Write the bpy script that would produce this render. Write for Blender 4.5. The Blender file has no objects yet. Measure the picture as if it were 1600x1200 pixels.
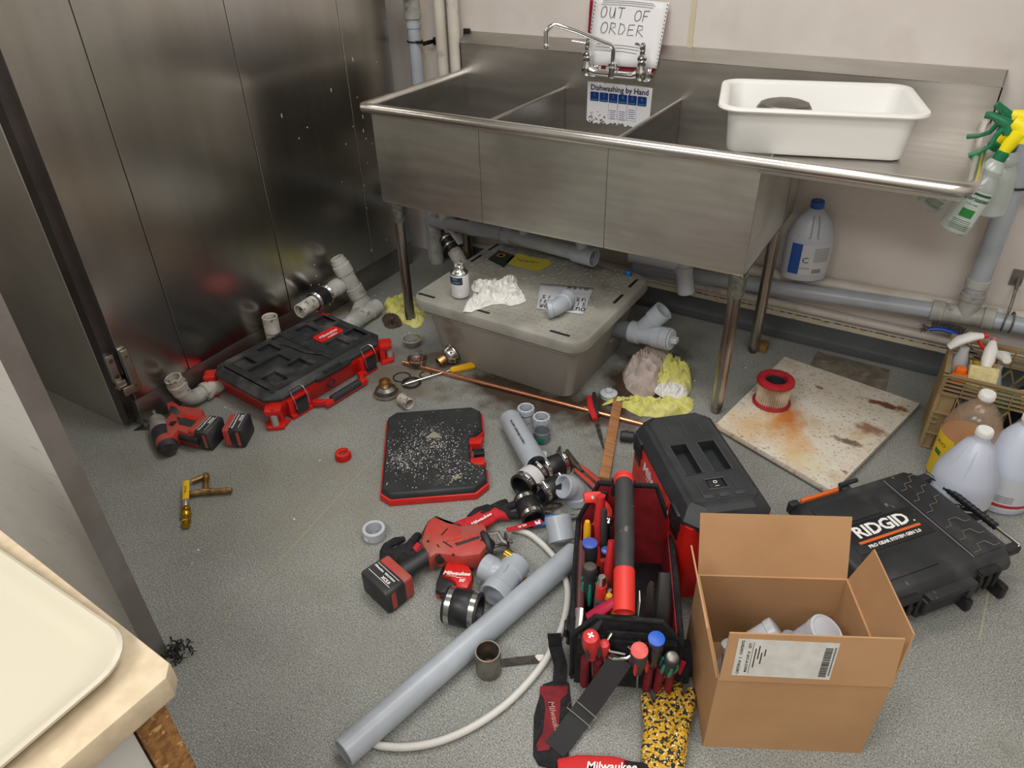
import bpy, math, random
from mathutils import Vector, Matrix, Euler, noise
from math import pi, sin, cos, radians as rad
random.seed(7)
SC = bpy.context.scene
# ---------------- camera, world, lights, exposure ----------------
FPX, CAM_ROT, CAM_LOC = 1132.1, (0.9739, 0.0226, 0.5392), (1.877, -2.7489, 1.5173)
cd = bpy.data.cameras.new('camera'); cam = bpy.data.objects.new('camera', cd); SC.collection.objects.link(cam)
cam.location = CAM_LOC; cam.rotation_euler = CAM_ROT
cd.sensor_fit = 'HORIZONTAL'; cd.sensor_width = 36; cd.lens = FPX / 1600 * 36; cd.clip_start = .02
SC.camera = cam
SC.view_settings.view_transform = 'Standard'; SC.view_settings.look = 'None'
SC.view_settings.exposure = 0.12; SC.view_settings.gamma = 1.0; SC.view_settings.use_curve_mapping = False
wd = bpy.data.worlds.new('world'); SC.world = wd; wd.use_nodes = True
wd.node_tree.nodes['Background'].inputs[0].default_value = (.8, .82, .85, 1)
wd.node_tree.nodes['Background'].inputs[1].default_value = 0.3
def area(n, loc, sx, sy, w, col=(1, .975, .945), rot=(0, 0, 0)):
    l = bpy.data.lights.new(n, 'AREA'); l.shape = 'RECTANGLE'; l.size = sx; l.size_y = sy; l.energy = w; l.color = col
    o = bpy.data.objects.new(n, l); SC.collection.objects.link(o); o.location = loc; o.rotation_euler = rot; return o
CEIL = 2.65
area('ceiling_lamp', (1.0, -1.15, CEIL - .03), 1.25, .55, 21)
area('ceiling_lamp', (2.35, -2.0, CEIL - .03), 1.25, .55, 19)
area('ceiling_lamp', (0.75, -3.55, CEIL - .03), 1.25, .55, 38)
area('ceiling_lamp', (2.45, -4.0, CEIL - .03), 1.25, .55, 30)
# ---------------- helpers ----------------
_R = Euler(CAM_ROT, 'XYZ').to_matrix(); _C = Vector(CAM_LOC)
def _ray(u, v): return _R @ Vector(((u - 800) / FPX, -(v - 600) / FPX, -1))
def at(u, v, z=0.0): d = _ray(u, v); return _C + d * ((z - _C.z) / d.z)      # photo pixel -> point at height z
def atx(u, v, x): d = _ray(u, v); return _C + d * ((x - _C.x) / d.x)
def aty(u, v, y): d = _ray(u, v); return _C + d * ((y - _C.y) / d.y)
def V(*a): return Vector(a)
def T(x, y=0, z=0): return Matrix.Translation(Vector((x, y, z)) if not isinstance(x, Vector) else x)
def RX(a): return Matrix.Rotation(rad(a), 4, 'X')
def RY(a): return Matrix.Rotation(rad(a), 4, 'Y')
def RZ(a): return Matrix.Rotation(rad(a), 4, 'Z')
def frame(o, x, up=(0, 0, 1)):                       # matrix whose x axis runs along x
    x = Vector(x).normalized(); up = Vector(up); y = up.cross(x)
    if y.length < 1e-4: y = Vector((0, 1, 0)).cross(x)
    y.normalize(); z = x.cross(y)
    m = Matrix((x, y, z)).transposed().to_4x4(); m.translation = Vector(o); return m
def zframe(p0, p1):                                   # matrix whose z axis runs p0 -> p1
    z = (Vector(p1) - Vector(p0)).normalized(); a = Vector((1, 0, 0)) if abs(z.x) < .9 else Vector((0, 1, 0))
    x = (a - z * a.dot(z)).normalized(); y = z.cross(x)
    m = Matrix((x, y, z)).transposed().to_4x4(); m.translation = Vector(p0); return m
def rrect(w, h, r, n=5, cx=0, cy=0):
    o = []; r = max(min(r, w / 2 - 1e-5, h / 2 - 1e-5), 1e-5)
    for (sx, sy, a0) in ((1, 1, 0), (-1, 1, 90), (-1, -1, 180), (1, -1, 270)):
        for k in range(n + 1):
            a = rad(a0 + 90 * k / n); o.append((cx + sx * (w / 2 - r) + r * cos(a), cy + sy * (h / 2 - r) + r * sin(a)))
    return o
def offp(poly, d):                                    # inset a ccw polygon
    n = len(poly); out = []
    for i in range(n):
        a = Vector(poly[i - 1][:2]); b = Vector(poly[i][:2]); c = Vector(poly[(i + 1) % n][:2])
        e1 = (b - a); e2 = (c - b)
        if e1.length < 1e-9 or e2.length < 1e-9: out.append(tuple(b)); continue
        e1.normalize(); e2.normalize(); n1 = Vector((-e1.y, e1.x)); n2 = Vector((-e2.y, e2.x)); m = n1 + n2
        if m.length < 1e-6: out.append(tuple(b)); continue
        m.normalize(); k = 1 / max(.45, m.dot(n1)); q = b + m * d * k; out.append((q.x, q.y))
    return out
def ccw(poly):
    s = sum(poly[i - 1][0] * poly[i][1] - poly[i][0] * poly[i - 1][1] for i in range(len(poly)))
    return list(poly) if s > 0 else list(poly)[::-1]
_W = {}
NOSPLIT = ('lettering', 'print', 'handwriting', 'numeral', 'moulded', 'embossed', 'tmp', 'scrape', 'shell', 'lattice', 'pocket_rim', 'seam_slot')
class MB:
    def __init__(s): s.v = []; s.f = []; s.pr = []
    def add(s, vs, fs, M=None):
        b = len(s.v); s.pr.append((b, b + len(vs), len(s.f), len(s.f) + len(fs))); s.v += [(M @ Vector(p)) if M is not None else Vector(p) for p in vs]
        s.f += [tuple(b + i for i in f) for f in fs]; return s
    def box(s, sx, sy, sz, c=(0, 0, 0), M=None, b=0.0):
        if b > 0: return s.rbox(sx, sy, sz, b, M=(M if M is not None else Matrix()) @ T(c[0], c[1], c[2] - sz / 2), n=1)
        vs = [(c[0] + i * sx / 2, c[1] + j * sy / 2, c[2] + k * sz / 2) for i in (-1, 1) for j in (-1, 1) for k in (-1, 1)]
        return s.add(vs, [(0, 1, 3, 2), (4, 6, 7, 5), (0, 4, 5, 1), (2, 3, 7, 6), (0, 2, 6, 4), (1, 5, 7, 3)], M)
    def loft(s, loops, M=None, cap0=True, cap1=True, closed=True):
        n = len(loops[0]); vs = [p for l in loops for p in l]; fs = []
        for k in range(len(loops) - 1):
            for i in range(n if closed else n - 1):
                j = (i + 1) % n; fs.append((k * n + i, k * n + j, (k + 1) * n + j, (k + 1) * n + i))
        if cap0: fs.append(tuple(range(n))[::-1])
        if cap1: fs.append(tuple((len(loops) - 1) * n + i for i in range(n)))
        return s.add(vs, fs, M)
    def pz(s, poly, prof, M=None, cap0=True, cap1=True):  # prof: (inset, z)
        poly = ccw(poly); return s.loft([[(x, y, z) for x, y in offp(poly, d)] for d, z in prof], M, cap0, cap1)
    def prism(s, poly, z0, z1, M=None, b=0.0):
        if b <= 0: return s.pz(poly, [(0, z0), (0, z1)], M)
        return s.pz(poly, [(b, z0), (b * .3, z0 + b * .3), (0, z0 + b), (0, z1 - b), (b * .3, z1 - b * .3), (b, z1)], M)
    def rbox(s, sx, sy, sz, r, b=None, M=None, n=4):  # sits on z=0
        b = min(r, sz / 2.01) if b is None else b
        P = rrect(sx, sy, r, n)
        return s.loft([[(x * (1 - 2 * d / sx), y * (1 - 2 * d / sy), z) for x, y in P] for d, z in
                       ((b, 0), (b * .3, b * .3), (0, b), (0, sz - b), (b * .3, sz - b * .3), (b, sz))], M)
    def lathe(s, prof, M=None, seg=24, cap=True):
        loops = [[(r * cos(2 * pi * i / seg), r * sin(2 * pi * i / seg), z) for i in range(seg)] for r, z in prof]
        return s.loft(loops, M, cap, cap)
    def cyl(s, p0, p1, r, r1=None, seg=16, b=0.0):
        L = (Vector(p1) - Vector(p0)).length; r1 = r if r1 is None else r1
        pr = [(r, 0), (r1, L)] if b <= 0 else [(r - b, 0), (r, b), (r1, L - b), (r1 - b, L)]
        return s.lathe(pr, zframe(p0, p1), seg)
    def pipe(s, p0, p1, r, ri, seg=28, d0=None, d1=None):    # open ended pipe
        L = (Vector(p1) - Vector(p0)).length; c = min(.0015, (r - ri) * .4)
        return s.lathe([(ri, L * .5), (ri, c), (ri + c, 0), (r - c, 0), (r, c), (r, L - c), (r - c, L), (ri + c, L), (ri, L - c), (ri, L * .5001)], zframe(p0, p1), seg, cap=False)
    def tube(s, pts, r, seg=10, flat=1.0, up=None, cap=True, closed=False):
        pts = [Vector(p) for p in pts]; n = len(pts); rs = r if isinstance(r, (list, tuple)) else [r] * n
        loops = []; px = None
        for i in range(n):
            if closed: t = pts[(i + 1) % n] - pts[i - 1]
            else: t = pts[min(i + 1, n - 1)] - pts[max(i - 1, 0)]
            t.normalize()
            a = Vector(up) if up is not None else (px if px is not None else (Vector((0, 0, 1)) if abs(t.z) < .9 else Vector((1, 0, 0))))
            x = (a - t * a.dot(t)); x = x.normalized() if x.length > 1e-5 else Vector((1, 0, 0)); y = t.cross(x); px = x
            loops.append([pts[i] + x * (rs[i] * flat * cos(2 * pi * k / seg)) + y * (rs[i] * sin(2 * pi * k / seg)) for k in range(seg)])
        if closed: loops.append(loops[0]); cap = False
        return s.loft(loops, None, cap, cap)
    def torus(s, R, r, M=None, seg=32, ps=8):
        m = MB().tube([(R * cos(2 * pi * i / seg), R * sin(2 * pi * i / seg), 0) for i in range(seg)], r, ps, closed=True, up=(0, 0, 1))
        return s.add(m.v, m.f, M)
    def ball(s, c, r, sc=(1, 1, 1), seg=14, M=None):
        n = seg // 2; pr = [(max(r * sin(pi * i / n), r * .02), -r * cos(pi * i / n)) for i in range(n + 1)]
        return s.lathe(pr, (M if M is not None else Matrix()) @ T(*c) @ Matrix.Diagonal((*sc, 1)), seg)
    def groups(s, e=.0015):          # primitives that touch make one piece
        bb = []
        for a, b, c, d in s.pr:
            P = s.v[a:b]; bb.append([min(p[i] for p in P) - e for i in range(3)] + [max(p[i] for p in P) + e for i in range(3)])
        n = len(bb); par = list(range(n))
        def find(i):
            while par[i] != i: par[i] = par[par[i]]; i = par[i]
            return i
        if n > 400: return [list(range(n))]
        for i in range(n):
            for j in range(i):
                if all(bb[i][k] <= bb[j][k + 3] and bb[j][k] <= bb[i][k + 3] for k in range(3)): par[find(i)] = find(j)
        g = {}
        for i in range(n): g.setdefault(find(i), []).append(i)
        return list(g.values())
    def build(s, name, mat, parent=None, sharp=35, kind=None, label=None, flatshade=False):
        if parent is not None and kind is None and len(s.pr) > 1 and not any(w in name for w in NOSPLIT):
            gs = s.groups()
            if 1 < len(gs) <= 80:
                first = None
                for g in sorted(gs, key=lambda g: -sum(s.pr[i][1] - s.pr[i][0] for i in g)):
                    q = MB()
                    for i in g:
                        a, b, c, d = s.pr[i]; q.add(s.v[a:b], [tuple(k - a for k in fc) for fc in s.f[c:d]])
                    o = q.build(name, mat, parent, sharp, 'part', label, flatshade)
                    if 'kind' in o: del o['kind']
                    first = first or o
                return first
        me = bpy.data.meshes.new(name); me.from_pydata([tuple(p) for p in s.v], [], s.f); me.update()
        me.validate()
        if not flatshade:
            me.polygons.foreach_set('use_smooth', [True] * len(me.polygons)); me.set_sharp_from_angle(angle=rad(sharp))
        me.materials.append(mat)
        o = bpy.data.objects.new(name, me); SC.collection.objects.link(o)
        if parent is not None:
            o.parent = parent
            if parent.name in _W: o.matrix_parent_inverse = _W[parent.name]
        if kind: o['kind'] = kind
        if label: o['label'] = label
        return o
def empty(name, label, cat, M=None, group=None):
    o = bpy.data.objects.new(name, None); SC.collection.objects.link(o); o.empty_display_size = .05
    if M is not None: o.matrix_world = M if isinstance(M, Matrix) else T(*M)
    o['label'] = label; o['category'] = cat
    if group: o['group'] = group
    return o
def wthing(name, label, cat, base, group=None):     # parts are given in room coordinates
    base = Vector(base); e = empty(name, label, cat, T(base), group); _W[e.name] = T(base).inverted(); return e
def tag(o, label, cat, group=None, kind=None):
    o['label'] = label; o['category'] = cat
    if group: o['group'] = group
    if kind: o['kind'] = kind
    return o
def copy_tree(o, parent=None):
    c = o.copy(); SC.collection.objects.link(c)
    if parent is not None: c.parent = parent
    for ch in list(o.children): copy_tree(ch, c)
    return c
_tc = {}
def textmesh(s, size=.02, shear=0, off=0, align='CENTER', ext=.0002, space=1.0):
    k = (s, size, shear, off, align, space)
    if k not in _tc:
        c = bpy.data.curves.new('t', 'FONT'); c.body = s; c.size = size; c.shear = shear; c.offset = off; c.align_x = align
        c.align_y = 'CENTER'; c.extrude = ext; c.resolution_u = 2; c.space_character = space
        o = bpy.data.objects.new('t', c); me = bpy.data.meshes.new_from_object(o)
        _tc[k] = ([tuple(v.co) for v in me.vertices], [tuple(p.vertices) for p in me.polygons])
        bpy.data.objects.remove(o); bpy.data.meshes.remove(me); bpy.data.curves.remove(c)
    return _tc[k]
def text(mb, s, size, M, **k): vs, fs = textmesh(s, size, **k); return mb.add(vs, fs, M)
# ---------------- materials ----------------
def lin(h):
    h = h.lstrip('#'); r = [int(h[i:i + 2], 16) / 255 for i in (0, 2, 4)]
    return tuple((x / 12.92 if x <= .04045 else ((x + .055) / 1.055) ** 2.4) for x in r) + (1,)
_m = {}
def mat(name, col, rough=.5, metal=0, col2=None, ns=20, lo=.4, hi=.6, bump=0, bs=80, spec=.5, stretch=None, trans=0, coat=0, rvar=0, sss=0, alpha=1, detail=4):
    if name in _m: return _m[name]
    m = bpy.data.materials.new(name); m.use_nodes = True; nt = m.node_tree; N = nt.nodes; L = nt.links; b = N['Principled BSDF']
    b.inputs['Base Color'].default_value = lin(col); b.inputs['Roughness'].default_value = rough; b.inputs['Metallic'].default_value = metal
    b.inputs['Specular IOR Level'].default_value = spec; b.inputs['Transmission Weight'].default_value = trans; b.inputs['Coat Weight'].default_value = coat
    b.inputs['Alpha'].default_value = alpha
    if sss: b.inputs['Subsurface Weight'].default_value = sss; b.inputs['Subsurface Radius'].default_value = (.01, .01, .01); b.inputs['Subsurface Scale'].default_value = .5
    tc = N.new('ShaderNodeTexCoord'); mp = N.new('ShaderNodeMapping'); L.new(tc.outputs['Object'], mp.inputs[0])
    if stretch: mp.inputs['Scale'].default_value = stretch
    if col2:
        n = N.new('ShaderNodeTexNoise'); n.inputs['Scale'].default_value = ns; n.inputs['Detail'].default_value = detail; L.new(mp.outputs[0], n.inputs[0])
        r = N.new('ShaderNodeMapRange'); r.inputs[1].default_value = lo; r.inputs[2].default_value = hi; L.new(n.outputs[0], r.inputs[0])
        x = N.new('ShaderNodeMix'); x.data_type = 'RGBA'; x.inputs[6].default_value = lin(col); x.inputs[7].default_value = lin(col2)
        L.new(r.outputs[0], x.inputs[0]); L.new(x.outputs[2], b.inputs['Base Color']); m['mixout'] = 1
    if rvar:
        n = N.new('ShaderNodeTexNoise'); n.inputs['Scale'].default_value = ns * .6; L.new(mp.outputs[0], n.inputs[0])
        r = N.new('ShaderNodeMapRange'); r.inputs[3].default_value = rough - rvar; r.inputs[4].default_value = rough + rvar; L.new(n.outputs[0], r.inputs[0]); L.new(r.outputs[0], b.inputs['Roughness'])
    if bump:
        n = N.new('ShaderNodeTexNoise'); n.inputs['Scale'].default_value = bs; n.inputs['Detail'].default_value = 3; L.new(mp.outputs[0], n.inputs[0])
        bp = N.new('ShaderNodeBump'); bp.inputs['Strength'].default_value = bump; bp.inputs['Distance'].default_value = .002; L.new(n.outputs[0], bp.inputs['Height']); L.new(bp.outputs[0], b.inputs['Normal'])
    _m[name] = m; return m
def overlay(m, col, ns, lo, hi, stretch=None, coord='Object', amt=1.0, detail=6, rough=None, offset=(0, 0, 0)):   # adds a second stain layer to a material
    nt = m.node_tree; N = nt.nodes; L = nt.links; b = N['Principled BSDF']; inp = b.inputs['Base Color']
    x = N.new('ShaderNodeMix'); x.data_type = 'RGBA'; x.inputs[7].default_value = lin(col)
    if inp.is_linked: src = inp.links[0].from_socket; L.new(src, x.inputs[6])
    else: x.inputs[6].default_value = inp.default_value
    tc = N.new('ShaderNodeTexCoord'); mp = N.new('ShaderNodeMapping'); L.new(tc.outputs[coord], mp.inputs[0]); mp.inputs['Location'].default_value = offset
    if stretch: mp.inputs['Scale'].default_value = stretch
    n = N.new('ShaderNodeTexNoise'); n.inputs['Scale'].default_value = ns; n.inputs['Detail'].default_value = detail; L.new(mp.outputs[0], n.inputs[0])
    r = N.new('ShaderNodeMapRange'); r.inputs[1].default_value = lo; r.inputs[2].default_value = hi; r.inputs[4].default_value = amt; L.new(n.outputs[0], r.inputs[0])
    L.new(r.outputs[0], x.inputs[0]); L.new(x.outputs[2], inp); return m
def blob(m, col, c, rx, ry, ns=8, amt=1.0, edge=.35, nz=.9):     # an irregular stain of its own shape around a point (object xy)
    nt = m.node_tree; N = nt.nodes; L = nt.links; inp = N['Principled BSDF'].inputs['Base Color']
    x = N.new('ShaderNodeMix'); x.data_type = 'RGBA'; x.inputs[7].default_value = lin(col)
    if inp.is_linked: L.new(inp.links[0].from_socket, x.inputs[6])
    else: x.inputs[6].default_value = inp.default_value
    tc = N.new('ShaderNodeTexCoord'); mp = N.new('ShaderNodeMapping'); L.new(tc.outputs['Object'], mp.inputs[0])
    mp.inputs['Location'].default_value = (-c[0] / rx, -c[1] / ry, 0); mp.inputs['Scale'].default_value = (1 / rx, 1 / ry, 0)
    ln = N.new('ShaderNodeVectorMath'); ln.operation = 'LENGTH'; L.new(mp.outputs[0], ln.inputs[0])
    n = N.new('ShaderNodeTexNoise'); n.inputs['Scale'].default_value = ns; n.inputs['Detail'].default_value = 8; L.new(tc.outputs['Object'], n.inputs[0])
    a = N.new('ShaderNodeMath'); a.operation = 'MULTIPLY_ADD'; a.inputs[1].default_value = nz * 2; a.inputs[2].default_value = -nz; L.new(n.outputs[0], a.inputs[0])
    s = N.new('ShaderNodeMath'); s.operation = 'ADD'; L.new(ln.outputs['Value'], s.inputs[0]); L.new(a.outputs[0], s.inputs[1])
    r = N.new('ShaderNodeMapRange'); r.inputs[1].default_value = 1; r.inputs[2].default_value = 1 - edge; r.inputs[3].default_value = 0; r.inputs[4].default_value = amt; L.new(s.outputs[0], r.inputs[0])
    L.new(r.outputs[0], x.inputs[0]); L.new(x.outputs[2], inp); return m
PVC = mat('grey_pvc', '#a9b0b8', .32, col2='#a1a8b0', ns=14)
PVC_D = mat('dark_grey_pvc', '#6f757b', .38)
PVC_L = mat('pale_grey_pvc', '#b9bec6', .3)
PVC_OLD = overlay(mat('old_pvc', '#b3b3ae', .5, col2='#9a9a93', ns=12), '#77705f', 25, .6, .72)
PVC_GR = overlay(mat('stained_pipe', '#c4c2bb', .55, col2='#aaa69b', ns=20), '#6b5a42', 45, .56, .66)
WHITE_PIPE = overlay(mat('white_pipe', '#cfcabf', .45, col2='#c3bdb0', ns=8), '#998c77', 14, .6, .8)
STEEL = mat('brushed_steel', '#a39f99', .32, 1, col2='#8f8b85', ns=9, lo=.3, hi=.7, rvar=.07, bump=.05, bs=240, stretch=(1, 1, 6))
STEEL_H = mat('brushed_steel_sheet', '#cbc8c3', .36, 1, col2='#bcb8b2', ns=5, lo=.3, hi=.7, rvar=.09, bump=.04, bs=200, stretch=(1, 6, 6))
STEEL_D = mat('dull_steel', '#8a8883', .42, 1, col2='#75736e', ns=12)
CHROME = mat('chrome', '#e2e2e3', .09, 1)
METAL = mat('steel_band', '#c5c5c2', .22, 1)
RUBBER = mat('black_rubber', '#17181a', .42, col2='#202124', ns=30, spec=.45)
BLACK = mat('black_plastic', '#242629', .5, col2='#2c2e31', ns=18, bump=.1, bs=500)
BLACK_D = overlay(mat('dusty_black_plastic', '#242629', .55, col2='#2e3033', ns=18, bump=.1, bs=400), '#7d7a74', 9, .52, .82, amt=.5)
RED = mat('red_plastic', '#cf2119', .38, col2='#c21d17', ns=15)
RED_W = overlay(mat('worn_red_plastic', '#b83d35', .5, col2='#aa3a33', ns=15), '#8a6558', 16, .46, .74, amt=.75)
DRED = mat('dark_red_fabric', '#7d1420', .75, col2='#6a101b', ns=60, bump=.3, bs=900)
RED2 = mat('scarlet_fabric', '#c8222c', .8, col2='#b71c27', ns=60, bump=.4, bs=900)
FAB = mat('black_fabric', '#1c1c1e', .85, col2='#28282a', ns=70, bump=.4, bs=900, spec=.3)
WHITE = mat('white_plastic', '#e6e6e2', .38, spec=.5)
PRINT_B = mat('black_print', '#1c1c22', .6); PRINT_W = mat('white_print', '#ecebe8', .5); PRINT_R = mat('red_print', '#b4202a', .5)
PAPER = mat('paper', '#e3e3e4', .7); GREEN = mat('green_plastic', '#0d6b45', .4); YEL = mat('yellow_plastic', '#f0dc0a', .4)
BLUE = mat('blue_plastic', '#1f4f9e', .4); ORANGE = mat('orange_plastic', '#e8651c', .45); TEAL = mat('teal_grip', '#17876b', .5)
BRASS = mat('brass', '#c9a03c', .24, 1); OLDBRASS = mat('old_brass', '#bfa272', .38, 1, col2='#957548', ns=30)
COPPER = mat('copper', '#eba883', .27, 1, col2='#dd9670', ns=10); SILVER_P = mat('worn_metal', '#9d9a94', .45, 1, col2='#6f675c', ns=40)
AMBER = mat('amber_handle', '#d9a514', .3)
# ---------------- the room ----------------
FLOOR = mat('speckled_vinyl_floor', '#8f918c', .55, col2='#7c7e79', ns=2.2, lo=.35, hi=.65, bump=.12, bs=500)
overlay(FLOOR, '#c3c5be', 300, .55, .60, amt=.6, detail=2); overlay(FLOOR, '#474a46', 280, .55, .60, amt=.65, detail=2, offset=(5, 3, 1))
overlay(FLOOR, '#6f6a5c', 3.2, .55, .8, amt=.5); overlay(FLOOR, '#5b5648', 11, .66, .78, amt=.35)
blob(FLOOR, '#3b2f25', (.78, -.88), .45, .17, 9, 1.0, .6); blob(FLOOR, '#3a2a20', (1.12, -.66), .17, .36, 9, 1.0, .6)
blob(FLOOR, '#5c4a35', (.30, -1.0), .22, .22, 9, .6, .6); blob(FLOOR, '#6b5a3d', (-.30, -1.1), .09, .75, 6, .8, .5)
blob(FLOOR, '#77715c', (.5, -1.7), .5, .3, 5, .35, .8)
def flat(name, pts, mat_, z=0): 
    return MB().add([(x, y, z) for x, y in pts], [tuple(range(len(pts)))]).build(name, mat_, flatshade=True)
X0, X1, Y0 = -1.6, 3.6, -5.0
MB().box(X1 - X0, -Y0, .04, ((X0 + X1) / 2, Y0 / 2, -.02)).build('floor', FLOOR, flatshade=True)['kind'] = 'structure'
WALL = mat('painted_wall_panel', '#d6cfc9', .42, col2='#cfc8c1', ns=3, bump=.22, bs=130)
overlay(WALL, '#b3ab9c', 5, .58, .85, amt=.5)
def wbox(name, x0, x1, y0, y1, z0, z1, m):
    o = MB().box(x1 - x0, y1 - y0, z1 - z0, ((x0 + x1) / 2, (y0 + y1) / 2, (z0 + z1) / 2)).build(name, m, flatshade=True); o['kind'] = 'structure'; return o
wbox('wall_back', X0, X1, 0, .1, 0, CEIL, WALL)
wbox('wall_left', X0 - .1, X0, Y0, .1, 0, CEIL, WALL)
wbox('wall_right', X1, X1 + .1, Y0, .1, 0, CEIL, WALL)
wbox('wall_front', X0 - .1, X1 + .1, Y0 - .1, Y0, 0, CEIL, WALL)
wbox('ceiling', X0 - .1, X1 + .1, Y0 - .1, .1, CEIL, CEIL + .08, mat('ceiling_tile', '#d5d3cc', .8))
SEAM = mat('beige_batten', '#c9bfa2', .5)
COVE = mat('dark_vinyl_cove', '#4e5355', .55, col2='#44494b', ns=4, bump=.1, bs=400)
overlay(COVE, '#7b807e', 320, .57, .63, amt=.35, detail=2); overlay(COVE, '#32332f', 3, .5, .8, amt=.6)
# flexible vinyl cove that sweeps up from the floor
cv = MB(); pr = [(-.05, .0015), (-.028, .004), (-.012, .014), (-.006, .03), (-.006, .079), (-.001, .081)]
cv.loft([[(x, y, z) for y, z in pr] for x in (-.27, X1)], closed=False, cap0=False, cap1=False)
cv.build('baseboard_back', COVE)['kind'] = 'structure'
TRIMW = overlay(mat('cream_trim', '#c8c0a8', .5), '#6d4a2c', 60, .62, .7, stretch=(.3, 1, 6))
wbox('trim_1', -.27, X1, -.010, -.001, .080, .100, TRIMW)
wbox('trim_2', .955, .972, -.004, 0, .126, CEIL, SEAM)
wbox('trim_3', -.245, -.225, -.02, 0, .126, CEIL, SEAM)
# caulk gap stains
m_ = MB()
for k in range(46):
    x = 1.1 + k * .03 + random.uniform(-.01, .01); l = random.uniform(.008, .028)
    m_.box(l, .003, .0022, (x, -.0105, .102 + random.uniform(-.001, .001)), M=None)
o = m_.build('trim_4', mat('rust_caulk', '#4a2a1c', .8), flatshade=True); o['kind'] = 'structure'
# floor weld seams
seamm = mat('weld_seam', '#9c9a80', .6)
def seam(n, a, b, w=.003):
    d = (b - a).normalized(); q = Vector((-d.y, d.x, 0)) * w / 2
    o = MB().add([a - q, b - q, b + q, a + q], [(0, 1, 2, 3)]).build(n, seamm, flatshade=True); o['kind'] = 'structure'; o.location.z = .0008
seam('trim_5', at(350, 972), at(598, 700)); seam('trim_6', at(488, 640), at(620, 690)); seam('trim_7', at(1530, 1000), at(1562, 830), .004)
seam('trim_8', at(700, 590), at(735, 575), .004)
# partition with stainless corner guard at the left foreground
PW = mat('scuffed_white_panel', '#cdc9c2', .5, bump=.25, bs=60)
overlay(PW, '#8d877c', 14, .62, .68, stretch=(1, 1, 7), amt=.35); overlay(PW, '#b5aea2', 3, .5, .8, amt=.6)
pf = at(264, 1024)
wbox('wall_partition', X0, pf.x - .001, pf.y - .042, pf.y, 0, 1.32, PW)
tr = MB(); tr.box(.003, .044, 1.32, (pf.x + .0005, pf.y - .021, .66))
tr.build('trim_9', mat('corner_guard', '#a5a19e', .45, .85, col2='#98948f', ns=10), flatshade=True)['kind'] = 'structure'
gr = MB()
for k in range(60):
    a = random.uniform(0, 6.28); p = Vector((pf.x + .01, pf.y + .01, 0)); r_ = random.uniform(.0, .045)
    c = p + Vector((cos(a) * r_, sin(a) * r_, 0)); q = c + Vector((random.uniform(-.02, .02), random.uniform(-.02, .02), random.uniform(.002, .03)))
    gr.tube([c, (c + q) / 2 + V(0, 0, .01), q], [.002, .0022, .001], 5)
tag(gr.build('floor_grime', mat('dark_grime', '#2c2c2a', .7), kind='stuff'), 'dark frayed grime at the foot of the steel corner guard', 'grime', kind='stuff')
# ---------------- walk-in cooler ----------------
CAB = mat('cooler_steel', '#c2bfba', .25, 1, col2='#b3afa9', ns=3, lo=.3, hi=.7, rvar=.06, bump=.03, bs=14, stretch=(4, 4, .5))
overlay(CAB, '#a39d92', 40, .70, .74, stretch=(1, 1, .25), amt=.35)
CABF = mat('cooler_side_steel', '#d8d5cf', .48, 1, col2='#ccc9c2', ns=3, rvar=.05)
xs = -.36; yf = -1.735; HT = 2.2; xd = -.28
cab = empty('walk_in_cooler', 'large stainless steel walk-in cooler along the left side of the sink', 'cooler', (xs, yf, 0))
def cb(name, x0, x1, y0, y1, z0, z1, m, b=0):
    return MB().box(x1 - x0, y1 - y0, z1 - z0, ((x0 + x1) / 2 - xs, (y0 + y1) / 2 - yf, (z0 + z1) / 2), b=b).build(name, m, cab)
cb('side_panel', -1.45, xs, yf, -.12, .0, HT, CABF, .003)
cb('frame_strip', xs, xs + .050, yf + .002, -1.6, .03, HT, mat('frame_steel', '#6f696a', .33, 1, col2='#5f5a5b', ns=4))
cb('gasket', xs + .050, xd - .03, -1.694, -1.6, .06, HT, mat('grey_gasket', '#6a6b6c', .6))
ysm = [-1.700, -1.479, -.972, -.452, -.166]
for k in range(4): cb('door_panel' if k == 0 else 'panel', xd - .045, xd, ysm[k] + .0015, ysm[k + 1] - .0015, .115, HT, CAB, .0015)
cb('kick_plate', xd - .05, xd - .003, -1.702, -.166, .0, .112, mat('kick_steel', '#aaa7a3', .40, 1, col2='#9a9793', ns=6), .001)
cb('seam_strip', xd - .06, xd - .004, -1.69, -.17, .08, HT - .01, mat('seam_dark', '#1c1c1c', .5))
m_ = MB()
for k in range(34):
    y_, z_ = random.uniform(-.85, -.25), random.uniform(.12, 1.0); l_ = random.choice((.004, .005, .006, .014)); m_.box(.0008, .003, l_, (xd - xs + .0002, y_ - yf, z_))
m_.build('paint_fleck', mat('fleck', '#cfcac0', .7), cab, kind='stuff')
fo = MB(); fo.prism([(xd - .02 - xs, -1.735 - yf), (xd + .035 - xs, -1.70 - yf), (xd + .02 - xs, -1.665 - yf), (xd - .02 - xs, -1.66 - yf)], .0, .003)
fo.build('foot_flange', STEEL_D, cab)
HG = mat('cast_hinge', '#aaa69c', .38, 1)
h = MB(); hz = .155
h.box(.016, .030, .12, (.058, -1.722 - yf, hz + .085), b=.004); h.box(.030, .034, .03, (.064, -1.720 - yf, hz + .035), b=.004)
hin = h.build('hinge', HG, cab)
h = MB(); h.box(.014, .028, .16, (xd + .007 - xs, -1.684 - yf, hz + .075), b=.004); h.box(.012, .06, .03, (xd + .007 - xs, -1.70 - yf, hz + .012), b=.004); h.build('hinge_leaf', HG, hin)
h = MB()
for z in (.045, .105): h.cyl((.065, -1.722 - yf, hz + .02 + z), (.0675, -1.722 - yf, hz + .02 + z), .008)
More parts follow.
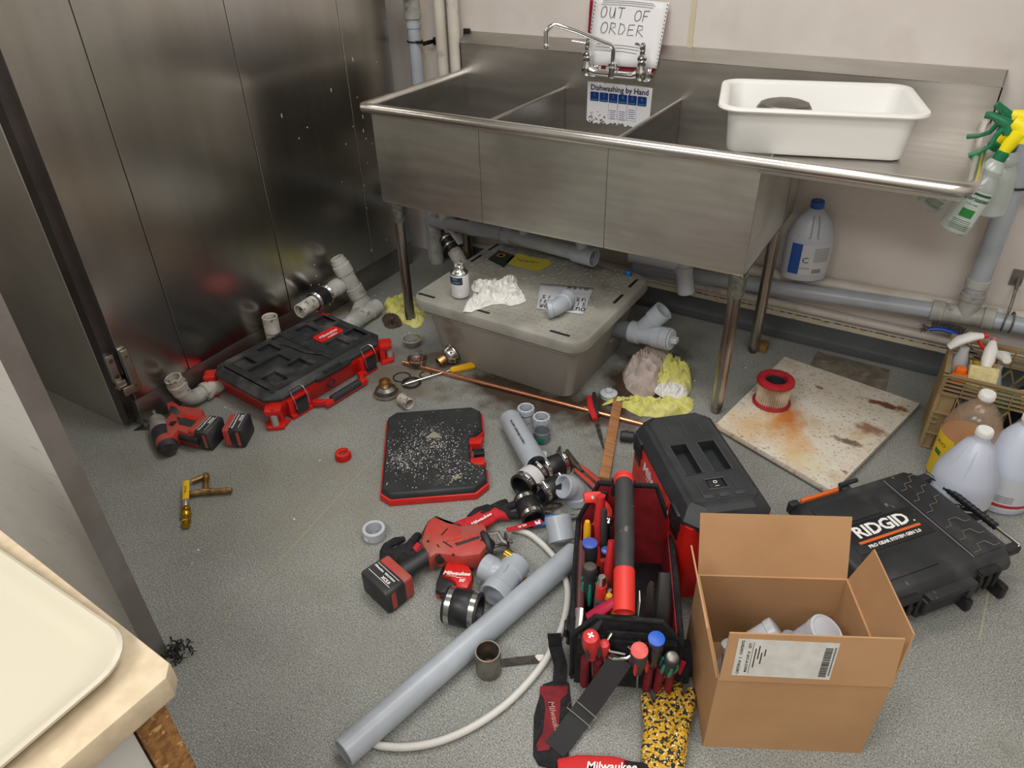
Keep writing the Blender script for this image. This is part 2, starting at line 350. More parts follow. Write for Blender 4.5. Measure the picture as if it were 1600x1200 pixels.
for z in (.02, .13): h.cyl((xd + .013 - xs, -1.684 - yf, hz + z), (xd + .0155 - xs, -1.684 - yf, hz + z), .006)
h.build('screw', SILVER_P, hin)
# ---------------- sink ----------------
SL, D, BB, H1, H2, HR = 1.951, .709, .057, 1.005, 1.043, .90
XB, ZB, XD1, XD2 = 1.432, .528, .491, .967
sink = empty('three_compartment_sink', 'stainless steel three compartment sink with right drainboard on tubular legs', 'sink', (0, 0, 0))
SINKF = mat('sink_front_steel', '#e2e2da', .42, 1, col2='#d4d4cb', ns=6, lo=.3, hi=.7, rvar=.06, bump=.05, bs=260, stretch=(1, 1, 8))
overlay(SINKF, '#8a8782', 2.5, .5, .8, amt=.6); overlay(SINKF, '#c8c4bc', 120, .71, .74, amt=.6)
ST = mat('sink_inner_steel', '#b5b2ae', .33, 1, col2='#a5a29d', ns=5, rvar=.06, stretch=(1, 1, 3))
t = .004; yF = -D + .028
bz = MB()   # basin outer skin with thickness and a rounded bottom front edge
def wallbox(mb, x0, x1, y0, y1, z0, z1): mb.box(x1 - x0, y1 - y0, z1 - z0, ((x0 + x1) / 2, (y0 + y1) / 2, (z0 + z1) / 2))
pr = [(yF, .885), (yF, ZB + .012), (yF + .004, ZB + .003), (yF + .014, ZB), (-BB - .01, ZB), (-BB - .01, ZB + t), (yF + .014, ZB + t), (yF + t, ZB + .016), (yF + t, .885)]
bz.loft([[(x, y, z) for y, z in pr] for x in (.028, XB)])
bz.build('basin', SINKF, sink)
m_ = MB(); wallbox(m_, .028, .028 + t, yF + .001, -BB, ZB, .885); m_.build('left_side', ST, sink)
m_ = MB(); wallbox(m_, XB - t, XB, yF + .001, -BB, ZB, .87); m_.build('right_side', SINKF, sink)
for x in (XD1, XD2):
    m_ = MB(); wallbox(m_, x - .004, x + .004, yF + .003, -BB - .002, ZB + .004, .872); m_.tube([(x, yF, .872), (x, -BB, .872)], .006, 8); m_.build('divider', ST, sink)
    m_ = MB(); m_.box(.0015, .0012, .34, (x + .0, yF - .0004, .70)); m_.build('weld_seam', STEEL_D, sink)
# backsplash with return
m_ = MB(); pr = [(-BB, ZB + .004), (-BB, H1), (0 - .001, H2), (-.001, H2 - .004), (-BB + .003, H1 - .006), (-BB + .003, ZB + .004)]
m_.loft([[(x, y, z) for y, z in pr] for x in (0.0, XB)]); pr2 = [(y, max(z, .862) if z < .9 else z) for y, z in pr]; m_.loft([[(x, y, z) for y, z in pr2] for x in (XB - .0005, SL)]); m_.build('backsplash', STEEL_H, sink)
m_ = MB()
for x in (0.0, SL - .004): m_.loft([[(xx, y, z) for y, z in ((-BB, .86), (-BB, H1), (-.001, H2), (-.001, .86))] for xx in (x, x + .004)])
m_.build('end_cap', STEEL_H, sink)
m_ = MB(); m_.tube([(.0, -BB - .001, H1), (SL, -BB - .001, H1)], .0022, 6); m_.build('fold_edge', METAL, sink)
# drainboard
m_ = MB(); m_.add([(XB - .002, yF, .866), (SL - .03, yF, .868), (SL - .03, -BB, .866), (XB - .002, -BB, .864), (XB - .002, yF, .862), (SL - .03, yF, .862), (SL - .03, -BB, .860), (XB - .002, -BB, .858)],
  [(0, 1, 2, 3), (7, 6, 5, 4), (0, 4, 5, 1), (1, 5, 6, 2), (2, 6, 7, 3), (3, 7, 4, 0)]); m_.build('drainboard', STEEL_H, sink)
m_ = MB(); wallbox(m_, XB - .01, SL - .025, yF - .002, yF + .003, .853, .885); wallbox(m_, SL - .03, SL - .027, yF, -BB, .853, .885); wallbox(m_, .03, XB, yF - .0015, yF + .002, .865, .888); wallbox(m_, .027, .031, yF, -BB, .86, .888)
m_.build('apron', STEEL_H, sink)
# rolled rim
rr = .0185; zr = HR - .012; pts = [(0.004, -BB, zr), (0.004, -D + .03, zr), (.008, -D + .012, zr), (.024, -D + .004, zr)]
rim = MB(); rim.tube([(.014, -BB, zr), (.014, -D + .006, zr), (.016, -D + .004, zr), (.10, -D + .004, zr), (SL - .055, -D + .004, zr), (SL - .034, -D + .008, zr), (SL - .02, -D + .02, zr), (SL - .014, -D + .04, zr), (SL - .014, -.3, zr), (SL - .014, -BB, zr)], rr, 16)
rim.build('rolled_rim', mat('rim_steel', '#dedbd6', .26, 1, col2='#d2cfca', ns=10, rvar=.05, stretch=(.5, 1, 1)), sink)
# legs
def leg(x, y, ztop, tilt=0):
    l = MB(); l.cyl((x, y, .03), (x, y, ztop), .0205, seg=24); o = l.build('leg', mat('leg_steel', '#b8b3aa', .3, 1, col2='#948c80', ns=9, stretch=(1, 1, .4)), sink)
    s = MB(); s.lathe([(.024, ztop - .075), (.0265, ztop - .07), (.0285, ztop - .004), (.030, ztop)], T(x, y, 0), 24)
    s.build('leg_socket', mat('cast_socket', '#8f918a', .5, .7, col2='#73766f', ns=60), o)
    s = MB(); s.lathe([(.010, .0), (.014, .002), (.0175, .012), (.0195, .03), (.0195, .034)], T(x, y, 0), 20); s.build('foot', SILVER_P, o)
leg(.078, -.655, ZB); leg(XB - .02, -.655, ZB); leg(1.414, -.2, .86); leg(.078, -.2, ZB)
# right leg hidden block: brass coloured foot block under the rear leg
tag(MB().box(.07, .05, .03, (0, 0, .016), b=.002).build('foot_block', mat('brass_block', '#8d6a3e', .5, .4)), 'small brown block on the floor under the rear right sink leg', 'block').location = (1.425, -.165, 0)
m_ = MB()
for cx in (.26, .73, 1.2):
    m_.lathe([(.03, ZB + .0045), (.045, ZB + .006), (.058, ZB + .0055)], T(cx, -.36, 0), 24)
m_.build('drain_ring', CHROME, sink)
# ---------------- pipes on the wall ----------------
def hubs(mb, p, d, r, L, n=1):          # a socket ring centred on p
    d = Vector(d).normalized(); p = Vector(p); mb.lathe([(r - .003, 0), (r, .002), (r, L - .002), (r - .003, L)], zframe(p - d * L / 2, p + d), 24)
def bend(p0, c, p1, n=8):
    p0, c, p1 = Vector(p0), Vector(c), Vector(p1); return [(1 - t_) ** 2 * p0 + 2 * t_ * (1 - t_) * c + t_ * t_ * p1 for t_ in [i / n for i in range(n + 1)]]
# left vertical drain with elbow at the top
x = -.222; y = -.07
e = wthing('drain_stack', 'vertical grey drain pipe in the corner left of the sink with elbow on top', 'pipe', (x, y, 0))
m_ = MB(); m_.cyl((x, y, 0), (x, y, 1.16), .029, seg=24); m_.build('pipe', PVC, e)
m_ = MB(); m_.tube([(x, y, 1.11), (x, y, 1.15)] + bend((x, y, 1.15), (x, y, 1.2), (x + .02, y - .05, 1.205)) , .033, 20); hubs(m_, (x, y, 1.10), (0, 0, 1), .036, .03)
m_.lathe([(.028, 0), (.036, .002), (.036, .028), (.028, .03)], zframe((x + .016, y - .05, 1.205), (x + .07, y - .17, 1.225)), 24); m_.build('elbow', PVC_OLD, e)
m_ = MB(); m_.lathe([(.034, 0), (.04, .002), (.04, .02), (.02, .024), (.0, .024)], zframe((x + .026, y - .07, 1.208), (x + .08, y - .19, 1.228)), 24); m_.build('clean_out_cap', PVC_OLD, e)
m_ = MB(); hubs(m_, (x, y, 1.06), (0, 0, 1), .033, .02); m_.build('hub', PVC, e)
for i, (x, lab) in enumerate(((-.10, 'left of the two vertical white pipes on the wall beside the sink'), (-.033, 'right of the two vertical white pipes, touching the sink backsplash'))):
    m_ = MB().cyl((x, -.045, .0), (x, -.045, CEIL), .0245, seg=24); tag(m_.build('water_pipe', WHITE_PIPE), lab, 'pipe').location = (0, 0, 0)
HB = mat('black_hanger', '#141414', .45)
m_ = MB(); m_.box(.09, .004, .010, (-.19, -.09, 1.0)); m_.box(.035, .004, .03, (-.150, -.012, .995)); m_.box(.004, .08, .016, (-.165, -.05, .995)); m_.torus(.0315, .0035, T(-.222, -.07, 1.0)); tag(m_.build('pipe_hanger', HB), 'black strap hanger holding the grey corner drain pipe', 'hanger')
m_ = MB(); m_.box(.022, .012, .022, (-.066, -.010, 1.035)); m_.box(.028, .012, .024, (.006, -.008, 1.04)); m_.cyl((.012, -.014, 1.04), (.012, -.018, 1.04), .005)
tag(m_.build('pipe_hanger', HB), 'black bracket clamping the two white wall pipes', 'hanger')
# grey drain tree below the sink, left end, with rubber coupling on open stub
P = lambda u, v, yy: aty(u, v, yy)
b0 = P(673, 345, -.10); e = wthing('drain_assembly', 'grey drain pipe assembly under the left end of the sink with an open coupled stub', 'pipe', (b0.x, b0.y, 0))
x = b0.x; y = -.10
m_ = MB(); m_.cyl((x + .02, y, 0), (x + .02, y, .50), .033, seg=24); hubs(m_, (x + .02, y, .36), (0, 0, 1), .04, .07); hubs(m_, (x + .02, y, .46), (0, 0, 1), .038, .03); hubs(m_, (x + .02, y, .19), (0, 0, 1), .037, .04); m_.build('stack_pipe', PVC_OLD, e)
j = V(x + .02, y, .39); k = P(718, 385, -.20)
m_ = MB(); m_.tube([j, j + V(.03, -.02, -.01), k], [.036, .036, .033], 20); m_.build('branch_pipe', PVC_OLD, e)
a = P(706, 385, -.22); b = P(717, 405, -.245)
m_ = MB(); m_.pipe(a - (b - a) * .6, b + (b - a) * .55, .033, .027); m_.build('stub_pipe', PVC_GR, e)
m_ = MB(); m_.cyl(a - (b - a) * .75, a + (b - a) * .35, .0395, seg=24, b=.003); m_.build('rubber_sleeve', RUBBER, e)
m_ = MB()
for q in (-.55, -.05): c_ = a + (b - a) * q; m_.lathe([(.0405, -.005), (.0415, -.004), (.0415, .004), (.0405, .005)], zframe(c_, b), 24)
m_.build('hose_clamp', METAL, e)
# long grey branch under the front of the basins
p0 = P(790, 366, -.33); p1 = P(925, 402, -.40); pL = P(668, 345, -.12)
e = wthing('branch_drain', 'long grey drain pipe slung under the sink above the grease trap with open end', 'pipe', (p0.x, p0.y, 0))
d = (p1 - p0).normalized()
m_ = MB(); m_.pipe(p0 - d * .02, p1, .030, .026); m_.build('pipe', PVC_D if 0 else PVC, e)
m_ = MB(); m_.pipe(p1 - d * .085, p1 + d * .012, .036, .0305); m_.build('coupling', PVC, e)
m_ = MB(); hubs(m_, p0 + d * .015, d, .037, .035); q0 = p0 - d * .01; q1 = P(735, 356, -.27); m_.tube(bend(q0, q0 - d * .05 + V(0, 0, 0), q1, 6), .034, 20); m_.build('elbow', PVC, e)
m_ = MB(); m_.cyl(q1, pL + V(.03, 0, 0), .0275, seg=20); hubs(m_, (q1 + pL) / 2, q1 - pL, .033, .01); m_.build('return_pipe', PVC, e)
m_ = MB(); c_ = p1 - d * .05; m_.cyl(c_, (c_.x, c_.y + .01, ZB), .024, seg=20); c2 = p0 + d * .1; m_.cyl(c2, (c2.x, c2.y, ZB), .02, seg=16); m_.build('tail_pipe', PVC, e)
# trap under right basin
q = P(1068, 420, -.22); e = wthing('drain_trap', 'pale grey drain trap hanging below the right basin', 'pipe', (q.x, q.y, 0))
m_ = MB(); m_.cyl(q + V(.0, 0, -.03), (q.x, q.y, ZB), .03, seg=20); m_.cyl(P(1072, 458, -.22), q, .034, seg=20, b=.004); hubs(m_, q, (0, 0, 1), .037, .03); m_.build('tail_pipe', PVC_L, e)
r_ = P(985, 398, -.22); m_ = MB(); m_.cyl(r_, q + V(0, 0, .015), .028, seg=20); m_.build('pipe', PVC_L, e)
# horizontal drain along the wall with tee and riser
yy = -.095; a = P(1120, 436, yy); b = P(1470, 487, yy); zz = lambda xx: a.z + (b.z - a.z) * (xx - a.x) / (b.x - a.x)
rs = P(1520, 440, yy); xt = rs.x
e = wthing('wall_drain', 'grey horizontal drain line along the wall with a tee and riser at right', 'pipe', (xt, yy, 0))
m_ = MB(); m_.cyl((a.x - .35, yy, zz(a.x - .35)), (xt - .04, yy, zz(xt - .04)), .029, seg=24); m_.cyl((xt + .04, yy, zz(xt + .04)), (X1 - .01, yy, zz(xt) + .02), .029, seg=24); m_.build('pipe', PVC, e)
z0 = zz(xt)
m_ = MB(); m_.cyl((xt - .075, yy, zz(xt - .075)), (xt + .09, yy, zz(xt + .09)), .0335, seg=24); m_.cyl((xt + .015, yy, z0), (xt + .015, yy, z0 + .10), .0335, seg=24)
hubs(m_, (xt - .07, yy, zz(xt - .07)), (1, 0, .03), .038, .04); hubs(m_, (xt + .08, yy, zz(xt + .08)), (1, 0, .03), .038, .035); hubs(m_, (xt + .015, yy, z0 + .075), (0, 0, 1), .038, .025); hubs(m_, (xt + .015, yy, z0 + .125), (0, 0, 1), .0375, .03); m_.build('tee', PVC_OLD, e)
m_ = MB(); m_.cyl((xt + .015, yy, z0 + .09), (xt + .015, yy, CEIL), .0325, seg=24); m_.build('riser_pipe', PVC, e)
SIL = mat('galvanised', '#8d8a84', .5, .8, col2='#77736c', ns=40)
c_ = aty(1585, 285, yy); m_ = MB(); m_.torus(.036, .0035, T(xt + .015, yy, c_.z - .01)); m_.box(.06, .06, .004, (xt + .075, -.06, c_.z - .01)); tag(m_.build('pipe_hanger', HB), 'black strap hanger around the grey riser by the spray bottles', 'hanger')
hx = P(1573, 495, yy).x; hz_ = zz(hx)
m_ = MB(); m_.torus(.034, .003, T(hx, yy, hz_) @ RY(90) @ RX(8)); m_.torus(.034, .003, T(hx + .018, yy, hz_) @ RY(90) @ RX(-4)); m_.box(.035, .006, .055, (hx - .005, -.005, hz_ + .12)); m_.cyl((hx, -.008, hz_ + .12), (hx, -.05, hz_ + .095), .006); m_.tube([(hx, -.05, hz_ + .095), (hx, yy + .01, hz_ + .06), (hx, yy, hz_ + .034)], .005)
tag(m_.build('pipe_hanger', SIL), 'rusty bell hanger holding the horizontal drain right of the tee', 'hanger')
yw = -.04; a = P(1290, 440, yw); b = P(1485, 468, yw)
m_ = MB().cyl((a.x - .75, yw, a.z - .03), (X1 - .01, yw, a.z + .05), .024, seg=20); tag(m_.build('water_pipe', WHITE_PIPE), 'white horizontal pipe on the wall behind the grey drain line', 'pipe')
yb = -.020; a = P(1250, 481, yb)
m_ = MB().cyl((.3, yb, a.z), (X1 - .01, yb, a.z), .017, seg=20); tag(m_.build('water_pipe', WHITE_PIPE), 'beige lower horizontal pipe just above the dark cove', 'pipe')
# ---------------- faucet ----------------
fx = .765; fy = -BB; fz = .967
fau = wthing('wall_faucet', 'chrome wall mounted swing spout faucet on the sink backsplash', 'faucet', (fx, fy, fz))
yb_ = fy - .055; L_, R_ = .655, .858
L_ = aty(917, 112, yb_).x; R_ = aty(1001, 122, yb_).x; zb_ = (aty(917, 108, yb_).z + aty(1001, 116, yb_).z) / 2 - .005; cxm = aty(957, 108, yb_).x
m_ = MB(); m_.tube([(L_, yb_, zb_ + .012), (L_ + .018, yb_, zb_ + .002), (L_ + .035, yb_, zb_ - .003), (R_ - .035, yb_, zb_ - .003), (R_ - .018, yb_, zb_ + .002), (R_, yb_, zb_ + .012)], [.018, .0145, .0125, .0125, .0145, .018], 16)
for xx in (L_, R_):
    m_.lathe([(.004, -.024), (.014, -.019), (.0205, -.006), (.0205, .012), (.0155, .028), (.0165, .034), (.0165, .040), (.012, .043)], T(xx, yb_, zb_ + .004), 20)
    m_.cyl((xx, yb_, zb_), (xx, fy - .012, zb_), .013, seg=18)
m_.lathe([(.009, -.018), (.016, -.012), (.016, .018), (.0125, .022), (.0175, .026), (.0175, .034), (.010, .04)], T(cxm, yb_, zb_), 20)
m_.build('body', CHROME, fau)
for xx in (L_, R_):
    m_ = MB(); m_.lathe([(.013, 0), (.026, .002), (.03, .008), (.018, .014)], zframe((xx, fy, zb_), (xx, fy - .1, zb_)) , 24); m_.lathe([(.018, .014), (.021, .018), (.021, .03), (.015, .034)], zframe((xx, fy, zb_), (xx, fy - .1, zb_)), 6); m_.build('flange', CHROME, fau)
for xx, dx, nm in ((L_, V(-.045, -.012, .006), '#a02020'), (R_, V(-.006, -.03, .012), '#3050a0')):
    zt = zb_ + .047; m_ = MB(); m_.lathe([(.012, 0), (.018, .006), (.0185, .014), (.014, .02), (.010, .024), (.010, .034), (.012, .038)], T(xx, yb_, zt), 20)
    m_.lathe([(.0085, .034), (.0105, .04), (.0105, .056), (.007, .06), (.0, .06)], T(xx, yb_, zt), 20); p = Vector((xx, yb_, zt + .048)); m_.tube([p, p + dx * .6, p + dx * 1.25], [.0065, .008, .0105], 12, flat=.45)
    o = m_.build('handle', CHROME, fau); m_ = MB().lathe([(.006, .0), (.006, .002), (.0, .0025)], T(xx, yb_, zt + .0595), 12); m_.build('index_button', mat('index' + nm, nm, .4), o)
sp = [aty(957, 102, yb_), aty(959, 78, yb_ - .005), aty(945, 67, yb_ - .03), aty(900, 48, yb_ - .11), aty(868, 38, yb_ - .155), aty(858, 41, yb_ - .165), aty(853, 50, yb_ - .168), aty(853.5, 74, yb_ - .168)]
sp = [sp[0], sp[1]] + bend(sp[1], aty(958, 70, yb_ - .008), sp[2], 5)[1:] + [sp[3], sp[4]] + bend(sp[4], sp[5], sp[6], 4)[1:] + [sp[7]]
m_ = MB(); m_.tube(sp, .0088, 14); m_.lathe([(.0085, 0), (.0095, .003), (.0095, .014), (.0075, .018)], zframe(sp[-1] - V(0, 0, .004), sp[-1] + V(0, 0, .02)), 16); m_.build('spout', CHROME, fau)
# ---------------- signs ----------------
def sheet(name, label, cat, mt, corners, thick=.0006, curve=0):
    m_ = MB(); n = 8; vs = []; a, b, c, d = [Vector(q) for q in corners]     # tl tr br bl
    nr = (b - a).cross(d - a).normalized()
    for j in range(n + 1):
        for i in range(n + 1):
            u, v = i / n, j / n; p = (a * (1 - u) + b * u) * (1 - v) + (d * (1 - u) + c * u) * v; vs.append(p - nr * (curve * sin(pi * u) * (1 - .3 * v)))
    m_.add(vs, [(j * (n + 1) + i, j * (n + 1) + i + 1, (j + 1) * (n + 1) + i + 1, (j + 1) * (n + 1) + i) for j in range(n) for i in range(n)])
    e = wthing(name, label, cat, (a + b + c + d) / 4); o = m_.build('sheet', mt, e); md = o.modifiers.new('s', 'SOLIDIFY'); md.thickness = thick
    x = (b - a).normalized(); y = (a - d); y = (y - x * y.dot(x)).normalized(); z = x.cross(y); M = Matrix((x, y, z)).transposed().to_4x4(); M.translation = (a + b + c + d) / 4 + z * .0012
    return e, M, (b - a).length, (a - d).length
ys = -BB - .012
tl, tr_, br, bl = aty(928, -6, -.02), aty(1046, 4, -.02), aty(1026, 107, ys - .006), aty(917, 101, ys - .006)
e, M, w, h = sheet('out_of_order_notice', 'white tractor feed paper handwritten OUT OF ORDER behind the faucet', 'sign', PAPER, (tl, tr_, br, bl), curve=.004)
M = T(0, 0, 0) @ M; M2 = M @ T(0, 0, .0045)
PEN = mat('pen_ink', '#3c3c44', .6)
def strokes(mb, M, paths, r=.0009):
    for ps in paths: mb.tube([M @ Vector((x_, y_, 0)) for x_, y_ in ps], r, 4)
LET = {'O': [[(.5, 1), (.15, .85), (0, .45), (.15, .05), (.5, 0), (.85, .2), (.95, .6), (.8, .95), (.5, 1)]], 'U': [[(0, 1), (.05, .3), (.3, 0), (.65, .1), (.8, .5), (.85, 1)], [(.85, 1), (.9, 0)]], 'T': [[(-.1, 1), (1, 1)], [(.5, 1), (.42, 0)]],
       'F': [[(.15, 1), (.05, 0)], [(.1, 1), (.95, 1.05)], [(.1, .5), (.7, .55)]], 'R': [[(.1, 1), (0, 0)], [(.05, 1), (.7, .95), (.75, .65), (.1, .5), (.95, 0)]], 'D': [[(.1, 1), (.05, 0), (.6, .1), (.9, .5), (.65, .9), (.05, 1)]], 'E': [[(.9, 1), (.1, .95), (.05, 0), (.9, .05)], [(.1, .5), (.75, .55)]],
       'S': [[(.8, .95), (.3, 1), (.1, .7), (.7, .4), (.7, .05), (.1, .05)]], 'I': [[(.5, 1), (.45, 0)]], 'N': [[(0, 0), (.05, 1), (.7, 0), (.75, 1)]], 'A': [[(0, 0), (.45, 1), (.85, 0)], [(.15, .4), (.7, .4)]], 'K': [[(.1, 1), (.1, 0)], [(.8, 1), (.1, .45), (.8, 0)]], 'P': [[(.1, 0), (.1, 1), (.7, .9), (.65, .5), (.1, .45)]], 'H': [[(.1, 1), (.1, 0)], [(.8, 1), (.8, 0)], [(.1, .5), (.8, .5)]]}
def hand(mb, M, s, x, y, w, h, r=.0009, gap=1.45):
    for ch in s:
        if ch in LET: strokes(mb, M, [[(x + px * w, y + py * h) for px, py in ps] for ps in LET[ch]], r)
        x += w * gap
m_ = MB(); k = w / .23
hand(m_, M2, 'OUT', -.085 * k, .045, .0185 * k, .036, r=.0011); hand(m_, M2, 'OF', .020 * k, .043, .020 * k, .034, gap=1.2, r=.0011)
hand(m_, M2, 'ORDER', -.078 * k, -.006, .0215 * k, .036, gap=1.3, r=.0011)
for yy_, a_, b_ in ((.102, -.085, .07), (.096, -.085, .075), (.089, -.09, .07), (-.043, -.085, .06), (-.052, -.085, .05), (-.063, -.09, .045)):
    strokes(m_, M2, [[(a_ * k, yy_ - .002), (0, yy_ + .002), (b_ * k, yy_)]], .0007)
m_.build('handwriting', PEN, e)
m_ = MB()
for i in range(17):
    for s_ in (-1, 1): m_.cyl(M2 @ V(s_ * (w / 2 - .007), h / 2 - .012 - i * .0125, -.004), M2 @ V(s_ * (w / 2 - .007), h / 2 - .012 - i * .0125, -.0015), .0018, seg=8)
m_.build('feed_hole', PRINT_B, e)
tl, tr_, br, bl = aty(922, 0, -.012), aty(1045, 10, -.012), aty(1022, 114, ys), aty(915, 108, ys)
e, M, w, h = sheet('red_sign', 'dark red wall sign mostly hidden behind the handwritten paper notice', 'sign', mat('crimson_sign', '#97122f', .35), (tl, tr_, br, bl))
m_ = MB()
for i, xx in enumerate((-.075, -.045, 0.0, .045, .075)): m_.box(.010, .012, .0006, (xx, -h / 2 + .010, 0), M @ RZ(0))
m_.build('lettering', PRINT_W, e)
tl, tr_, br, bl = aty(918.5, 127, -BB - .002), aty(1020, 134, -BB - .002), aty(1018, 192, -BB - .002), aty(917.5, 191, -BB - .002)
tl, tr_, br, bl = V(tl.x, tl.y, tl.z), V(tr_.x, tr_.y, tl.z), V(tr_.x, tr_.y, bl.z), V(tl.x, bl.y, bl.z)
w = tr_.x - tl.x; h = tl.z - bl.z; ctr = V((tl.x + tr_.x) / 2, -BB - .0012, (tl.z + bl.z) / 2)
e = wthing('dishwashing_placard', 'torn white placard reading Dishwashing by Hand stuck under the faucet', 'sign', ctr)
out = [(-w / 2, h / 2), (-w / 2, -h / 2 + .01)]
xx = -w / 2
while xx < w / 2 - .005: xx += random.uniform(.004, .011); out.append((min(xx, w / 2), -h / 2 + random.uniform(-.002, .014)))
out += [(w / 2, h / 2 - .002), (.35 * w, h / 2), (.12 * w, h / 2 - .001), (.1 * w, h / 2 - .005), (.08 * w, h / 2), (-.2 * w, h / 2), (-.22 * w, h / 2 - .004), (-.25 * w, h / 2)]
M = frame(ctr, (1, 0, 0), (0, -1, 0)); m_ = MB(); m_.prism(out, 0, .0012, M); m_.build('sheet', mat('placard_white', '#d9d9dc', .45), e)
M3 = M @ T(0, 0, .0015); k = w / .27
m_ = MB(); text(m_, 'Dishwashing by Hand', .028 * k, M3 @ T(0, h / 2 - .020, 0), off=.0007); m_.build('lettering', mat('navy_print', '#141c4a', .5), e)
bw = .040 * k
m_ = MB(); mt_ = MB(); ml = MB()
for i in range(6):
    cx_ = (i - 2.5) * bw - .003; m_.prism(rrect(bw * .93, .034, .003, 2, cx_, h / 2 - .052), 0, .0003, M3); text(mt_, str(i + 1), .018, M3 @ T(cx_, h / 2 - .046, .0006)); mt_.box(bw * .7, .0022, .0002, (cx_, h / 2 - .063, .0006), M3)
    if i in (2, 3, 4):
        for s_ in (-1, 1): ml.box(.0008, .06, .0003, (cx_ + s_ * bw * .46, h / 2 - .098, 0), M3)
        ml.box(bw * .92, .0008, .0003, (cx_, h / 2 - .127, 0), M3)
        for q in range(5): ml.box(bw * random.uniform(.5, .75), .0022, .0003, (cx_, h / 2 - .088 - q * .0075 - (0 if i == 4 else .01), 0), M3)
m_.build('blue_square', mat('blue_square', '#14307e', .4), e); mt_.build('numeral', mat('teal_print', '#2c9a8c', .5), e); ml.build('small_print', mat('navy_fine', '#4a4f86', .6), e)
m_ = MB()
for q in range(26): m_.box(random.uniform(.002, .007), random.uniform(.002, .005), .0004, (random.uniform(-w / 2 + .01, -w / 5), -h / 2 + random.uniform(.008, .045), .0001), M3 @ RZ(0))
m_.build('scrape', STEEL_D, e)
# ---------------- white tub and steel pan ----------------
tc_ = (at(1112, 170, 1.0) + at(1440, 185, 1.0) + at(1425, 130, 1.0) + at(1150, 125, 1.0)) / 4
Mt = T(tc_.x, tc_.y, .8685) @ RZ(15.5)
tub = empty('bus_tub', 'white rectangular plastic bus tub resting on the drainboard', 'tub', Mt)
m_ = MB()
W_, H_ = .555, .40
def rr_(w, h, r): return rrect(w, h, r, 6)
pr = [(.46, .30, .03, .0), (.475, .315, .035, .004), (.482, .325, .04, .015), (.50, .345, .05, .118), (.525, .37, .055, .122), (.553, .398, .062, .124), (.558, .403, .064, .128), (.553, .398, .062, .134), (.53, .375, .056, .136), (.508, .353, .048, .132), (.498, .343, .046, .125), (.478, .322, .04, .02), (.462, .306, .032, .007), (.44, .285, .03, .005)]
m_.loft([[(x_, y_, z_) for x_, y_ in rr_(w_, h_, r_)] for w_, h_, r_, z_ in pr]); m_.build('tub', WHITE, tub)
tub.children[0].name = 'shell'
pp = at(1226, 166, .972)
m_ = MB(); m_.lathe([(.106, 0), (.110, .002), (.080, .092), (.070, .106), (.050, .112), (.0, .112)], T(pp.x, pp.y, .8755), 12)
tag(m_.build('steel_pan', STEEL_D), 'upturned steel pan lying inside the white tub', 'pan')
m_ = MB(); 
for k in range(3): m_.tube([(pp.x - .09 + k * .012, pp.y + .05, .885 + .02 * k), (pp.x - .06, pp.y + .07, .92), (pp.x - .03, pp.y + .09, .90 + .02 * k)], [.008, .02, .01], 8, flat=.3)
tag(m_.build('plastic_wrap', mat('clear_wrap', '#d7dbe4', .15, alpha=.55)), 'crumpled clear plastic wrap in the left of the white tub', 'wrap')
# ---------------- bleach jug on the pipe ----------------
def jugprof(): return [(.0, 0), (.06, 0), (.072, .004), (.074, .012), (.074, .15), (.072, .165), (.066, .18), (.055, .215), (.03, .25), (.021, .258), (.018, .262), (.018, .27), (.0, .271)]
def tx(mb, s, sz, x, z, r, M, ang0=-90, **k):   # text wrapped on a cylinder of radius r (approximate, one mesh)
    vs, fs = textmesh(s, sz, **k); out = []
    for vx, vy, vz in vs: a = rad(ang0) + (vx + x) / r; out.append(((r + .0008) * cos(a), (r + .0008) * sin(a), z + vy))
    mb.add(out, fs, M)
def band(mb, r, z0, z1, a0, a1, M, n=16, th=.0006):
    lo = [[((r + t_) * cos(rad(a0 + (a1 - a0) * i / n)), (r + t_) * sin(rad(a0 + (a1 - a0) * i / n)), z) for i in range(n + 1)] for t_, z in ((0, z0), (th, z0), (th, z1), (0, z1))]
    mb.loft(lo, M, False, False, closed=False)
jp = aty(1249, 436, -.10)
JUG = mat('frosted_jug', '#b9bfc9', .35, sss=.15)
jug = empty('bleach_jug', 'grey white jug with blue cap and blue label standing on the wall drain pipe', 'jug', T(jp.x + .004, -.088, jp.z + .012) @ RZ(22))
SQ = Matrix.Diagonal((1.12, .82, 1, 1))
m_ = MB(); m_.lathe(jugprof(), SQ, 28); m_.build('bottle', JUG, jug)
m_ = MB(); m_.lathe([(.0215, .262), (.023, .264), (.023, .286), (.020, .289), (.0, .289)], None, 24); m_.build('cap', BLUE, jug)
m_ = MB(); band(m_, .0745, .03, .145, -125, -20, SQ); m_.build('label_sheet', mat('jug_label', '#c5c7cb', .4), jug)
m_ = MB(); band(m_, .0752, .03, .145, -140, -112, SQ); m_.build('blue_panel', BLUE, jug)
m_ = MB(); tx(m_, 'C', .03, 0, .085, .0755, SQ, ang0=-100); 
for k in range(7): tx(m_, 'eau de javel', .0075, 0, .055 - k * .0, .0755, SQ, ang0=-100) if k == 0 else None
for k in range(9): band(m_, .0755, .128 - k * .006, .1295 - k * .006, -82, -40, SQ, 6)
for k in range(12): band(m_, .0755, .036, .052, -80 + k * 2, -79 + k * 2, SQ, 1)
m_.build('small_print', mat('grey_print', '#5b5c62', .6), jug)
m_ = MB()
for s_ in (-1, 1): m_.tube([(s_ * .012, -.069 * .82, .168), (s_ * .012, -.058 * .82, .21), (s_ * .008, -.036 * .82, .243)], .002, 6); m_.tube([(s_ * .012, -.0695 * .82, .168), (s_ * .05, -.052 * .82, .17), (s_ * .066, -.02, .176)], .002, 6)
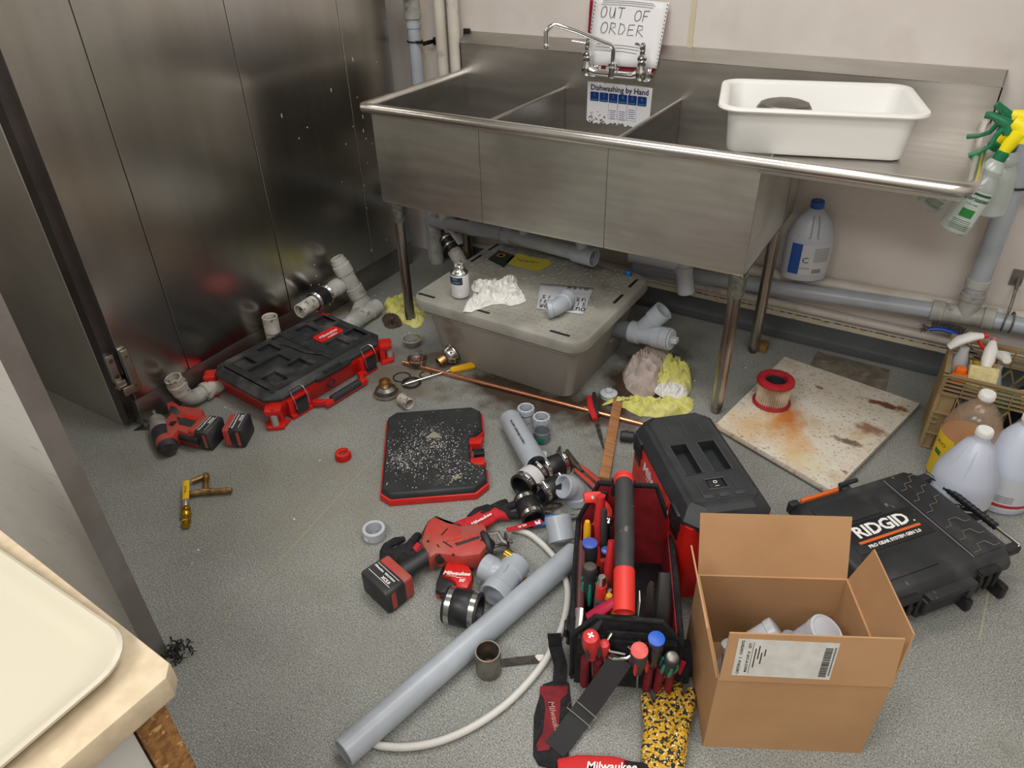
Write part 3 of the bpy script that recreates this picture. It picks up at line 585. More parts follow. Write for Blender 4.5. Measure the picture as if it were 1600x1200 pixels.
m_.build('moulded_rib', mat('jug_rib', '#8d939d', .4), jug)
# ---------------- spray bottles hooked on the right rim ----------------
BOT = mat('clear_bottle', '#dfe8e4', .12, trans=.45, alpha=.72)
def spray(label, head, base, yaw, lab=True, grp=None):
    head = Vector(head); base = Vector(base); z = (head - base).normalized(); x = Vector((cos(rad(yaw)), sin(rad(yaw)), 0)); x = (x - z * x.dot(z)).normalized(); y = z.cross(x)
    M = Matrix((x, y, z)).transposed().to_4x4(); L = (head - base).length; M.translation = base
    e = empty('spray_bottle', label, 'spray bottle', M, grp); n = L - .06
    m_ = MB(); m_.lathe([(.0, 0), (.034, 0), (.040, .006), (.040, n * .62), (.036, n * .68), (.024, n * .78), (.030, n * .86), (.022, n * .96), (.014, n)], None, 24); m_.build('bottle', BOT, e)
    m_ = MB(); m_.lathe([(.016, n - .004), (.017, n), (.017, n + .018), (.013, n + .022)], None, 18); m_.build('collar', GREEN, e)
    m_ = MB(); m_.tube([(0, 0, n + .02), (-.002, 0, n + .05), (-.01, 0, n + .075)], [.014, .019, .024], 12, up=(0, 1, 0), flat=.8)
    m_.tube([(-.03, 0, n + .055), (-.022, 0, n + .078), (.0, 0, n + .09), (.022, 0, n + .093)], [.020, .024, .022, .016], 12, up=(0, 1, 0), flat=.75); m_.build('head_shroud', YEL, e)
    m_ = MB(); m_.tube([(.015, 0, n + .06), (.03, 0, n + .085), (.06, 0, n + .088)], [.012, .014, .011], 12, up=(0, 1, 0), flat=.8); m_.cyl((.055, 0, n + .088), (.082, 0, n + .09), .0095, seg=10, b=.002); m_.build('nozzle', GREEN, e)
    m_ = MB(); m_.tube([(.03, 0, n + .075), (.038, 0, n + .05), (.036, 0, n + .025), (.05, 0, n + .0), (.07, 0, n - .018)], [.007, .007, .006, .006, .007], 10, up=(0, 1, 0), flat=.9); m_.build('trigger', GREEN, e)
    m_ = MB(); m_.cyl((0, -.013, n + .07), (0, .013, n + .07), .004, seg=8); m_.build('pivot_pin', PRINT_B, e)
    if lab:
        m_ = MB(); band(m_, .0402, .03, n * .60, 35, 150, None); m_.build('label_sheet', mat('bottle_label', '#d5e2dc', .5, alpha=.85), e)
        GP = mat('green_print', '#1d5b36', .5)
        m_ = MB(); tx(m_, 'Vaporisateur', .0165, 0, n * .50, .0412, None, ang0=92, off=.0003); tx(m_, 'à tous usages', .006, 0, n * .43, .0412, None, ang0=92)
        band(m_, .0412, n * .55, n * .58, 40, 146, None)
        for k in range(6): band(m_, .0412, n * .20 - k * .005, n * .20 + .0012 - k * .005, 60, 130, None, 6)
        m_.build('lettering', GP, e)
        m_ = MB(); band(m_, .0412, n * .25, n * .36, 70, 118, None, 8); m_.build('green_panel', mat('leaf_green', '#2b8a3a', .5), e)
    return e
xh = SL + .02
spray('front spray bottle hung on the right sink rim reading Vaporisateur', V(SL + .050, -.42, .955), V(SL - .018, -.45, .695), 183)
spray('middle spray bottle hanging behind the Vaporisateur bottle on the sink rim', V(SL + .055, -.33, .957), V(SL + .065, -.29, .71), 178, lab=False)
spray('rear spray bottle whose body leans in under the drainboard', V(SL + .045, -.33, .950), V(SL - .10, -.27, .70), 176)
# ---------------- grease trap ----------------
TRAP = overlay(mat('trap_grey', '#a19f97', .5, col2='#94928a', ns=3, bump=.05, bs=200), '#6e5b49', 7, .62, .76, amt=.7)
TLID = overlay(mat('trap_lid_grey', '#9a988f', .55, col2='#8c8a81', ns=5, bump=.05, bs=200), '#5c5850', 9, .5, .75, amt=.6)
tx0, tx1, ty0, ty1, tz = .29, 1.012, -.905, -.30, .285
tcx, tcy = (tx0 + tx1) / 2, (ty0 + ty1) / 2; tw, td = tx1 - tx0, ty1 - ty0
trap = empty('grease_trap', 'big grey plastic grease trap box on the floor under the sink', 'grease trap', T(tcx, tcy, 0) @ RZ(-1))
m_ = MB(); m_.loft([[(x, y, z) for x, y in rrect(tw - a, td - a, .05, 5)] for a, z in ((.15, 0), (.14, .006), (.085, .20), (.075, .212), (.055, .214), (.05, .245))]); m_.build('body', TRAP, trap)
m_ = MB(); m_.loft([[(x, y, z) for x, y in rrect(tw - a, td - a, .065, 6)] for a, z in ((.02, .240), (.0, .243), (.0, .270), (.008, .279), (.03, .285), (.034, .2835), (.04, .285))]); lid_ = m_.build('lid', TLID, trap)
m_ = MB()
for i in range(26):
    for j in range(20):
        if random.random() < .12: continue
        x, y = -tw / 2 + .055 + i * (tw - .11) / 25, -td / 2 + .055 + j * (td - .11) / 19
        m_.box(.016, .0035, .0016, (0, 0, .2858), T(x, y, 0) @ RZ(45 if (i + j) % 2 else -45))
m_.build('tread', TLID, lid_, kind='stuff')
m_ = MB()
for x, y, a in ((-tw / 2 + .06, -td / 2 + .04, 0), (-.06, -td / 2 + .04, 0), (tw / 2 - .10, -td / 2 + .04, 0), (tw / 2 - .035, .06, 90), (tw / 2 - .04, td / 2 - .1, 90), (-tw / 2 + .035, .1, 90), (-tw / 2 + .035, -.02 + .25, 90)):
    m_.box(.075, .011, .0012, (0, 0, .2856), T(x, y, 0) @ RZ(a))
m_.build('slot', mat('slot_black', '#101010', .7), lid_)
def onlid(u, v, z=.286): return at(u, v, z)
def quad(mb, pts, th=.0008, up=V(0, 0, 1)):
    pts = [Vector(p) for p in pts]; mb.loft([pts, [p + up * th for p in pts]])
m_ = MB(); quad(m_, [onlid(*p) for p in ((762, 405), (787, 418), (805, 400), (780, 391))]); o = m_.build('warning_sticker', mat('dark_sticker', '#22302c', .5), None); o.parent = trap; o.matrix_parent_inverse = trap.matrix_world.inverted() if 0 else (T(tcx, tcy, 0) @ RZ(-1)).inverted(); o['label'] = 'dark green and orange sticker'
ms = MB(); c0 = onlid(783, 399); ms.lathe([(.018, 0), (.018, .0004), (.010, .0004), (.010, 0)], T(c0.x, c0.y, .2872), 20); q = ms.build('orange_ring', mat('sticker_orange', '#b0661a', .5), o)
m_ = MB(); P_ = [onlid(*p) for p in ((790, 410), (800, 400), (812, 396), (830, 402), (858, 406), (862, 412), (846, 421), (836, 424), (822, 419), (806, 416))]
quad(m_, P_[::-1] if 0 else P_); YST = overlay(mat('yellow_sticker', '#b9ac10', .45), '#8d8c86', 60, .55, .62, stretch=(1, 3, 1)); o = m_.build('worn_sticker', YST, None); o.parent = trap; o.matrix_parent_inverse = (T(tcx, tcy, 0) @ RZ(-1)).inverted(); o['label'] = 'worn torn yellow sticker'
ms = MB(); c0 = onlid(838, 417)
for k in range(4):
    q0 = onlid(812 + k * 8, 407 + k * 1); ms.box(.03, .003, .0004, (0, 0, 0), T(q0.x, q0.y, .2874) @ RZ(-20 + 8 * k))
ms.build('small_print', PRINT_B, o)
# foot nubs
m_ = MB()
for sx in (-1, 1):
    for sy in (-1, 1): m_.cyl((sx * (tw / 2 - .10), sy * (td / 2 - .10), 0), (sx * (tw / 2 - .10), sy * (td / 2 - .10), .02), .012)
m_.build('foot', TRAP, trap)
# outlet flange + wye assembly on the right face
oz = .155; xw = tcx + tw / 2 - .05
op = atx(962, 513, xw); oy, oz = op.y, op.z
m_ = MB(); m_.torus(.052, .007, T(xw - tcx - .012, oy - tcy, oz) @ RY(90)); m_.cyl((xw - tcx - .03, oy - tcy, oz), (xw - tcx - .006, oy - tcy, oz), .05, seg=24); m_.build('outlet_gasket', TRAP, trap)
def dirpt(u, v, x): return atx(u, v, x)
pA = V(xw - .02, oy, oz); pB = at(1048, 531, oz); pB = V(xw + .235, oy - .02, oz - .005)
pB = gB = atx(1050, 531, xw + .23)
e = wthing('wye_fitting', 'grey wye fitting with threaded cleanout plug sticking out of the grease trap', 'pipe fitting', (pA.x, pA.y, pA.z))
d = (pB - pA).normalized(); Lw = (pB - pA).length
m_ = MB(); m_.cyl(pA, pA + d * Lw * .38, .034, seg=24); m_.build('stub', PVC_D, e)
m_ = MB(); m_.cyl(pA + d * Lw * .36, pA + d * Lw * .84, .0365, seg=28); hubs(m_, pA + d * Lw * .42, d, .041, .04); hubs(m_, pA + d * Lw * .78, d, .041, .035)
up_ = (d * .62 + V(0, .20, .72)).normalized(); q0 = pA + d * Lw * .46; 
m_.cyl(q0, q0 + up_ * .10, .032, seg=24); m_.lathe([(.030, .08), (.036, .082), (.0375, .135), (.031, .135), (.029, .10), (.0, .10)], zframe(q0, q0 + up_), 28); m_.build('wye_body', PVC, e)
m_ = MB(); m_.cyl(pA + d * Lw * .845, pA + d * Lw * .97, .0415, seg=28, b=.003); m_.build('adapter', PVC, e)
m_ = MB(); m_.cyl(pA + d * Lw * .975, pA + d * Lw * 1.0, .039, seg=28, b=.003); m_.box(.026, .020, .024, (0, 0, Lw * 1.0 + .010), zframe(pA, pB) , b=.003); m_.build('cleanout_plug', PVC_L, e)
# solvent can
cp = onlid(720, 462); can = empty('solvent_can', 'small metal solvent can with white and navy label on the trap lid', 'can', (cp.x, cp.y, .2875))
m_ = MB(); m_.lathe([(.031, 0), (.033, .002), (.033, .095), (.031, .098), (.026, .101), (.022, .108), (.019, .109), (.0, .109)], None, 28); m_.build('can_body', METAL, can)
m_ = MB(); m_.lathe([(.0332, .006), (.0336, .007), (.0336, .090), (.0332, .091)], None, 28); m_.build('label_sheet', mat('can_label', '#d4d4d6', .5), can)
m_ = MB(); band(m_, .0337, .058, .086, -150, -38, None); m_.build('navy_panel', mat('navy_panel', '#1f3450', .5), can)
m_ = MB(); tx(m_, 'PVC', .011, .0, .078, .0342, None, ang0=-85); tx(m_, 'CEMENT', .008, .004, .066, .0342, None, ang0=-85)
for k in range(3): band(m_, .0342, .014 + k * .004, .016 + k * .004, -70, -50, None, 4)
m_.build('lettering', PRINT_W, can)
m_ = MB(); m_.lathe([(.017, .108), (.019, .112), (.019, .120), (.016, .124), (.0, .121)], None, 12)
for k in range(7): m_.ball((.013 * cos(k), .013 * sin(k), .122), .005, seg=8)
m_.build('crumpled_cap', CHROME, can)
# ------- cloth helper: a heap of folded cloth inside an outline (room coordinates) -------
def heap(name, label, outline, h, mt, z=0.001, seed=1, folds=3.0, rings=40, seg=150, peak=None, rough=.5, cat='cloth', group=None, kind=None, edge=.35, centers=None):
    P_ = [Vector((p[0], p[1], 0)) for p in outline]; c = sum(P_, Vector()) / len(P_) if peak is None else Vector((peak[0], peak[1], 0))
    def O(t_):
        t_ = t_ * len(P_); i = int(t_) % len(P_); f = t_ - int(t_); a, b, cc, d_ = P_[i - 1], P_[i], P_[(i + 1) % len(P_)], P_[(i + 2) % len(P_)]
        return .5 * ((2 * b) + (cc - a) * f + (2 * a - 5 * b + 4 * cc - d_) * f * f + (3 * b - a - 3 * cc + d_) * f ** 3)
    vs = []; sd = Vector((seed * 7.3, seed * 3.1, seed))
    R0 = max((p - c).length for p in P_)
    for j in range(rings + 1):
        s_ = j / rings
        for i in range(seg):
            p = c + (O(i / seg) - c) * s_
            q = Vector((p.x, p.y, 0)) / R0 * folds + sd; q = q + Vector((noise.noise(q * .8), noise.noise(q * .8 + V(9, 9, 9)), 0)) * 1.1
            rd = 1 - abs(noise.noise(q)) * 3.4; rd2 = 1 - abs(noise.noise(q * 2.6 + V(4, 4, 4))) * 3.0
            env = (1 - s_ ** 3.2) ** .75 if edge is None else ((1 - s_ ** 2.5) * (1 - edge) + edge * (1 - s_ ** 9))
            hh = h * env * (1 - rough + rough * (max(rd, 0) * .7 + max(rd2, 0) * .3))
            k2 = noise.noise(q * 1.6 + V(2, 7, 1)) * .05 * R0 * s_
            vs.append((p.x + k2, p.y + noise.noise(q * 1.5) * .05 * R0 * s_, z + max(hh, .0015) if j < rings else z))
    m_ = MB(); fs = []
    for j in range(rings):
        for i in range(seg): k = (i + 1) % seg; fs.append((j * seg + i, (j + 1) * seg + i, (j + 1) * seg + k, j * seg + k))
    fs.append(tuple(rings * seg + i for i in range(seg))[::-1])
    m_.add(vs, fs); b = T(c.x, c.y, z); m_.v = [b.inverted() @ v for v in m_.v]
    o = m_.build(name, mt, sharp=80); o.location = (c.x, c.y, z); tag(o, label, cat, group, kind); return o
CW = mat('white_cloth', '#dcdbd6', .85, bump=.2, bs=900); CY = overlay(mat('yellow_cloth', '#c9c66a', .9, col2='#d6d385', ns=20, bump=.3, bs=800), '#8f8c4e', 14, .55, .72, amt=.7); CG = mat('grey_cloth', '#b7a9a1', .9, col2='#a3958d', ns=18, bump=.3, bs=800)
heap('rag', 'white cotton rag crumpled on the trap lid and drooping over its front', [onlid(*p)[:2] for p in ((723, 487), (733, 470), (752, 462), (738, 452), (742, 440), (765, 441), (790, 436), (806, 432), (812, 450), (823, 470), (800, 478), (780, 476), (755, 482), (735, 488))], .045, CW, z=.2875, seed=3, folds=4.5, rough=.85)
# paper notice on lid
a, b, c_, d_ = onlid(844, 443, .288), onlid(928, 450, .288), onlid(911, 491, .288), onlid(838, 482, .288)
e, M, w, h = sheet('paper_notice', 'wrinkled upside down paper notice with black marker lying on the trap lid', 'paper', mat('dirty_paper', '#b9bbc0', .6, bump=.6, bs=30), (a, b, c_, d_), curve=0)
m_ = MB(); Mn = T(0, 0, .0015) @ M @ RZ(180)
hand(m_, Mn, 'OUT OF OR', -w / 2 + .012, h / 2 - .036, .014, .024, r=.0014, gap=1.35); hand(m_, Mn, 'SINK  THI', -w / 2 + .015, h / 2 - .072, .014, .024, r=.0014, gap=1.4); hand(m_, Mn, 'US    IS', -w / 2 + .020, h / 2 - .105, .014, .022, r=.0014, gap=1.5); hand(m_, Mn, 'DISH', -w / 2 + .024, -h / 2 + .006, .014, .02, r=.0014, gap=1.5)
m_.build('handwriting', PRINT_B, e)
# 45 degree elbow on lid
def elbow(name, label, p0, p1, p2, r=.03, mt=PVC, ri=None, cat='pipe fitting', group=None):
    p0, p1, p2 = Vector(p0), Vector(p1), Vector(p2); e = wthing(name, label, cat, (p1.x, p1.y, min(p0.z, p2.z) - r), group); ri = ri or r * .84
    m_ = MB(); m_.tube([p0 + (p1 - p0) * .35] + bend(p0 + (p1 - p0) * .5, p1, p2 + (p1 - p2) * .5, 8) + [p2 + (p1 - p2) * .35], r * .93, 24); m_.build('bend', mt, e)
    m_ = MB()
    for a_, b_ in ((p0, p1), (p2, p1)):
        L = (b_ - a_).length * .5; m_.lathe([(r * .4, L * .75), (ri - .002, L * .7), (ri, .001), (ri + .001, 0), (r * 1.05 - .001, 0), (r * 1.05, .001), (r * 1.05, L - .002), (r * .96, L)], zframe(a_, b_), 28)
    m_.build('socket', mt, e); return e
z = .2875
elbow('elbow_fitting', 'grey forty five degree elbow on the notice on the trap lid', onlid(855, 484, z + .028) , onlid(871, 481, z + .032), onlid(886, 466, z + .028), .031)
cpz = onlid(982, 425, .30); m_ = MB(); m_.lathe([(.0, 0), (.011, 0), (.0125, .003), (.0125, .014), (.009, .019), (.0, .02)], T(cpz.x, cpz.y, .2875), 12); m_.box(.022, .006, .006, (cpz.x, cpz.y, .304)); tag(m_.build('bottle_cap', mat('bright_blue', '#1e6fb4', .4)), 'small bright blue plastic cap at the back right of the trap lid', 'cap')
m_ = MB()
for k in range(300):
    c0 = onlid(random.gauss(960, 22), random.gauss(412, 11)) if k < 150 else (onlid(random.gauss(868, 60), random.gauss(455, 22)))
    if abs(c0.x - tcx) > tw / 2 - .03 or abs(c0.y - tcy) > td / 2 - .03: continue
    s_ = random.uniform(.0008, .0028); m_.box(s_ * 1.5, s_, s_ * .6, (0, 0, .2862), T(c0.x, c0.y, 0) @ RZ(random.uniform(0, 180)))
tag(m_.build('debris', mat('plaster_crumb', '#cfccc4', .9), kind='stuff', flatshade=True), 'fine pale crumbs scattered over the trap lid', 'debris', kind='stuff')
# ---------------- fittings on the left ----------------
def cuplike(name, label, c, r, prof, mt, tilt=None, cat='sink strainer'):
    e = empty(name, label, cat, T(*c) @ (tilt or Matrix())); return e
# pvc elbow assembly leaning by the cooler
z = .03
e = wthing('elbow_assembly', 'old grey elbow with short riser lying by the cooler behind the impact driver', 'pipe fitting', at(290, 620))
q0, q1, q2, q3 = V(-.232, -1.576, .150), V(-.232, -1.560, .072), V(-.230, -1.51, .034), V(-.226, -1.432, .034)
m_ = MB(); m_.tube([q0 + (q1 - q0) * .5] + bend(q0 + (q1 - q0) * .6, V(-.232, -1.553, .034), q2, 8) + [q2 + (q3 - q2) * .5, q3], .028, 24); m_.build('bend', PVC_OLD, e)
m_ = MB(); m_.pipe(q0, q0 + (q1 - q0) * .9, .030, .024); hubs(m_, q0 + (q1 - q0) * .45, q1 - q0, .0335, .02); m_.pipe(q3 + (q3 - q2) * .3, q2 + (q3 - q2) * .5, .031, .026); hubs(m_, q2 + (q3 - q2) * .45, q3 - q2, .034, .02); m_.build('socket', PVC_GR, e)
# short standing white coupling behind the case
q = at(428, 527, .0); q0 = atx(428, 527, -.235); q1 = atx(421, 494, -.232)
e = wthing('pipe_stub', 'short white stained pipe stub standing behind the red black case', 'pipe', (q0.x, q0.y, 0)); q0.z = .02
m_ = MB(); m_.pipe(q1, q0, .030, .0245); m_.build('pipe', PVC_GR, e); m_ = MB(); m_.torus(.0302, .0015, zframe(q1 + (q0 - q1) * .45, q0), 28, 6); m_.build('rust_ring', mat('rust_line', '#5c3324', .8), e)
# long broken assembly: stub > rubber coupling > tee > wye
e = wthing('drain_tee_assembly', 'removed old drain assembly of tee and wye with rubber coupling by the cooler', 'pipe fitting', at(560, 492))
A = atx(468, 487, -.215); B_ = atx(535, 443, -.225); Tt = atx(529, 408, -.225); Tb = at(566, 473, .045); W1 = at(550, 505, .038); W2 = at(590, 478, .038)
J = atx(549, 434, -.225)
m_ = MB(); m_.pipe(A, A + (B_ - A) * .6, .030, .0245); m_.build('stub_pipe', PVC_GR, e)
m_ = MB(); m_.cyl(A + (B_ - A) * .32, A + (B_ - A) * .64, .0375, seg=28, b=.003); m_.build('rubber_sleeve', RUBBER, e)
m_ = MB()
for q in (.35, .60):
    c0 = A + (B_ - A) * q; M = zframe(c0, B_); m_.lathe([(.0385, -.007), (.0398, -.006), (.0385, -.003), (.0398, .0), (.0385, .003), (.0398, .006), (.0385, .007)], M, 28); m_.cyl(M @ V(-.005, .045, 0), M @ V(.012, .045, 0), .006, seg=8)
m_.build('hose_clamp', METAL, e)
m_ = MB(); m_.cyl(A + (B_ - A) * .62, J, .033, seg=24); hubs(m_, A + (B_ - A) * .86, B_ - A, .036, .035); m_.cyl(Tt, Tb, .034, seg=28); hubs(m_, Tt + (Tb - Tt) * .18, Tb - Tt, .0385, .045); hubs(m_, Tt + (Tb - Tt) * .72, Tb - Tt, .0385, .05); m_.pipe(Tt - (Tb - Tt) * .08, Tt + (Tb - Tt) * .1, .030, .025); m_.build('tee', PVC_OLD, e)
m_ = MB(); m_.cyl(Tb, at(560, 490, .036), .033, seg=24); hubs(m_, Tb, Tb - W1, .036, .03); m_.pipe(W1 - (W2 - W1) * .25, W2, .0335, .028); hubs(m_, W2 - (W2 - W1) * .25, W2 - W1, .037, .04); hubs(m_, W1 + (W2 - W1) * .1, W2 - W1, .037, .035); m_.build('wye', PVC_OLD, e)
m_ = MB(); m_.pipe(W1 - (W2 - W1) * .55, W1, .029, .024); m_.build('stub_pipe', PVC_GR, e)
# rags by the left front leg
heap('rag', 'yellow rag bunched behind the left front sink leg', [at(*p)[:2] for p in ((600, 478), (606, 468), (622, 466), (634, 458), (658, 474), (663, 500), (650, 512), (636, 508), (620, 497), (605, 490))], .05, CY, seed=5, folds=3.6, rough=.6)
heap('rag', 'small brown soiled rag on the floor left of the front sink leg', [at(*p)[:2] for p in ((597, 497), (610, 492), (622, 495), (628, 508), (615, 514), (602, 511))], .03, overlay(mat('brown_cloth', '#4a3c30', .9, bump=.4, bs=500), '#241d18', 20, .5, .7), seed=9, folds=4, rough=.7)
# strainers
def rim_cup(name, label, p, r, h, mt, inner, M=None, cat='sink strainer'):
    e = empty(name, label, cat, T(p.x, p.y, .001) @ (M or Matrix()))
    m_ = MB(); m_.lathe([(.0, .0), (r * .62, 0), (r * .70, .004), (r * .86, h * .55), (r, h * .92), (r, h), (r * .93, h), (r * .80, h * .55), (r * .6, .012), (.0, .010)], None, 32); m_.build('cup', mt, e)
    m_ = MB(); m_.torus(r * .965, r * .045, T(0, 0, h)); m_.build('rim', inner, e); return e
GREY_R = overlay(mat('grey_cup', '#7c7e79', .5, col2='#6c6e68', ns=30), '#8f8663', 25, .6, .7)
q = at(645, 540); e = rim_cup('strainer_cup', 'grey rubber cup with pale rim right of the red case', q, .040, .034, GREY_R, mat('pale_rim', '#aaa790', .5))
m_ = MB().lathe([(.0, .0102), (.018, .0105), (.020, .013), (.014, .014), (.0, .012)], None, 20); m_.build('inner_disc', METAL, e)
q = at(653, 572); e = rim_cup('strainer_cup', 'strainer cup full of rusty debris beside the copper pipe end', q, .0385, .036, SILVER_P, METAL)
m_ = MB()
for k in range(46):
    a = random.uniform(0, 6.3); r_ = random.uniform(0, .027); p_ = V(cos(a) * r_, sin(a) * r_, .018 + random.uniform(0, .008)); m_.tube([p_, p_ + V(random.uniform(-.01, .01), random.uniform(-.01, .01), random.uniform(0, .008))], .0022, 5)
m_.build('rust_debris', mat('rust_bits', '#6b382b', .8, col2='#8c5340', ns=80), e, kind='stuff')
q = at(700, 570); tl_ = (at(676, 588, .018) - at(706, 566, .045)).normalized(); M = zframe((q.x, q.y, .038), V(q.x, q.y, .038) - tl_)
e = empty('sink_strainer_body', 'steel sink strainer body tipped over in front of the grease trap', 'sink strainer', M)
m_ = MB(); m_.lathe([(.0, .020), (.033, .020), (.042, .024), (.043, .027), (.040, .028), (.038, .018), (.036, .004), (.030, -.006), (.022, -.012), (.021, -.012)], None, 32); m_.build('flange_cup', METAL, e)
m_ = MB(); m_.lathe([(.020, -.012), (.022, -.014), (.022, -.042), (.019, -.044), (.017, -.042), (.017, -.012)], None, 24); m_.build('threaded_tail', OLDBRASS, e)
m_ = MB()
for k in range(14): a = 2 * pi * k / 14; m_.ball((.0375 * cos(a), .0375 * sin(a), .010), .004, (1, 1, 1.4), 8)
m_.build('dimple', STEEL_D, e)
q = at(604, 615); e = empty('sink_strainer_body', 'tarnished strainer body standing upside down next to the red case', 'sink strainer', (q.x, q.y, 0))
m_ = MB(); m_.lathe([(.0, 0), (.046, 0), (.048, .003), (.047, .006), (.040, .008), (.038, .014), (.037, .024), (.029, .030), (.024, .032), (.021, .034)], None, 32); m_.build('flange_cup', STEEL_D, e)
m_ = MB(); m_.lathe([(.020, .032), (.0215, .034), (.0225, .038), (.0205, .041), (.0225, .045), (.0205, .049), (.0225, .053), (.021, .058), (.018, .058), (.017, .04), (.0, .04)], None, 24); m_.build('threaded_tail', OLDBRASS, e)
m_ = MB(); m_.torus(.047, .0035, T(0, 0, .0035)); m_.build('putty_ring', mat('putty', '#8a6e48', .8, col2='#5c4630', ns=60), e)
for i, (u, v, r_, w_, lab) in enumerate(((643, 600, .033, .0042, 'black rubber ring gasket right of the tarnished strainer'), (628, 590, .032, .0025, 'thin black ring gasket half under the black rubber ring'))):
    q = at(u, v); m_ = MB().torus(r_, w_, T(q.x, q.y, w_ + (.0 if i else .003)) @ Matrix.Diagonal((1, 1, .7, 1))); tag(m_.build('ring_gasket', RUBBER), lab, 'gasket')
q = at(665, 586); m_ = MB().torus(.022, .003, T(q.x, q.y, .003)); tag(m_.build('lock_ring', mat('rust_ring', '#7c5a30', .6, .5, col2='#4f3a22', ns=60)), 'rusty metal ring on the floor under the copper pipe', 'ring')
def pipebit(name, label, p0, p1, r, ri, mt, cat='pipe', group=None):
    p0, p1 = Vector(p0), Vector(p1); m_ = MB(); m_.pipe(p0, p1, r, ri); o = m_.build(name, mt); return tag(o, label, cat, group)
pipebit('pipe_piece', 'short white pipe piece above the black padded panel', at(627, 622, .022), at(640, 632, .022), .0215, .018, PVC_GR)
# amber screwdriver
q0, q1, q2 = at(634, 600, .010), at(703, 579, .013), at(733, 572, .014)
e = wthing('screwdriver', 'long screwdriver with yellow handle lying across the ring gaskets', 'screwdriver', at(700, 585))
m_ = MB(); m_.cyl(q0, q1, .0038, seg=10); m_.cyl(q0 + (q0 - q1) * .08, q0, .002, .0038, seg=8); m_.build('shaft', METAL, e)
d = (q2 - q1); m_ = MB(); L = d.length + .035; m_.lathe([(.006, 0), (.011, .004), (.0135, .014), (.0145, L * .5), (.0155, L * .8), (.012, L * .95), (.006, L), (0, L)], zframe(q1, q2), 8); m_.build('handle', AMBER, e)
# copper pipe
c0, c1 = at(630, 566, .012), at(996, 661, .008)
e = wthing('copper_pipe', 'long bright copper pipe lying across the floor in front of the trap', 'pipe', (c0 + c1) / 2)
m_ = MB(); m_.pipe(c0, c1 + (c1 - c0) * .03, .0080, .0068, 18); m_.build('tube', COPPER, e)
ta, tb = at(912, 639, .008), at(936, 646, .008); m_ = MB(); m_.lathe([(.0081, 0), (.0085, 0), (.0085, (tb - ta).length), (.0081, (tb - ta).length)], zframe(ta, tb), 18); o = m_.build('sticker', PAPER, e)
m_ = MB()
for k in range(4): p_ = ta + (tb - ta) * (.15 + k * .2); m_.box(.004, .003, .0004, (0, 0, .0086), frame(p_, tb - ta))
m_.build('print', PRINT_B, o)
# red pipe cutter ring
q = at(537, 716); e = empty('tube_cutter', 'small round red tube cutter alone on the floor', 'tube cutter', T(q.x, q.y, 0) @ RZ(20))
m_ = MB(); prof = [(.024 * cos(rad(a)), .024 * sin(rad(a))) for a in range(70, 400, 12)] + [(.011 * cos(rad(a)), .011 * sin(rad(a))) for a in range(394, 64, -15)]
m_.prism(prof, 0, .026, b=.0015)
for k in range(24):
    a = rad(75 + k * 13.4); m_.box(.002, .002, .022, (.0245 * cos(a), .0245 * sin(a), .013), None)
m_.build('body', RED, e); m_ = MB().cyl((0, 0, .006), (0, 0, .02), .009, seg=12); m_.build('cutting_wheel', SILVER_P, e)
# brass valve assembly
e = wthing('brass_valve', 'tarnished brass ball valve with yellow lever and soldered tee', 'valve', at(300, 790))
m_ = MB(); z = .014; Q = lambda u, v: at(u, v, z)
m_.cyl(Q(312, 769), Q(362, 766), .0085, seg=14); m_.cyl(Q(322, 768), Q(322, 741), .0085, seg=14); m_.cyl(Q(321, 744), Q(300, 752), .0085, seg=14); m_.cyl(Q(312, 769), Q(291, 773), .009, seg=14); hubs(m_, Q(323, 768), Q(360, 766) - Q(312, 769), .0105, .03); hubs(m_, Q(322, 746), Q(322, 741) - Q(322, 760), .011, .014); hubs(m_, Q(352, 766.5), Q(360, 766) - Q(312, 769), .0098, .012)
m_.build('tube', OLDBRASS, e)
m_ = MB(); va, vb = Q(290, 786), Q(291, 822); m_.cyl(va, vb, .010, seg=14); m_.ball(((va + vb) / 2 + V(0, 0, 0)), .0165, seg=14); hubs(m_, va * .7 + vb * .3, vb - va, .0145, .010); m_.lathe([(.013, 0), (.0145, .003), (.0145, .012), (.013, .015)], zframe(va * .25 + vb * .75, vb), 6); m_.build('valve_body', BRASS, e)
m_ = MB(); a_ = at(290, 790, .034); b_ = at(291, 752, .036); m_.tube([a_, a_ * .75 + b_ * .25 + V(0, 0, .003), b_], .008, 8, flat=.22, up=(0, 0, 1)); m_.build('lever', METAL, e)
m_ = MB(); a2 = at(290, 780, .037); m_.tube([a2, b_ + V(0, 0, .001)], .0095, 8, flat=.3, up=(0, 0, 1)); o = m_.build('lever_sleeve', mat('yellow_grip', '#e3b813', .45), e)
m_ = MB(); text(m_, '*WOG*', .010, frame((a2 + b_) / 2 + V(0, 0, .0034), b_ - a2)); m_.build('lettering', PRINT_B, o)
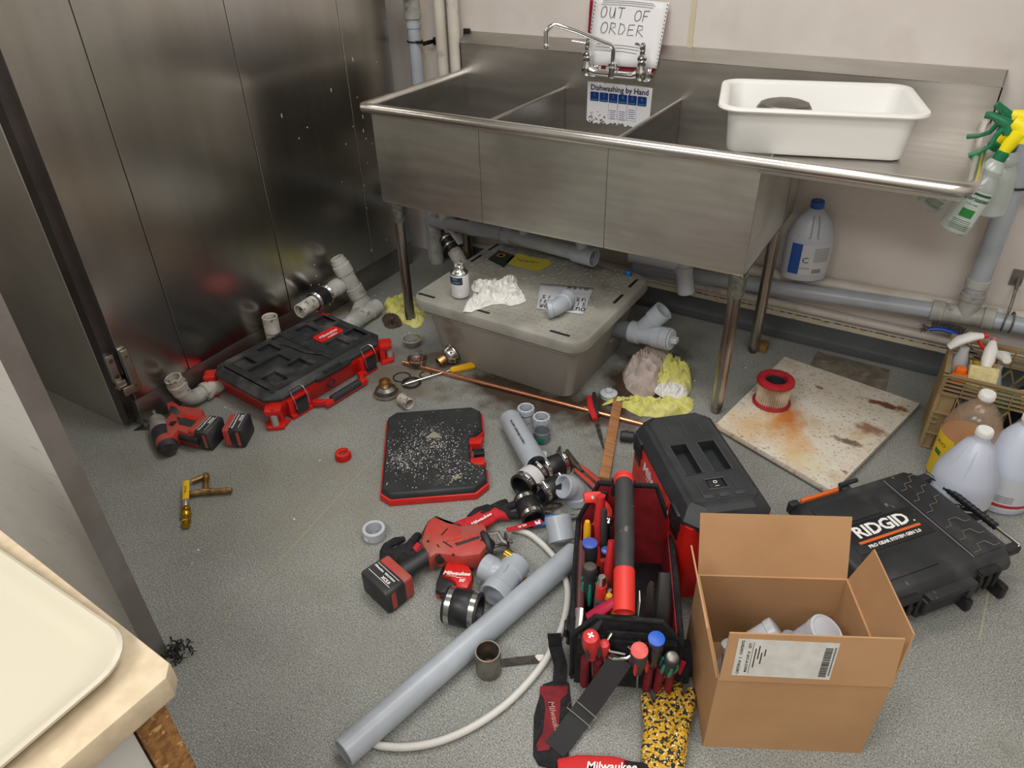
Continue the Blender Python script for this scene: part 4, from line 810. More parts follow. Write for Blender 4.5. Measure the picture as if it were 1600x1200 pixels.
# small rag bit / crumbs on floor
m_ = MB()
for u, v in ((586, 462), (598, 458), (625, 500), (575, 445), (640, 520), (1062, 579), (1085, 595), (1000, 715), (1165, 575), (700, 640), (460, 812), (300, 880), (380, 905), (310, 860), (460, 605), (360, 640), (352, 637), (500, 720), (1075, 568)):
    q = at(u, v); s_ = random.uniform(.002, .005); m_.box(s_ * 1.4, s_, s_ * .6, (0, 0, s_ * .35), T(q.x, q.y, 0) @ RZ(random.uniform(0, 180)))
for k in range(500):
    u, v = random.gauss(720, 130), random.gauss(760, 120); q = at(u, v); s_ = random.uniform(.0006, .0016); m_.box(s_, s_ * .8, s_ * .5, (0, 0, s_ * .3), T(q.x, q.y, 0) @ RZ(random.uniform(0, 90)))
tag(m_.build('debris', mat('white_crumb', '#d8d5cd', .9), kind='stuff', flatshade=True), 'scattered white crumbs on the grey speckled floor', 'debris', kind='stuff')
# ---------------- generic lying silhouette ----------------
def slab(mb, px, z0, z1, b=.006, zref=None):       # outline on the floor -> rounded solid
    zr_ = (z0 + z1) / 2 if zref is None else zref; P_ = [at(u, v, zr_) for u, v in px]; P_ = ccw([(p.x, p.y) for p in P_])
    b = min(b, (z1 - z0) * .49); mb.pz(P_, [(b, z0), (b * .3, z0 + b * .3), (0, z0 + b), (0, z1 - b), (b * .3, z1 - b * .3), (b, z1)])
def lay(p, q, z=0, rx=0):                           # frame lying flat at p with x toward q
    return frame(p, q - p)
# ---------------- impact driver (lying, left) ----------------
e = wthing('impact_driver', 'red and black cordless impact driver lying on the floor by the cooler', 'power tool', at(300, 690))
m_ = MB(); slab(m_, [(268, 658), (262, 664), (256, 690), (264, 697), (272, 694), (281, 683), (300, 690), (308, 683), (322, 672), (320, 648), (300, 645), (285, 643), (272, 634), (262, 640)], .006, .066, .012); m_.build('housing', RED_W, e)
a_, b_ = at(253, 664, .036), at(266, 691, .030); m_ = MB(); m_.tube([at(252, 672, .038), at(256, 682, .036), at(262, 696, .034), at(264, 700, .033)], [.031, .033, .033, .028], 20); m_.build('motor_cover', RED_W, e)
m_ = MB(); m_.tube([at(253, 675, .038), at(256, 682, .0365), at(259, 689, .0355)], [.0340, .0345, .0342], 20); m_.build('motor_band', BLACK_D, e); m_ = MB(); m_.tube([at(262, 697, .034), at(265, 703, .032)], [.0335, .025], 20); m_.build('rubber_boot', BLACK_D, e)
m_ = MB(); slab(m_, [(276, 652), (300, 657), (318, 662), (318, 672), (298, 668), (280, 664)], .060, .0685, .003); slab(m_, [(266, 636), (274, 637), (284, 646), (276, 650), (264, 645)], .055, .0675, .003); m_.build('grip_panel', BLACK_D, e)
m_ = MB(); m_.tube([at(244, 651, .052), at(245, 655, .048), at(249, 666, .042), at(252, 674, .038)], [.016, .024, .031, .034], 20); m_.build('gear_case', mat('cast_gear_case', '#a8a49e', .45, .3, col2='#8d8a84', ns=30), e)
m_ = MB(); m_.cyl(at(244, 652, .052), at(241, 645, .058), .010, seg=14); m_.cyl(at(241, 645, .058), at(240, 642, .061), .007, seg=6); m_.build('chuck', STEEL_D, e)
m_ = MB(); m_.tube([at(268, 664, .060), at(274, 664, .062)], [.012, .014], 14); m_.tube([at(281, 655, .055), at(300, 664, .055), at(312, 668, .052)], [.010, .015, .013], 14); m_.tube([at(278, 680, .04), at(300, 686, .042), at(312, 688, .04)], [.010, .016, .015], 14); m_.build('grip', BLACK, e)
m_ = MB(); slab(m_, [(286, 648), (300, 650), (316, 652), (313, 657), (298, 655), (285, 652)], .064, .069, .002); m_.build('name_plate', RED, e)
def battery(parent, M, L=.118, W_=.078, H_=.062, name='battery', worn=True, flip=False):       # M: base centre, z up out of the base
    m_ = MB(); m_.rbox(L, W_, H_ * .72, .010, .006, M); o = m_.build(name, BLACK_D, parent)
    m_ = MB(); m_.rbox(L * .96, W_ * .94, H_ * .34, .008, .004, M @ T(0, 0, H_ * .68)); m_.build('red_top', RED_W if worn else RED, o)
    m_ = MB()
    for s_ in (-1, 1): m_.box(.002, W_ * .72, H_ * .16, (s_ * (L / 2), 0, H_ * .26), M, b=.0008)
    m_.build('red_stripe', RED_W, o)
    m_ = MB(); m_.box(L * .84, .0016, H_ * .5, (0, W_ / 2, H_ * .40), M, b=.0007); m_.box(.0012, W_ * .84, H_ * .34, (L / 2, 0, H_ * .28), M, b=.0005); m_.box(.0012, W_ * .84, H_ * .34, (-L / 2, 0, H_ * .28), M, b=.0005); m_.build('end_plate', BLACK, o)
    m_ = MB()
    Mx = M @ T(0, W_ / 2 + .0014, H_ * .45) @ RZ(180) @ RX(90) @ RZ(180 if flip else 0); text(m_, 'Milwaukee', .0085, Mx @ T(-L * .24, .003, 0), off=.0002, shear=.2); text(m_, 'REDLITHIUM', .0070, Mx @ T(L * .16, .003, 0), off=.0002); text(m_, 'XC5.0', .012, Mx @ T(L * .16, -.010, 0), off=.0004)
    m_.prism(rrect(L * .8, .0012, .0005, 1, 0, .0125), 0, .0002, Mx); m_.prism(rrect(L * .8, .0012, .0005, 1, 0, -.0175), 0, .0002, Mx)
    m_.build('lettering', PRINT_W, o); return o
M = frame(at(330, 690, .034), at(352, 697, .034) - at(318, 686, .034)) 
fx_ = (at(345, 690) - at(300, 684)).normalized()
def tipped(p, axis, roll=0):   # battery on its side: base faces along axis
    z = Vector((axis.x, axis.y, 0)).normalized(); y = V(0, 0, 1); x = y.cross(z); m = Matrix((x, y, z)).transposed().to_4x4(); m.translation = p; return m
bc = at(322, 675, .040); battery(e, tipped(bc, -fx_) @ T(0, 0, -.045), L=.095, W_=.078, H_=.075)
e = wthing('battery_pack', 'spare tool battery tipped on its side next to the red case', 'battery', at(378, 680))
bc = at(372, 672, .040); battery(e, tipped(bc, (at(360, 668) - at(395, 668))) @ T(0, 0, -.035), L=.098, W_=.078, H_=.066, name='shell')
# ---------------- stackable organiser case ----------------
pc_ = V(-.030, -1.185, 0); CM = T(pc_) @ RZ(-6.5)
case = empty('organiser_case', 'red tool organiser case with black lid lying beside the cooler', 'tool case', CM)
W_, L_, H_ = .385, .555, .082
m_ = MB(); out = [(x, y) for x, y in rrect(W_ - .02, L_ - .03, .03, 3)]; m_.pz(out, [(.022, 0), (.012, .012), (.008, .05), (0, .062), (0, H_)]); m_.build('shell', RED, case)
m_ = MB()   # flared skirt pieces along the front (x = +W/2) and corner feet
for y0, y1 in ((-.21, -.12), (.125, .195)):
    m_.prism([(W_ / 2 - .03, y0), (W_ / 2 + .012, y0), (W_ / 2 + .012, y1), (W_ / 2 - .03, y1)], .0, .018, b=.003); m_.prism([(W_ / 2 - .02, y0), (W_ / 2 + .002, y0), (W_ / 2 + .002, y1), (W_ / 2 - .02, y1)], .0, H_ - .008, b=.002)
m_.build('skirt', RED, case)
for sx in (-1, 1):
    for sy in (-1, 1):
        o = MB(); cx_, cy_ = sx * (W_ / 2 - .004), sy * (L_ / 2 - .006); M = T(cx_, cy_, 0) @ RZ({(1, 1): 45, (-1, 1): 135, (-1, -1): 225, (1, -1): 315}[(sx, sy)])
        o.box(.05, .062, .014, (-.006, 0, .010), M, b=.004); o.box(.046, .058, .022, (-.008, 0, H_ - .012), M, b=.005); o.box(.022, .050, H_ - .012, (-.022, 0, H_ / 2), M, b=.003); o.prism([(-.03, -.045), (.012, -.026), (.018, 0), (.012, .026), (-.03, .045)], .0, .012, M, b=.003); o.cyl(M @ V(.008, 0, H_ + .0), M @ V(.008, 0, H_ + .003), .005, seg=10); q = o.build('corner_post', RED, case)
        MB().cyl(M @ V(.004, 0, .015), M @ V(.004, 0, H_ - .02), .0125, seg=14).build('clear_post', mat('grey_post', '#a09c98', .3), q)
# lid as a height field of pockets
def pockets(mb, xs_, ys_, hf, base, M=None):
    nx, ny = len(xs_) - 1, len(ys_) - 1; g = [[hf((xs_[i] + xs_[i + 1]) / 2, (ys_[j] + ys_[j + 1]) / 2) for j in range(ny)] for i in range(nx)]
    for i in range(nx):
        for j in range(ny):
            x0, x1, y0, y1, h = xs_[i], xs_[i + 1], ys_[j], ys_[j + 1], g[i][j]
            mb.add([(x0, y0, h), (x1, y0, h), (x1, y1, h), (x0, y1, h)], [(0, 1, 2, 3)], M)
            if i < nx - 1 and g[i + 1][j] != h: h2 = g[i + 1][j]; mb.add([(x1, y0, h), (x1, y0, h2), (x1, y1, h2), (x1, y1, h)], [(0, 1, 2, 3)], M)
            if j < ny - 1 and g[i][j + 1] != h: h2 = g[i][j + 1]; mb.add([(x0, y1, h), (x1, y1, h), (x1, y1, h2), (x0, y1, h2)], [(0, 1, 2, 3)], M)
zt = H_ + .030
rects = []     # pockets (x0,x1,y0,y1,depth)
for y0 in (-.205, -.095, .085, .175):
    for x0 in (-.135, .045): rects.append((x0, x0 + .082, y0, y0 + .062, .014))
rects.append((-.04, .035, -.20, -.06, .012)); rects.append((-.035, .03, .06, .22, .004))
def uniq(v): return sorted(set(round(q, 5) for q in v))
hw, hl = (W_ - .085) / 2, (L_ - .095) / 2
PX = uniq([-hw, hw] + [q for r in rects for q in r[:2]] + [-.15, .15]); PY = uniq([-hl, hl] + [q for r in rects for q in r[2:4]] + [-.01, .03])
def hf(x, y):
    for r in rects:
        if r[0] < x < r[1] and r[2] < y < r[3]: return zt - r[4]
    return zt - (.004 if -.01 < y < .03 else 0)
m_ = MB(); pockets(m_, PX, PY, hf, 0)
P0 = rrect(W_ - .012, L_ - .018, .03, 3)
def chamf(w, l, c): return [(w / 2, l / 2 - c), (w / 2 - c, l / 2), (-w / 2 + c, l / 2), (-w / 2, l / 2 - c), (-w / 2, -l / 2 + c), (-w / 2 + c, -l / 2), (w / 2 - c, -l / 2), (w / 2, -l / 2 + c)]
m_.loft([[(x, y, z) for x, y in ([(a * (1 - k_), b_ * (1 - k_)) for a, b_ in chamf(W_ - d_, L_ - d_, c_)])] for d_, c_, z, k_ in ((.02, .045, H_ + .001, 0), (.012, .045, H_ + .004, 0), (.012, .045, H_ + .013, 0), (.05, .040, zt - .003, 0), (.062, .036, zt + .0008, 0), (.072, .030, zt + .0008, 0), (.084, .0005, zt - .0005, 0))], cap0=True, cap1=False)
lid = m_.build('lid', BLACK_D, case, sharp=25)
# ragged raised lips around pockets
m_ = MB()
for r in rects[:8]:
    x0, x1, y0, y1, d_ = r
    P_ = [(x0, y0), (x0, y1), (x1, y1), (x1, y0)]
    m_.tube([(x0, y0, zt), (x0, y1, zt), (x1, y1, zt), (x1, y0, zt)], .0022, 5, closed=True, up=(0, 0, 1))
    cx_, cy_ = (x0 + x1) / 2, (y0 + y1) / 2
    m_.prism([(cx_ - .035, cy_ - .024), (cx_ - .018, cy_ - .030), (cx_ + .03, cy_ - .022), (cx_ + .036, cy_ + .01), (cx_ + .012, cy_ + .026), (cx_ - .01, cy_ + .020), (cx_ - .034, cy_ + .027)], zt - .016, zt - .010, b=.002)
m_.tube([(-.12, -.02, zt + .001), (-.05, .0, zt + .001), (.04, .005, zt + .001), (.10, .035, zt + .001)], .003, 5); m_.tube([(-.12, .045, zt + .001), (.0, .04, zt + .001), (.13, .05, zt + .001)], .0025, 5)
m_.build('pocket_rim', BLACK_D, lid)
m_ = MB(); m_.prism(rrect(.062, .112, .012, 4, .0, .145), zt - .003, zt + .0015); lb = m_.build('red_badge', mat('badge_red', '#d21f1f', .35), lid)
m_ = MB(); Mx = T(.004, .145, zt + .002) @ RZ(90); text(m_, 'Milwaukee', .020, Mx @ T(0, .006, 0), shear=.25, off=.0004); text(m_, 'PACKOUT', .010, Mx @ T(.004, -.018, 0), shear=.1, off=.0003)
m_.prism([(-.035, -.004), (.002, -.005), (.0, -.009), (.03, -.008), (-.004, -.0075), (-.002, -.0045)][::-1], .0, .0004, Mx); m_.build('lettering', PRINT_W, lb)
m_ = MB(); m_.prism([(W_ / 2 - .055, -.065), (W_ / 2 - .03, -.08), (W_ / 2 + .004, -.078), (W_ / 2 + .008, .078), (W_ / 2 - .03, .08), (W_ / 2 - .055, .065)], H_ + .001, H_ + .016, b=.003)
for k in range(10): m_.box(.022, .0045, .008, (W_ / 2 - .008, -.035 + k * .0085, H_ + .018), None, b=.001)
for y in (-.16, .16): m_.box(.012, .05, .003, (W_ / 2 - .045, y * .95, H_ + .024))
m_.build('front_grip', BLACK, lid)
# latches with wire bails
WIRE = mat('wire_bail', '#c9c9c9', .25, 1)
for y in (-.165, .165):
    m_ = MB(); m_.box(.014, .05, .05, (W_ / 2 + .010, y, .038), None, b=.004)
    for k in range(5): m_.box(.010, .003, .022, (W_ / 2 + .013, y - .02 + k * .010, .066), None)
    la = m_.build('latch', BLACK, case); m_ = MB(); xo = W_ / 2 + .012
    m_.tube([(xo + .006, y - .027, .040), (xo + .004, y - .027, .075), (xo - .012, y - .027, H_ + .020), (xo - .026, y - .022, H_ + .026), (xo - .026, y + .022, H_ + .026), (xo - .012, y + .027, H_ + .020), (xo + .004, y + .027, .075), (xo + .006, y + .027, .040)], .0017, 8); m_.build('wire_bail', WIRE, la)
# front carry handle, folded down
m_ = MB(); xo = W_ / 2 + .004
for s_ in (-1, 1): m_.prism([(xo - .004, s_ * .112 - .012), (xo + .014, s_ * .108 - .012), (xo + .050, s_ * .075 - .010), (xo + .050, s_ * .075 + .010), (xo + .014, s_ * .108 + .012), (xo - .004, s_ * .112 + .012)], .008, .030, b=.003)
m_.box(.012, .20, .022, (xo + .052, 0, .019), None, b=.003); hd = m_.build('carry_handle', RED, case)
m_ = MB(); m_.cyl((xo + .046, -.068, .024), (xo + .046, .068, .024), .0145, seg=18, b=.003)
for k in range(13): m_.torus(.0145, .0013, T(xo + .046, -.06 + k * .01, .024) @ RX(90), 18, 5)
m_.build('rubber_grip', mat('grip_dark', '#2e3032', .6), hd)
m_ = MB(); m_.torus(.015, .003, T(W_ / 2 - .001, -.02, .048) @ RY(90), 20, 6); m_.build('lock_hole', BLACK, case)
# ---------------- black padded panel with red edge ----------------
pm = at(678, 712, .0); pm = V(.700, -1.335, 0); PMX = T(pm) @ RZ(36.0)
e = empty('padded_panel', 'flat black panel with red edge covered in white crumbs in mid floor', 'panel', PMX)
w, l = .325, .425
def cut(w, l, notch=True): return [(w / 2 - .03, l / 2), (w / 2, l / 2 - .03), (w / 2, .085)] + ([(w / 2 - .045, .035), (w / 2 - .045, -.085), (w / 2, -.11)] if notch else []) + [(w / 2, -l / 2 + .04), (w / 2 - .04, -l / 2), (-w / 2 + .03, -l / 2), (-w / 2, -l / 2 + .03), (-w / 2, l / 2 - .03), (-w / 2 + .03, l / 2)]
m_ = MB(); m_.prism(cut(w + .006, l + .006), .0, .024, b=.003); m_.build('red_base', RED, e)
m_ = MB(); m_.pz(ccw(cut(w - .004, l - .004)), [(0, .022), (0, .028), (.004, .040), (.008, .043)]); m_.build('pad', BLACK, e)
for y0, lab in ((.03, 0), (-.075, 1)):
    m_ = MB(); s_ = 1 if lab == 0 else -1; m_.prism([(w / 2 - .05, y0 - .018), (w / 2 - .012, y0 - .02), (w / 2 + .0, y0 + s_ * .01), (w / 2 - .01, y0 + .018), (w / 2 - .05, y0 + .014)], .010, .036, b=.003); m_.build('red_catch', RED, e)
m_ = MB(); m_.box(.035, .028, .016, (w / 2 - .02, -.022, .022), None, b=.003); m_.build('black_catch', RUBBER, e)
m_ = MB()
for k in range(1500):
    t_ = random.random()
    cx_, cy_, sd = ((-.02, .01, .055) if t_ < .42 else (.06, -.13, .05) if t_ < .62 else (-.10, -.06, .03) if t_ < .8 else (0, 0, .13))
    x, y = random.gauss(cx_, sd), random.gauss(cy_, sd)
    if abs(x) > w / 2 - .012 or abs(y) > l / 2 - .02 or (x > w / 2 - .05 and -.1 < y < .05): continue
    s_ = random.choice((.0007, .0009, .0011, .0014, .0022)); m_.box(s_ * 1.3, s_, s_ * .8, (0, 0, .0434), T(x, y, 0) @ RZ(random.uniform(0, 90)))
tag(m_.build('debris', mat('plaster_dust', '#dedcd6', .9), None, flatshade=True), 'white plaster crumbs scattered on the black padded panel', 'debris', kind='stuff').matrix_world = PMX
m_ = MB(); m_.prism([(-.03, .05), (.025, .045), (.015, .062), (-.002, .080), (-.02, .06)], .043, .0445); m_.prism([(.05, -.165), (.085, -.16), (.07, -.145)], .043, .0445); m_.build('plaster_smear', mat('smear', '#8d8a78', .8), e)
# ---------------- couplings, pipes ----------------
def ringcup(name, label, u, v, r, h, mt, mouth=.8, step=True, cat='pipe coupling', group=None, M=None):
    q = at(u, v); e = empty(name, label, cat, M if M is not None else T(q.x, q.y, 0), group)
    m_ = MB(); ri = r * mouth
    pr = [(ri, h * .5), (ri, 0), (r * .88, 0), (r * .88, .002)] + ([(r * .88, h * .34), (r * .80, h * .40), (r * .80, h * .46), (r * .92, h * .52)] if step else [(r * .96, .003)]) + [(r, h * .56), (r, h - .002), (r - .002, h), (ri + .002, h), (ri, h - .002), (ri, h * .5001)]
    m_.lathe(pr, None, 32, cap=False); m_.build('body', mt, e); return e
e1 = ringcup('pipe_adapter', 'pale grey threaded adapter standing, farthest of the three by the short pipe', 822, 656, .0275, .055, PVC_L)
m_ = MB()
for k in range(12): m_.box(.004, .008, .018, (.0275, 0, .043), RZ(30 * k))
m_.torus(.024, .002, T(0, 0, .02)); m_.build('nut_rib', PVC_L, e1)
e2 = copy_tree(e1); q = at(846, 670); e2.location = (q.x, q.y, 0); e2['label'] = 'pale grey threaded adapter standing, middle of the three by the short pipe'; e2.rotation_euler = (0, 0, .5)
e3 = ringcup('pipe_coupling', 'dark grey coupling with green mark standing by the two pale adapters', 847, 687, .0285, .042, PVC_D, .88, False)
m_ = MB(); m_.prism([(.012, -.010), (.006, -.012), (-.008, -.010), (-.012, .0), (-.008, .010), (.006, .012), (.012, .008)][::-1], 0, .0016, T(.010, -.0272, .018) @ RZ(20) @ RX(90)); m_.build('green_mark', mat('green_mark', '#137a5c', .5), e3)
e4 = ringcup('pipe_coupling', 'short pale grey reducer ring alone left of the reciprocating saw', 586, 838, .0325, .034, PVC_L, .70, False)
m_ = MB(); m_.torus(.0255, .003, T(0, 0, .031)); m_.build('inner_step', PVC, e4); m_ = MB(); band(m_, .0322, .006, .018, -115, -85, None, 6); m_.build('sticker', PAPER, e4)
e5 = ringcup('pipe_coupling', 'grey no-hub coupling lying half behind the short grey pipe', 856, 715, .026, .035, PVC_L, .8, True, M=T(at(852, 716, .024)) @ RZ(-60) @ RX(78))
# short grey pipe leaning on rubber couplings
p0, p1 = at(797, 655, .036), at(839, 727, .078)
e = wthing('pipe_piece', 'short fat grey pipe with black print lying onto the rubber couplings', 'pipe', at(815, 690))
m_ = MB(); m_.pipe(p0, p1, .0365, .031, 36); m_.build('tube', PVC, e)
ax = (p1 - p0); dn = ax.normalized(); nrm = (_C - (p0 + p1) / 2); nrm = (nrm - dn * nrm.dot(dn)).normalized()
m_ = MB(); sd_ = nrm.cross(dn); n2 = (nrm * .85 - sd_ * .5 * (1 if (nrm.cross(dn)).x < 0 else -1)).normalized(); text(m_, 'PVC-DWV 3 ASTM D2665 CSA B181.2', .0098, frame(p0 + ax * .48 + nrm * .0375 , ax, nrm), off=.0002); m_.build('lettering', PRINT_B, e)
def rubber(name, label, p0, p1, r, r2=None, sticker=False, lab='x'):
    p0, p1 = Vector(p0), Vector(p1); r2 = r2 or r; L = (p1 - p0).length; M = zframe(p0, p1); e = wthing(name, label, 'rubber coupling', ((p0 + p1) / 2).xy.to_3d())
    m_ = MB(); m_.lathe([(r * .8, L * .5), (r * .8, .002), (r * .83, 0), (r * .97, 0), (r, .002), (r, .007), (r * .965, .008), (r * .965, L * .25), (r, L * .28), (r2, L * .72), (r2 * .965, L * .75), (r2 * .965, L - .008), (r2, L - .007), (r2, L - .002), (r2 * .97, L), (r2 * .83, L), (r2 * .8, L - .002), (r2 * .8, L * .5001)], M, 36, cap=False); m_.build('sleeve', RUBBER, e)
    for q, rr_c in ((.155, r), (.845, r2)):
        m_ = MB(); c_ = L * q; w_ = L * .075; m_.lathe([(rr_c * .965, c_ - w_), (rr_c * .995, c_ - w_), (rr_c * .995, c_ + w_), (rr_c * .965, c_ + w_)], M, 36, cap=False)
        Mh = M @ RZ(200) @ T(0, rr_c, c_); m_.box(.020, .009, w_ * 1.7, (0, .003, 0), Mh, b=.002); m_.cyl(Mh @ V(.008, .005, 0), Mh @ V(.018, .005, 0), .0042, seg=6); m_.build('clamp', METAL, e)
    if sticker:
        m_ = MB(); band(m_, r * 1.004, L * .30, L * .72, 0, 359 * sticker, M, 40, .0008); o = m_.build('label_sheet', mat('cpl_label', '#c8c6ca', .5), e)
        m_ = MB()
        for a0 in (60, 150, 240, 330):
            for k in range(7): band(m_, r * 1.012, L * (.33 + k * .05), L * (.345 + k * .05), a0, a0 + 50, M, 4, .0003)
        m_.build('small_print', PRINT_B, o)
    return e
R3 = .042
rubber('rubber_coupling', 'black rubber coupling with a white paper label under the short grey pipe', at(814, 762, .044), at(842, 738, .044), R3, sticker=1)
rubber('rubber_coupling', 'black rubber coupling farthest right in the cluster by the red handled pliers', at(846, 738, .040), at(884, 722, .040), .037)
rubber('rubber_coupling', 'black rubber coupling in the middle of the cluster next to the grey elbow', at(844, 773, .038), at(880, 754, .038), .034)
rubber('rubber_coupling', 'black rubber coupling nearest the red glove in the cluster', at(819, 779, .040), at(834, 812, .034), .0345)
rubber('rubber_coupling', 'large black rubber coupling beside the red tape measure', at(697, 944, .044), at(750, 955, .044), .046)
ec = at(899, 762, .052); elbow('elbow_fitting', 'grey elbow fitting on the floor right of the rubber couplings', ec + V(-.43, -.74, .50) * .052, ec, ec + V(.012, .0, -.050), .034, PVC)
# grey cut coupling piece
pipebit('pipe_piece', 'short wide grey pipe piece by the tool bag over the blue handle', at(871, 807, .080), at(879, 846, .038), .037, .0315, PVC, 'pipe')
# long grey pipe
p0, p1 = at(536, 1177, .034), at(898, 864, .034)
e = wthing('grey_pipe', 'long fat grey pipe lying diagonally in front of the tool bag', 'pipe', ((p0 + p1) / 2).xy.to_3d())
MB().pipe(p0, p1, .0315, .027, 40).build('tube', PVC, e)
# white hose
hp = [(585, 1162), (600, 1166), (640, 1167), (690, 1157), (745, 1132), (800, 1092), (850, 1035), (878, 980), (887, 930), (880, 895), (862, 865), (838, 842), (822, 832), (800, 826)]
m_ = MB()
P_ = [at(u, v, .011) for u, v in hp]
def smooth(P_, n=4):
    o = []
    for i in range(len(P_) - 1):
        a, b, c, d = P_[max(i - 1, 0)], P_[i], P_[i + 1], P_[min(i + 2, len(P_) - 1)]
        for k in range(n): f = k / n; o.append(.5 * ((2 * b) + (c - a) * f + (2 * a - 5 * b + 4 * c - d) * f * f + (3 * b - a - 3 * c + d) * f ** 3))
    return o + [P_[-1]]
P_ = smooth(P_); N_ = len(P_)
for i, p in enumerate(P_):
    if 30 < i < 46: p.z = .011 
m_.tube(P_, .0085, 14, up=(0, 0, 1)); tag(m_.build('white_hose', mat('white_tube', '#d2d1cc', .4)), 'thin white flexible tube curving round the long grey pipe', 'hose')
# standing metal coupling
q = at(764, 1048); e = empty('metal_coupling', 'dull ribbed metal coupling standing by the long grey pipe', 'pipe coupling', (q.x, q.y, 0)); r = .0300; h = .075
GAL = mat('galv_coupling', '#99958c', .38, .9, col2='#837f76', ns=30)
m_ = MB(); m_.lathe([(r * .86, .02), (r * .86, .001), (r * .97, 0), (r, .003), (r, h * .16), (r * 1.03, h * .19), (r, h * .22), (r, h * .48), (r * 1.03, h * .51), (r, h * .54), (r, h * .76), (r * 1.03, h * .79), (r, h * .82), (r, h - .003), (r * .98, h), (r * .88, h), (r * .86, h - .003), (r * .86, .0201)], None, 36, cap=False); m_.build('sleeve', GAL, e)
m_ = MB(); m_.prism([(-.012, -.008), (.008, -.012), (.014, .004), (.0, .014), (-.012, .008)], .001, .03, b=.004); m_.build('crumpled_copper', mat('copper_bit', '#9a5a40', .4, .6, col2='#6b3a2a', ns=60), e)
# loose saw blade under it
m_ = MB(); a_, b_ = at(778, 1037), at(848, 1030); M = frame(a_, b_ - a_); L = (b_ - a_).length
tt = [(0, .010)] + [(L, .013), (L + .008, .010), (L + .008, -.004), (L, -.008)]
n = 40
for k in range(n, -1, -1): tt.append((L * k / n, -.010 - (.0022 if k % 2 else 0)))
m_.prism(ccw(tt), .001, .0025, M); e = wthing('saw_blade', 'dark saw blade lying flat right of the metal coupling', 'saw blade', a_.xy.to_3d()); m_.build('blade', mat('blade_dark', '#4b4743', .45, .6, col2='#37332f', ns=50), e)
m_ = MB(); m_.prism([(L - .018, .009), (L - .012, .012), (L + .002, .0115), (L + .006, .004), (L, -.004), (L - .01, -.006), (L - .014, .0)], .0025, .0032, M); m_.build('white_tang', mat('scraped_white', '#d8d4c9', .5), e)
# tee with threaded branch
pa, pb = at(770, 932, .040), at(808, 880, .040); px_ = at(757, 885, .042)
e = wthing('tee_fitting', 'grey tee fitting with side branch beside the tape measure', 'pipe fitting', ((pa + pb) / 2).xy.to_3d())
dd = pb - pa
m_ = MB(); m_.lathe([(.031, .05), (.031, .002), (.034, 0), (.037, 0), (.0385, .002), (.0385, .03), (.036, .033), (.0355, .06), (.0355, dd.length - .045), (.0385, dd.length - .042), (.0385, dd.length - .002), (.036, dd.length), (.033, dd.length), (.031, dd.length - .003), (.031, .0501)], zframe(pa, pb), 36, cap=False)
mid = (pa + pb) / 2 + dd * .05; br_ = px_ - mid; LB = br_.length
m_.lathe([(.029, LB - .03), (.029, LB - .002), (.031, LB + .002), (.034, LB + .002), (.036, LB), (.036, LB - .028), (.032, LB - .033), (.030, LB - .05), (.033, 0)][::-1], zframe(mid, px_), 32, cap=False); m_.box(.004, .004, .03, (0, .0, .0), frame(mid + V(0, 0, .0365), dd) @ RY(90), b=.001); m_.build('tee', PVC, e)
# brass tailpieces
pipebit('brass_tube', 'shiny brass tube piece stuck in the far end of the grey tee', at(790, 866, .062), at(812, 880, .058), .017, .0158, BRASS, 'tube')
pipebit('brass_tube', 'shiny brass tube piece half under the long grey pipe', at(789, 921, .016), at(819, 902, .016), .016, .0148, BRASS, 'tube')
# tape measure
e = wthing('tape_measure', 'red tape measure with black base lying beside the grey tee', 'tape measure', at(708, 915))
m_ = MB(); slab(m_, [(695, 887), (690, 893), (682, 915), (681, 927), (690, 932), (700, 932), (712, 926), (733, 925), (740, 905), (736, 893), (725, 888), (707, 883)], .0, .030, .006); m_.build('black_base', RUBBER, e)
m_ = MB(); slab(m_, [(698, 886), (692, 904), (703, 908), (712, 917), (714, 925), (731, 927), (738, 913), (738, 900), (733, 891), (722, 887), (706, 883)], .004, .044, .006); rb = m_.build('case', RED, e)
m_ = MB(); pA, pB = at(697, 895, .0445), at(730, 897, .0445); M = frame((pA + pB) / 2, pB - pA); text(m_, 'Milwaukee', .0165, M, shear=.25, off=.0005); m_.prism([(-.028, -.010), (.002, -.0105), (.0, -.014), (.028, -.0125), (.0, -.0118), (.001, -.0085)][::-1], 0, .0003, M); q = at(722, 907, .0446); text(m_, "30'", .0135, frame(q, pB - pA), off=.0005); m_.build('lettering', PRINT_W, rb)
m_ = MB(); slab(m_, [(681, 922), (683, 914), (700, 912), (706, 922), (703, 932), (690, 935)], .004, .020, .003); m_.build('tape_mouth', BLACK, e); m_ = MB(); q = at(686, 930, .012); m_.box(.010, .008, .010, (q.x, q.y, .010)); m_.build('hook', RED, e)
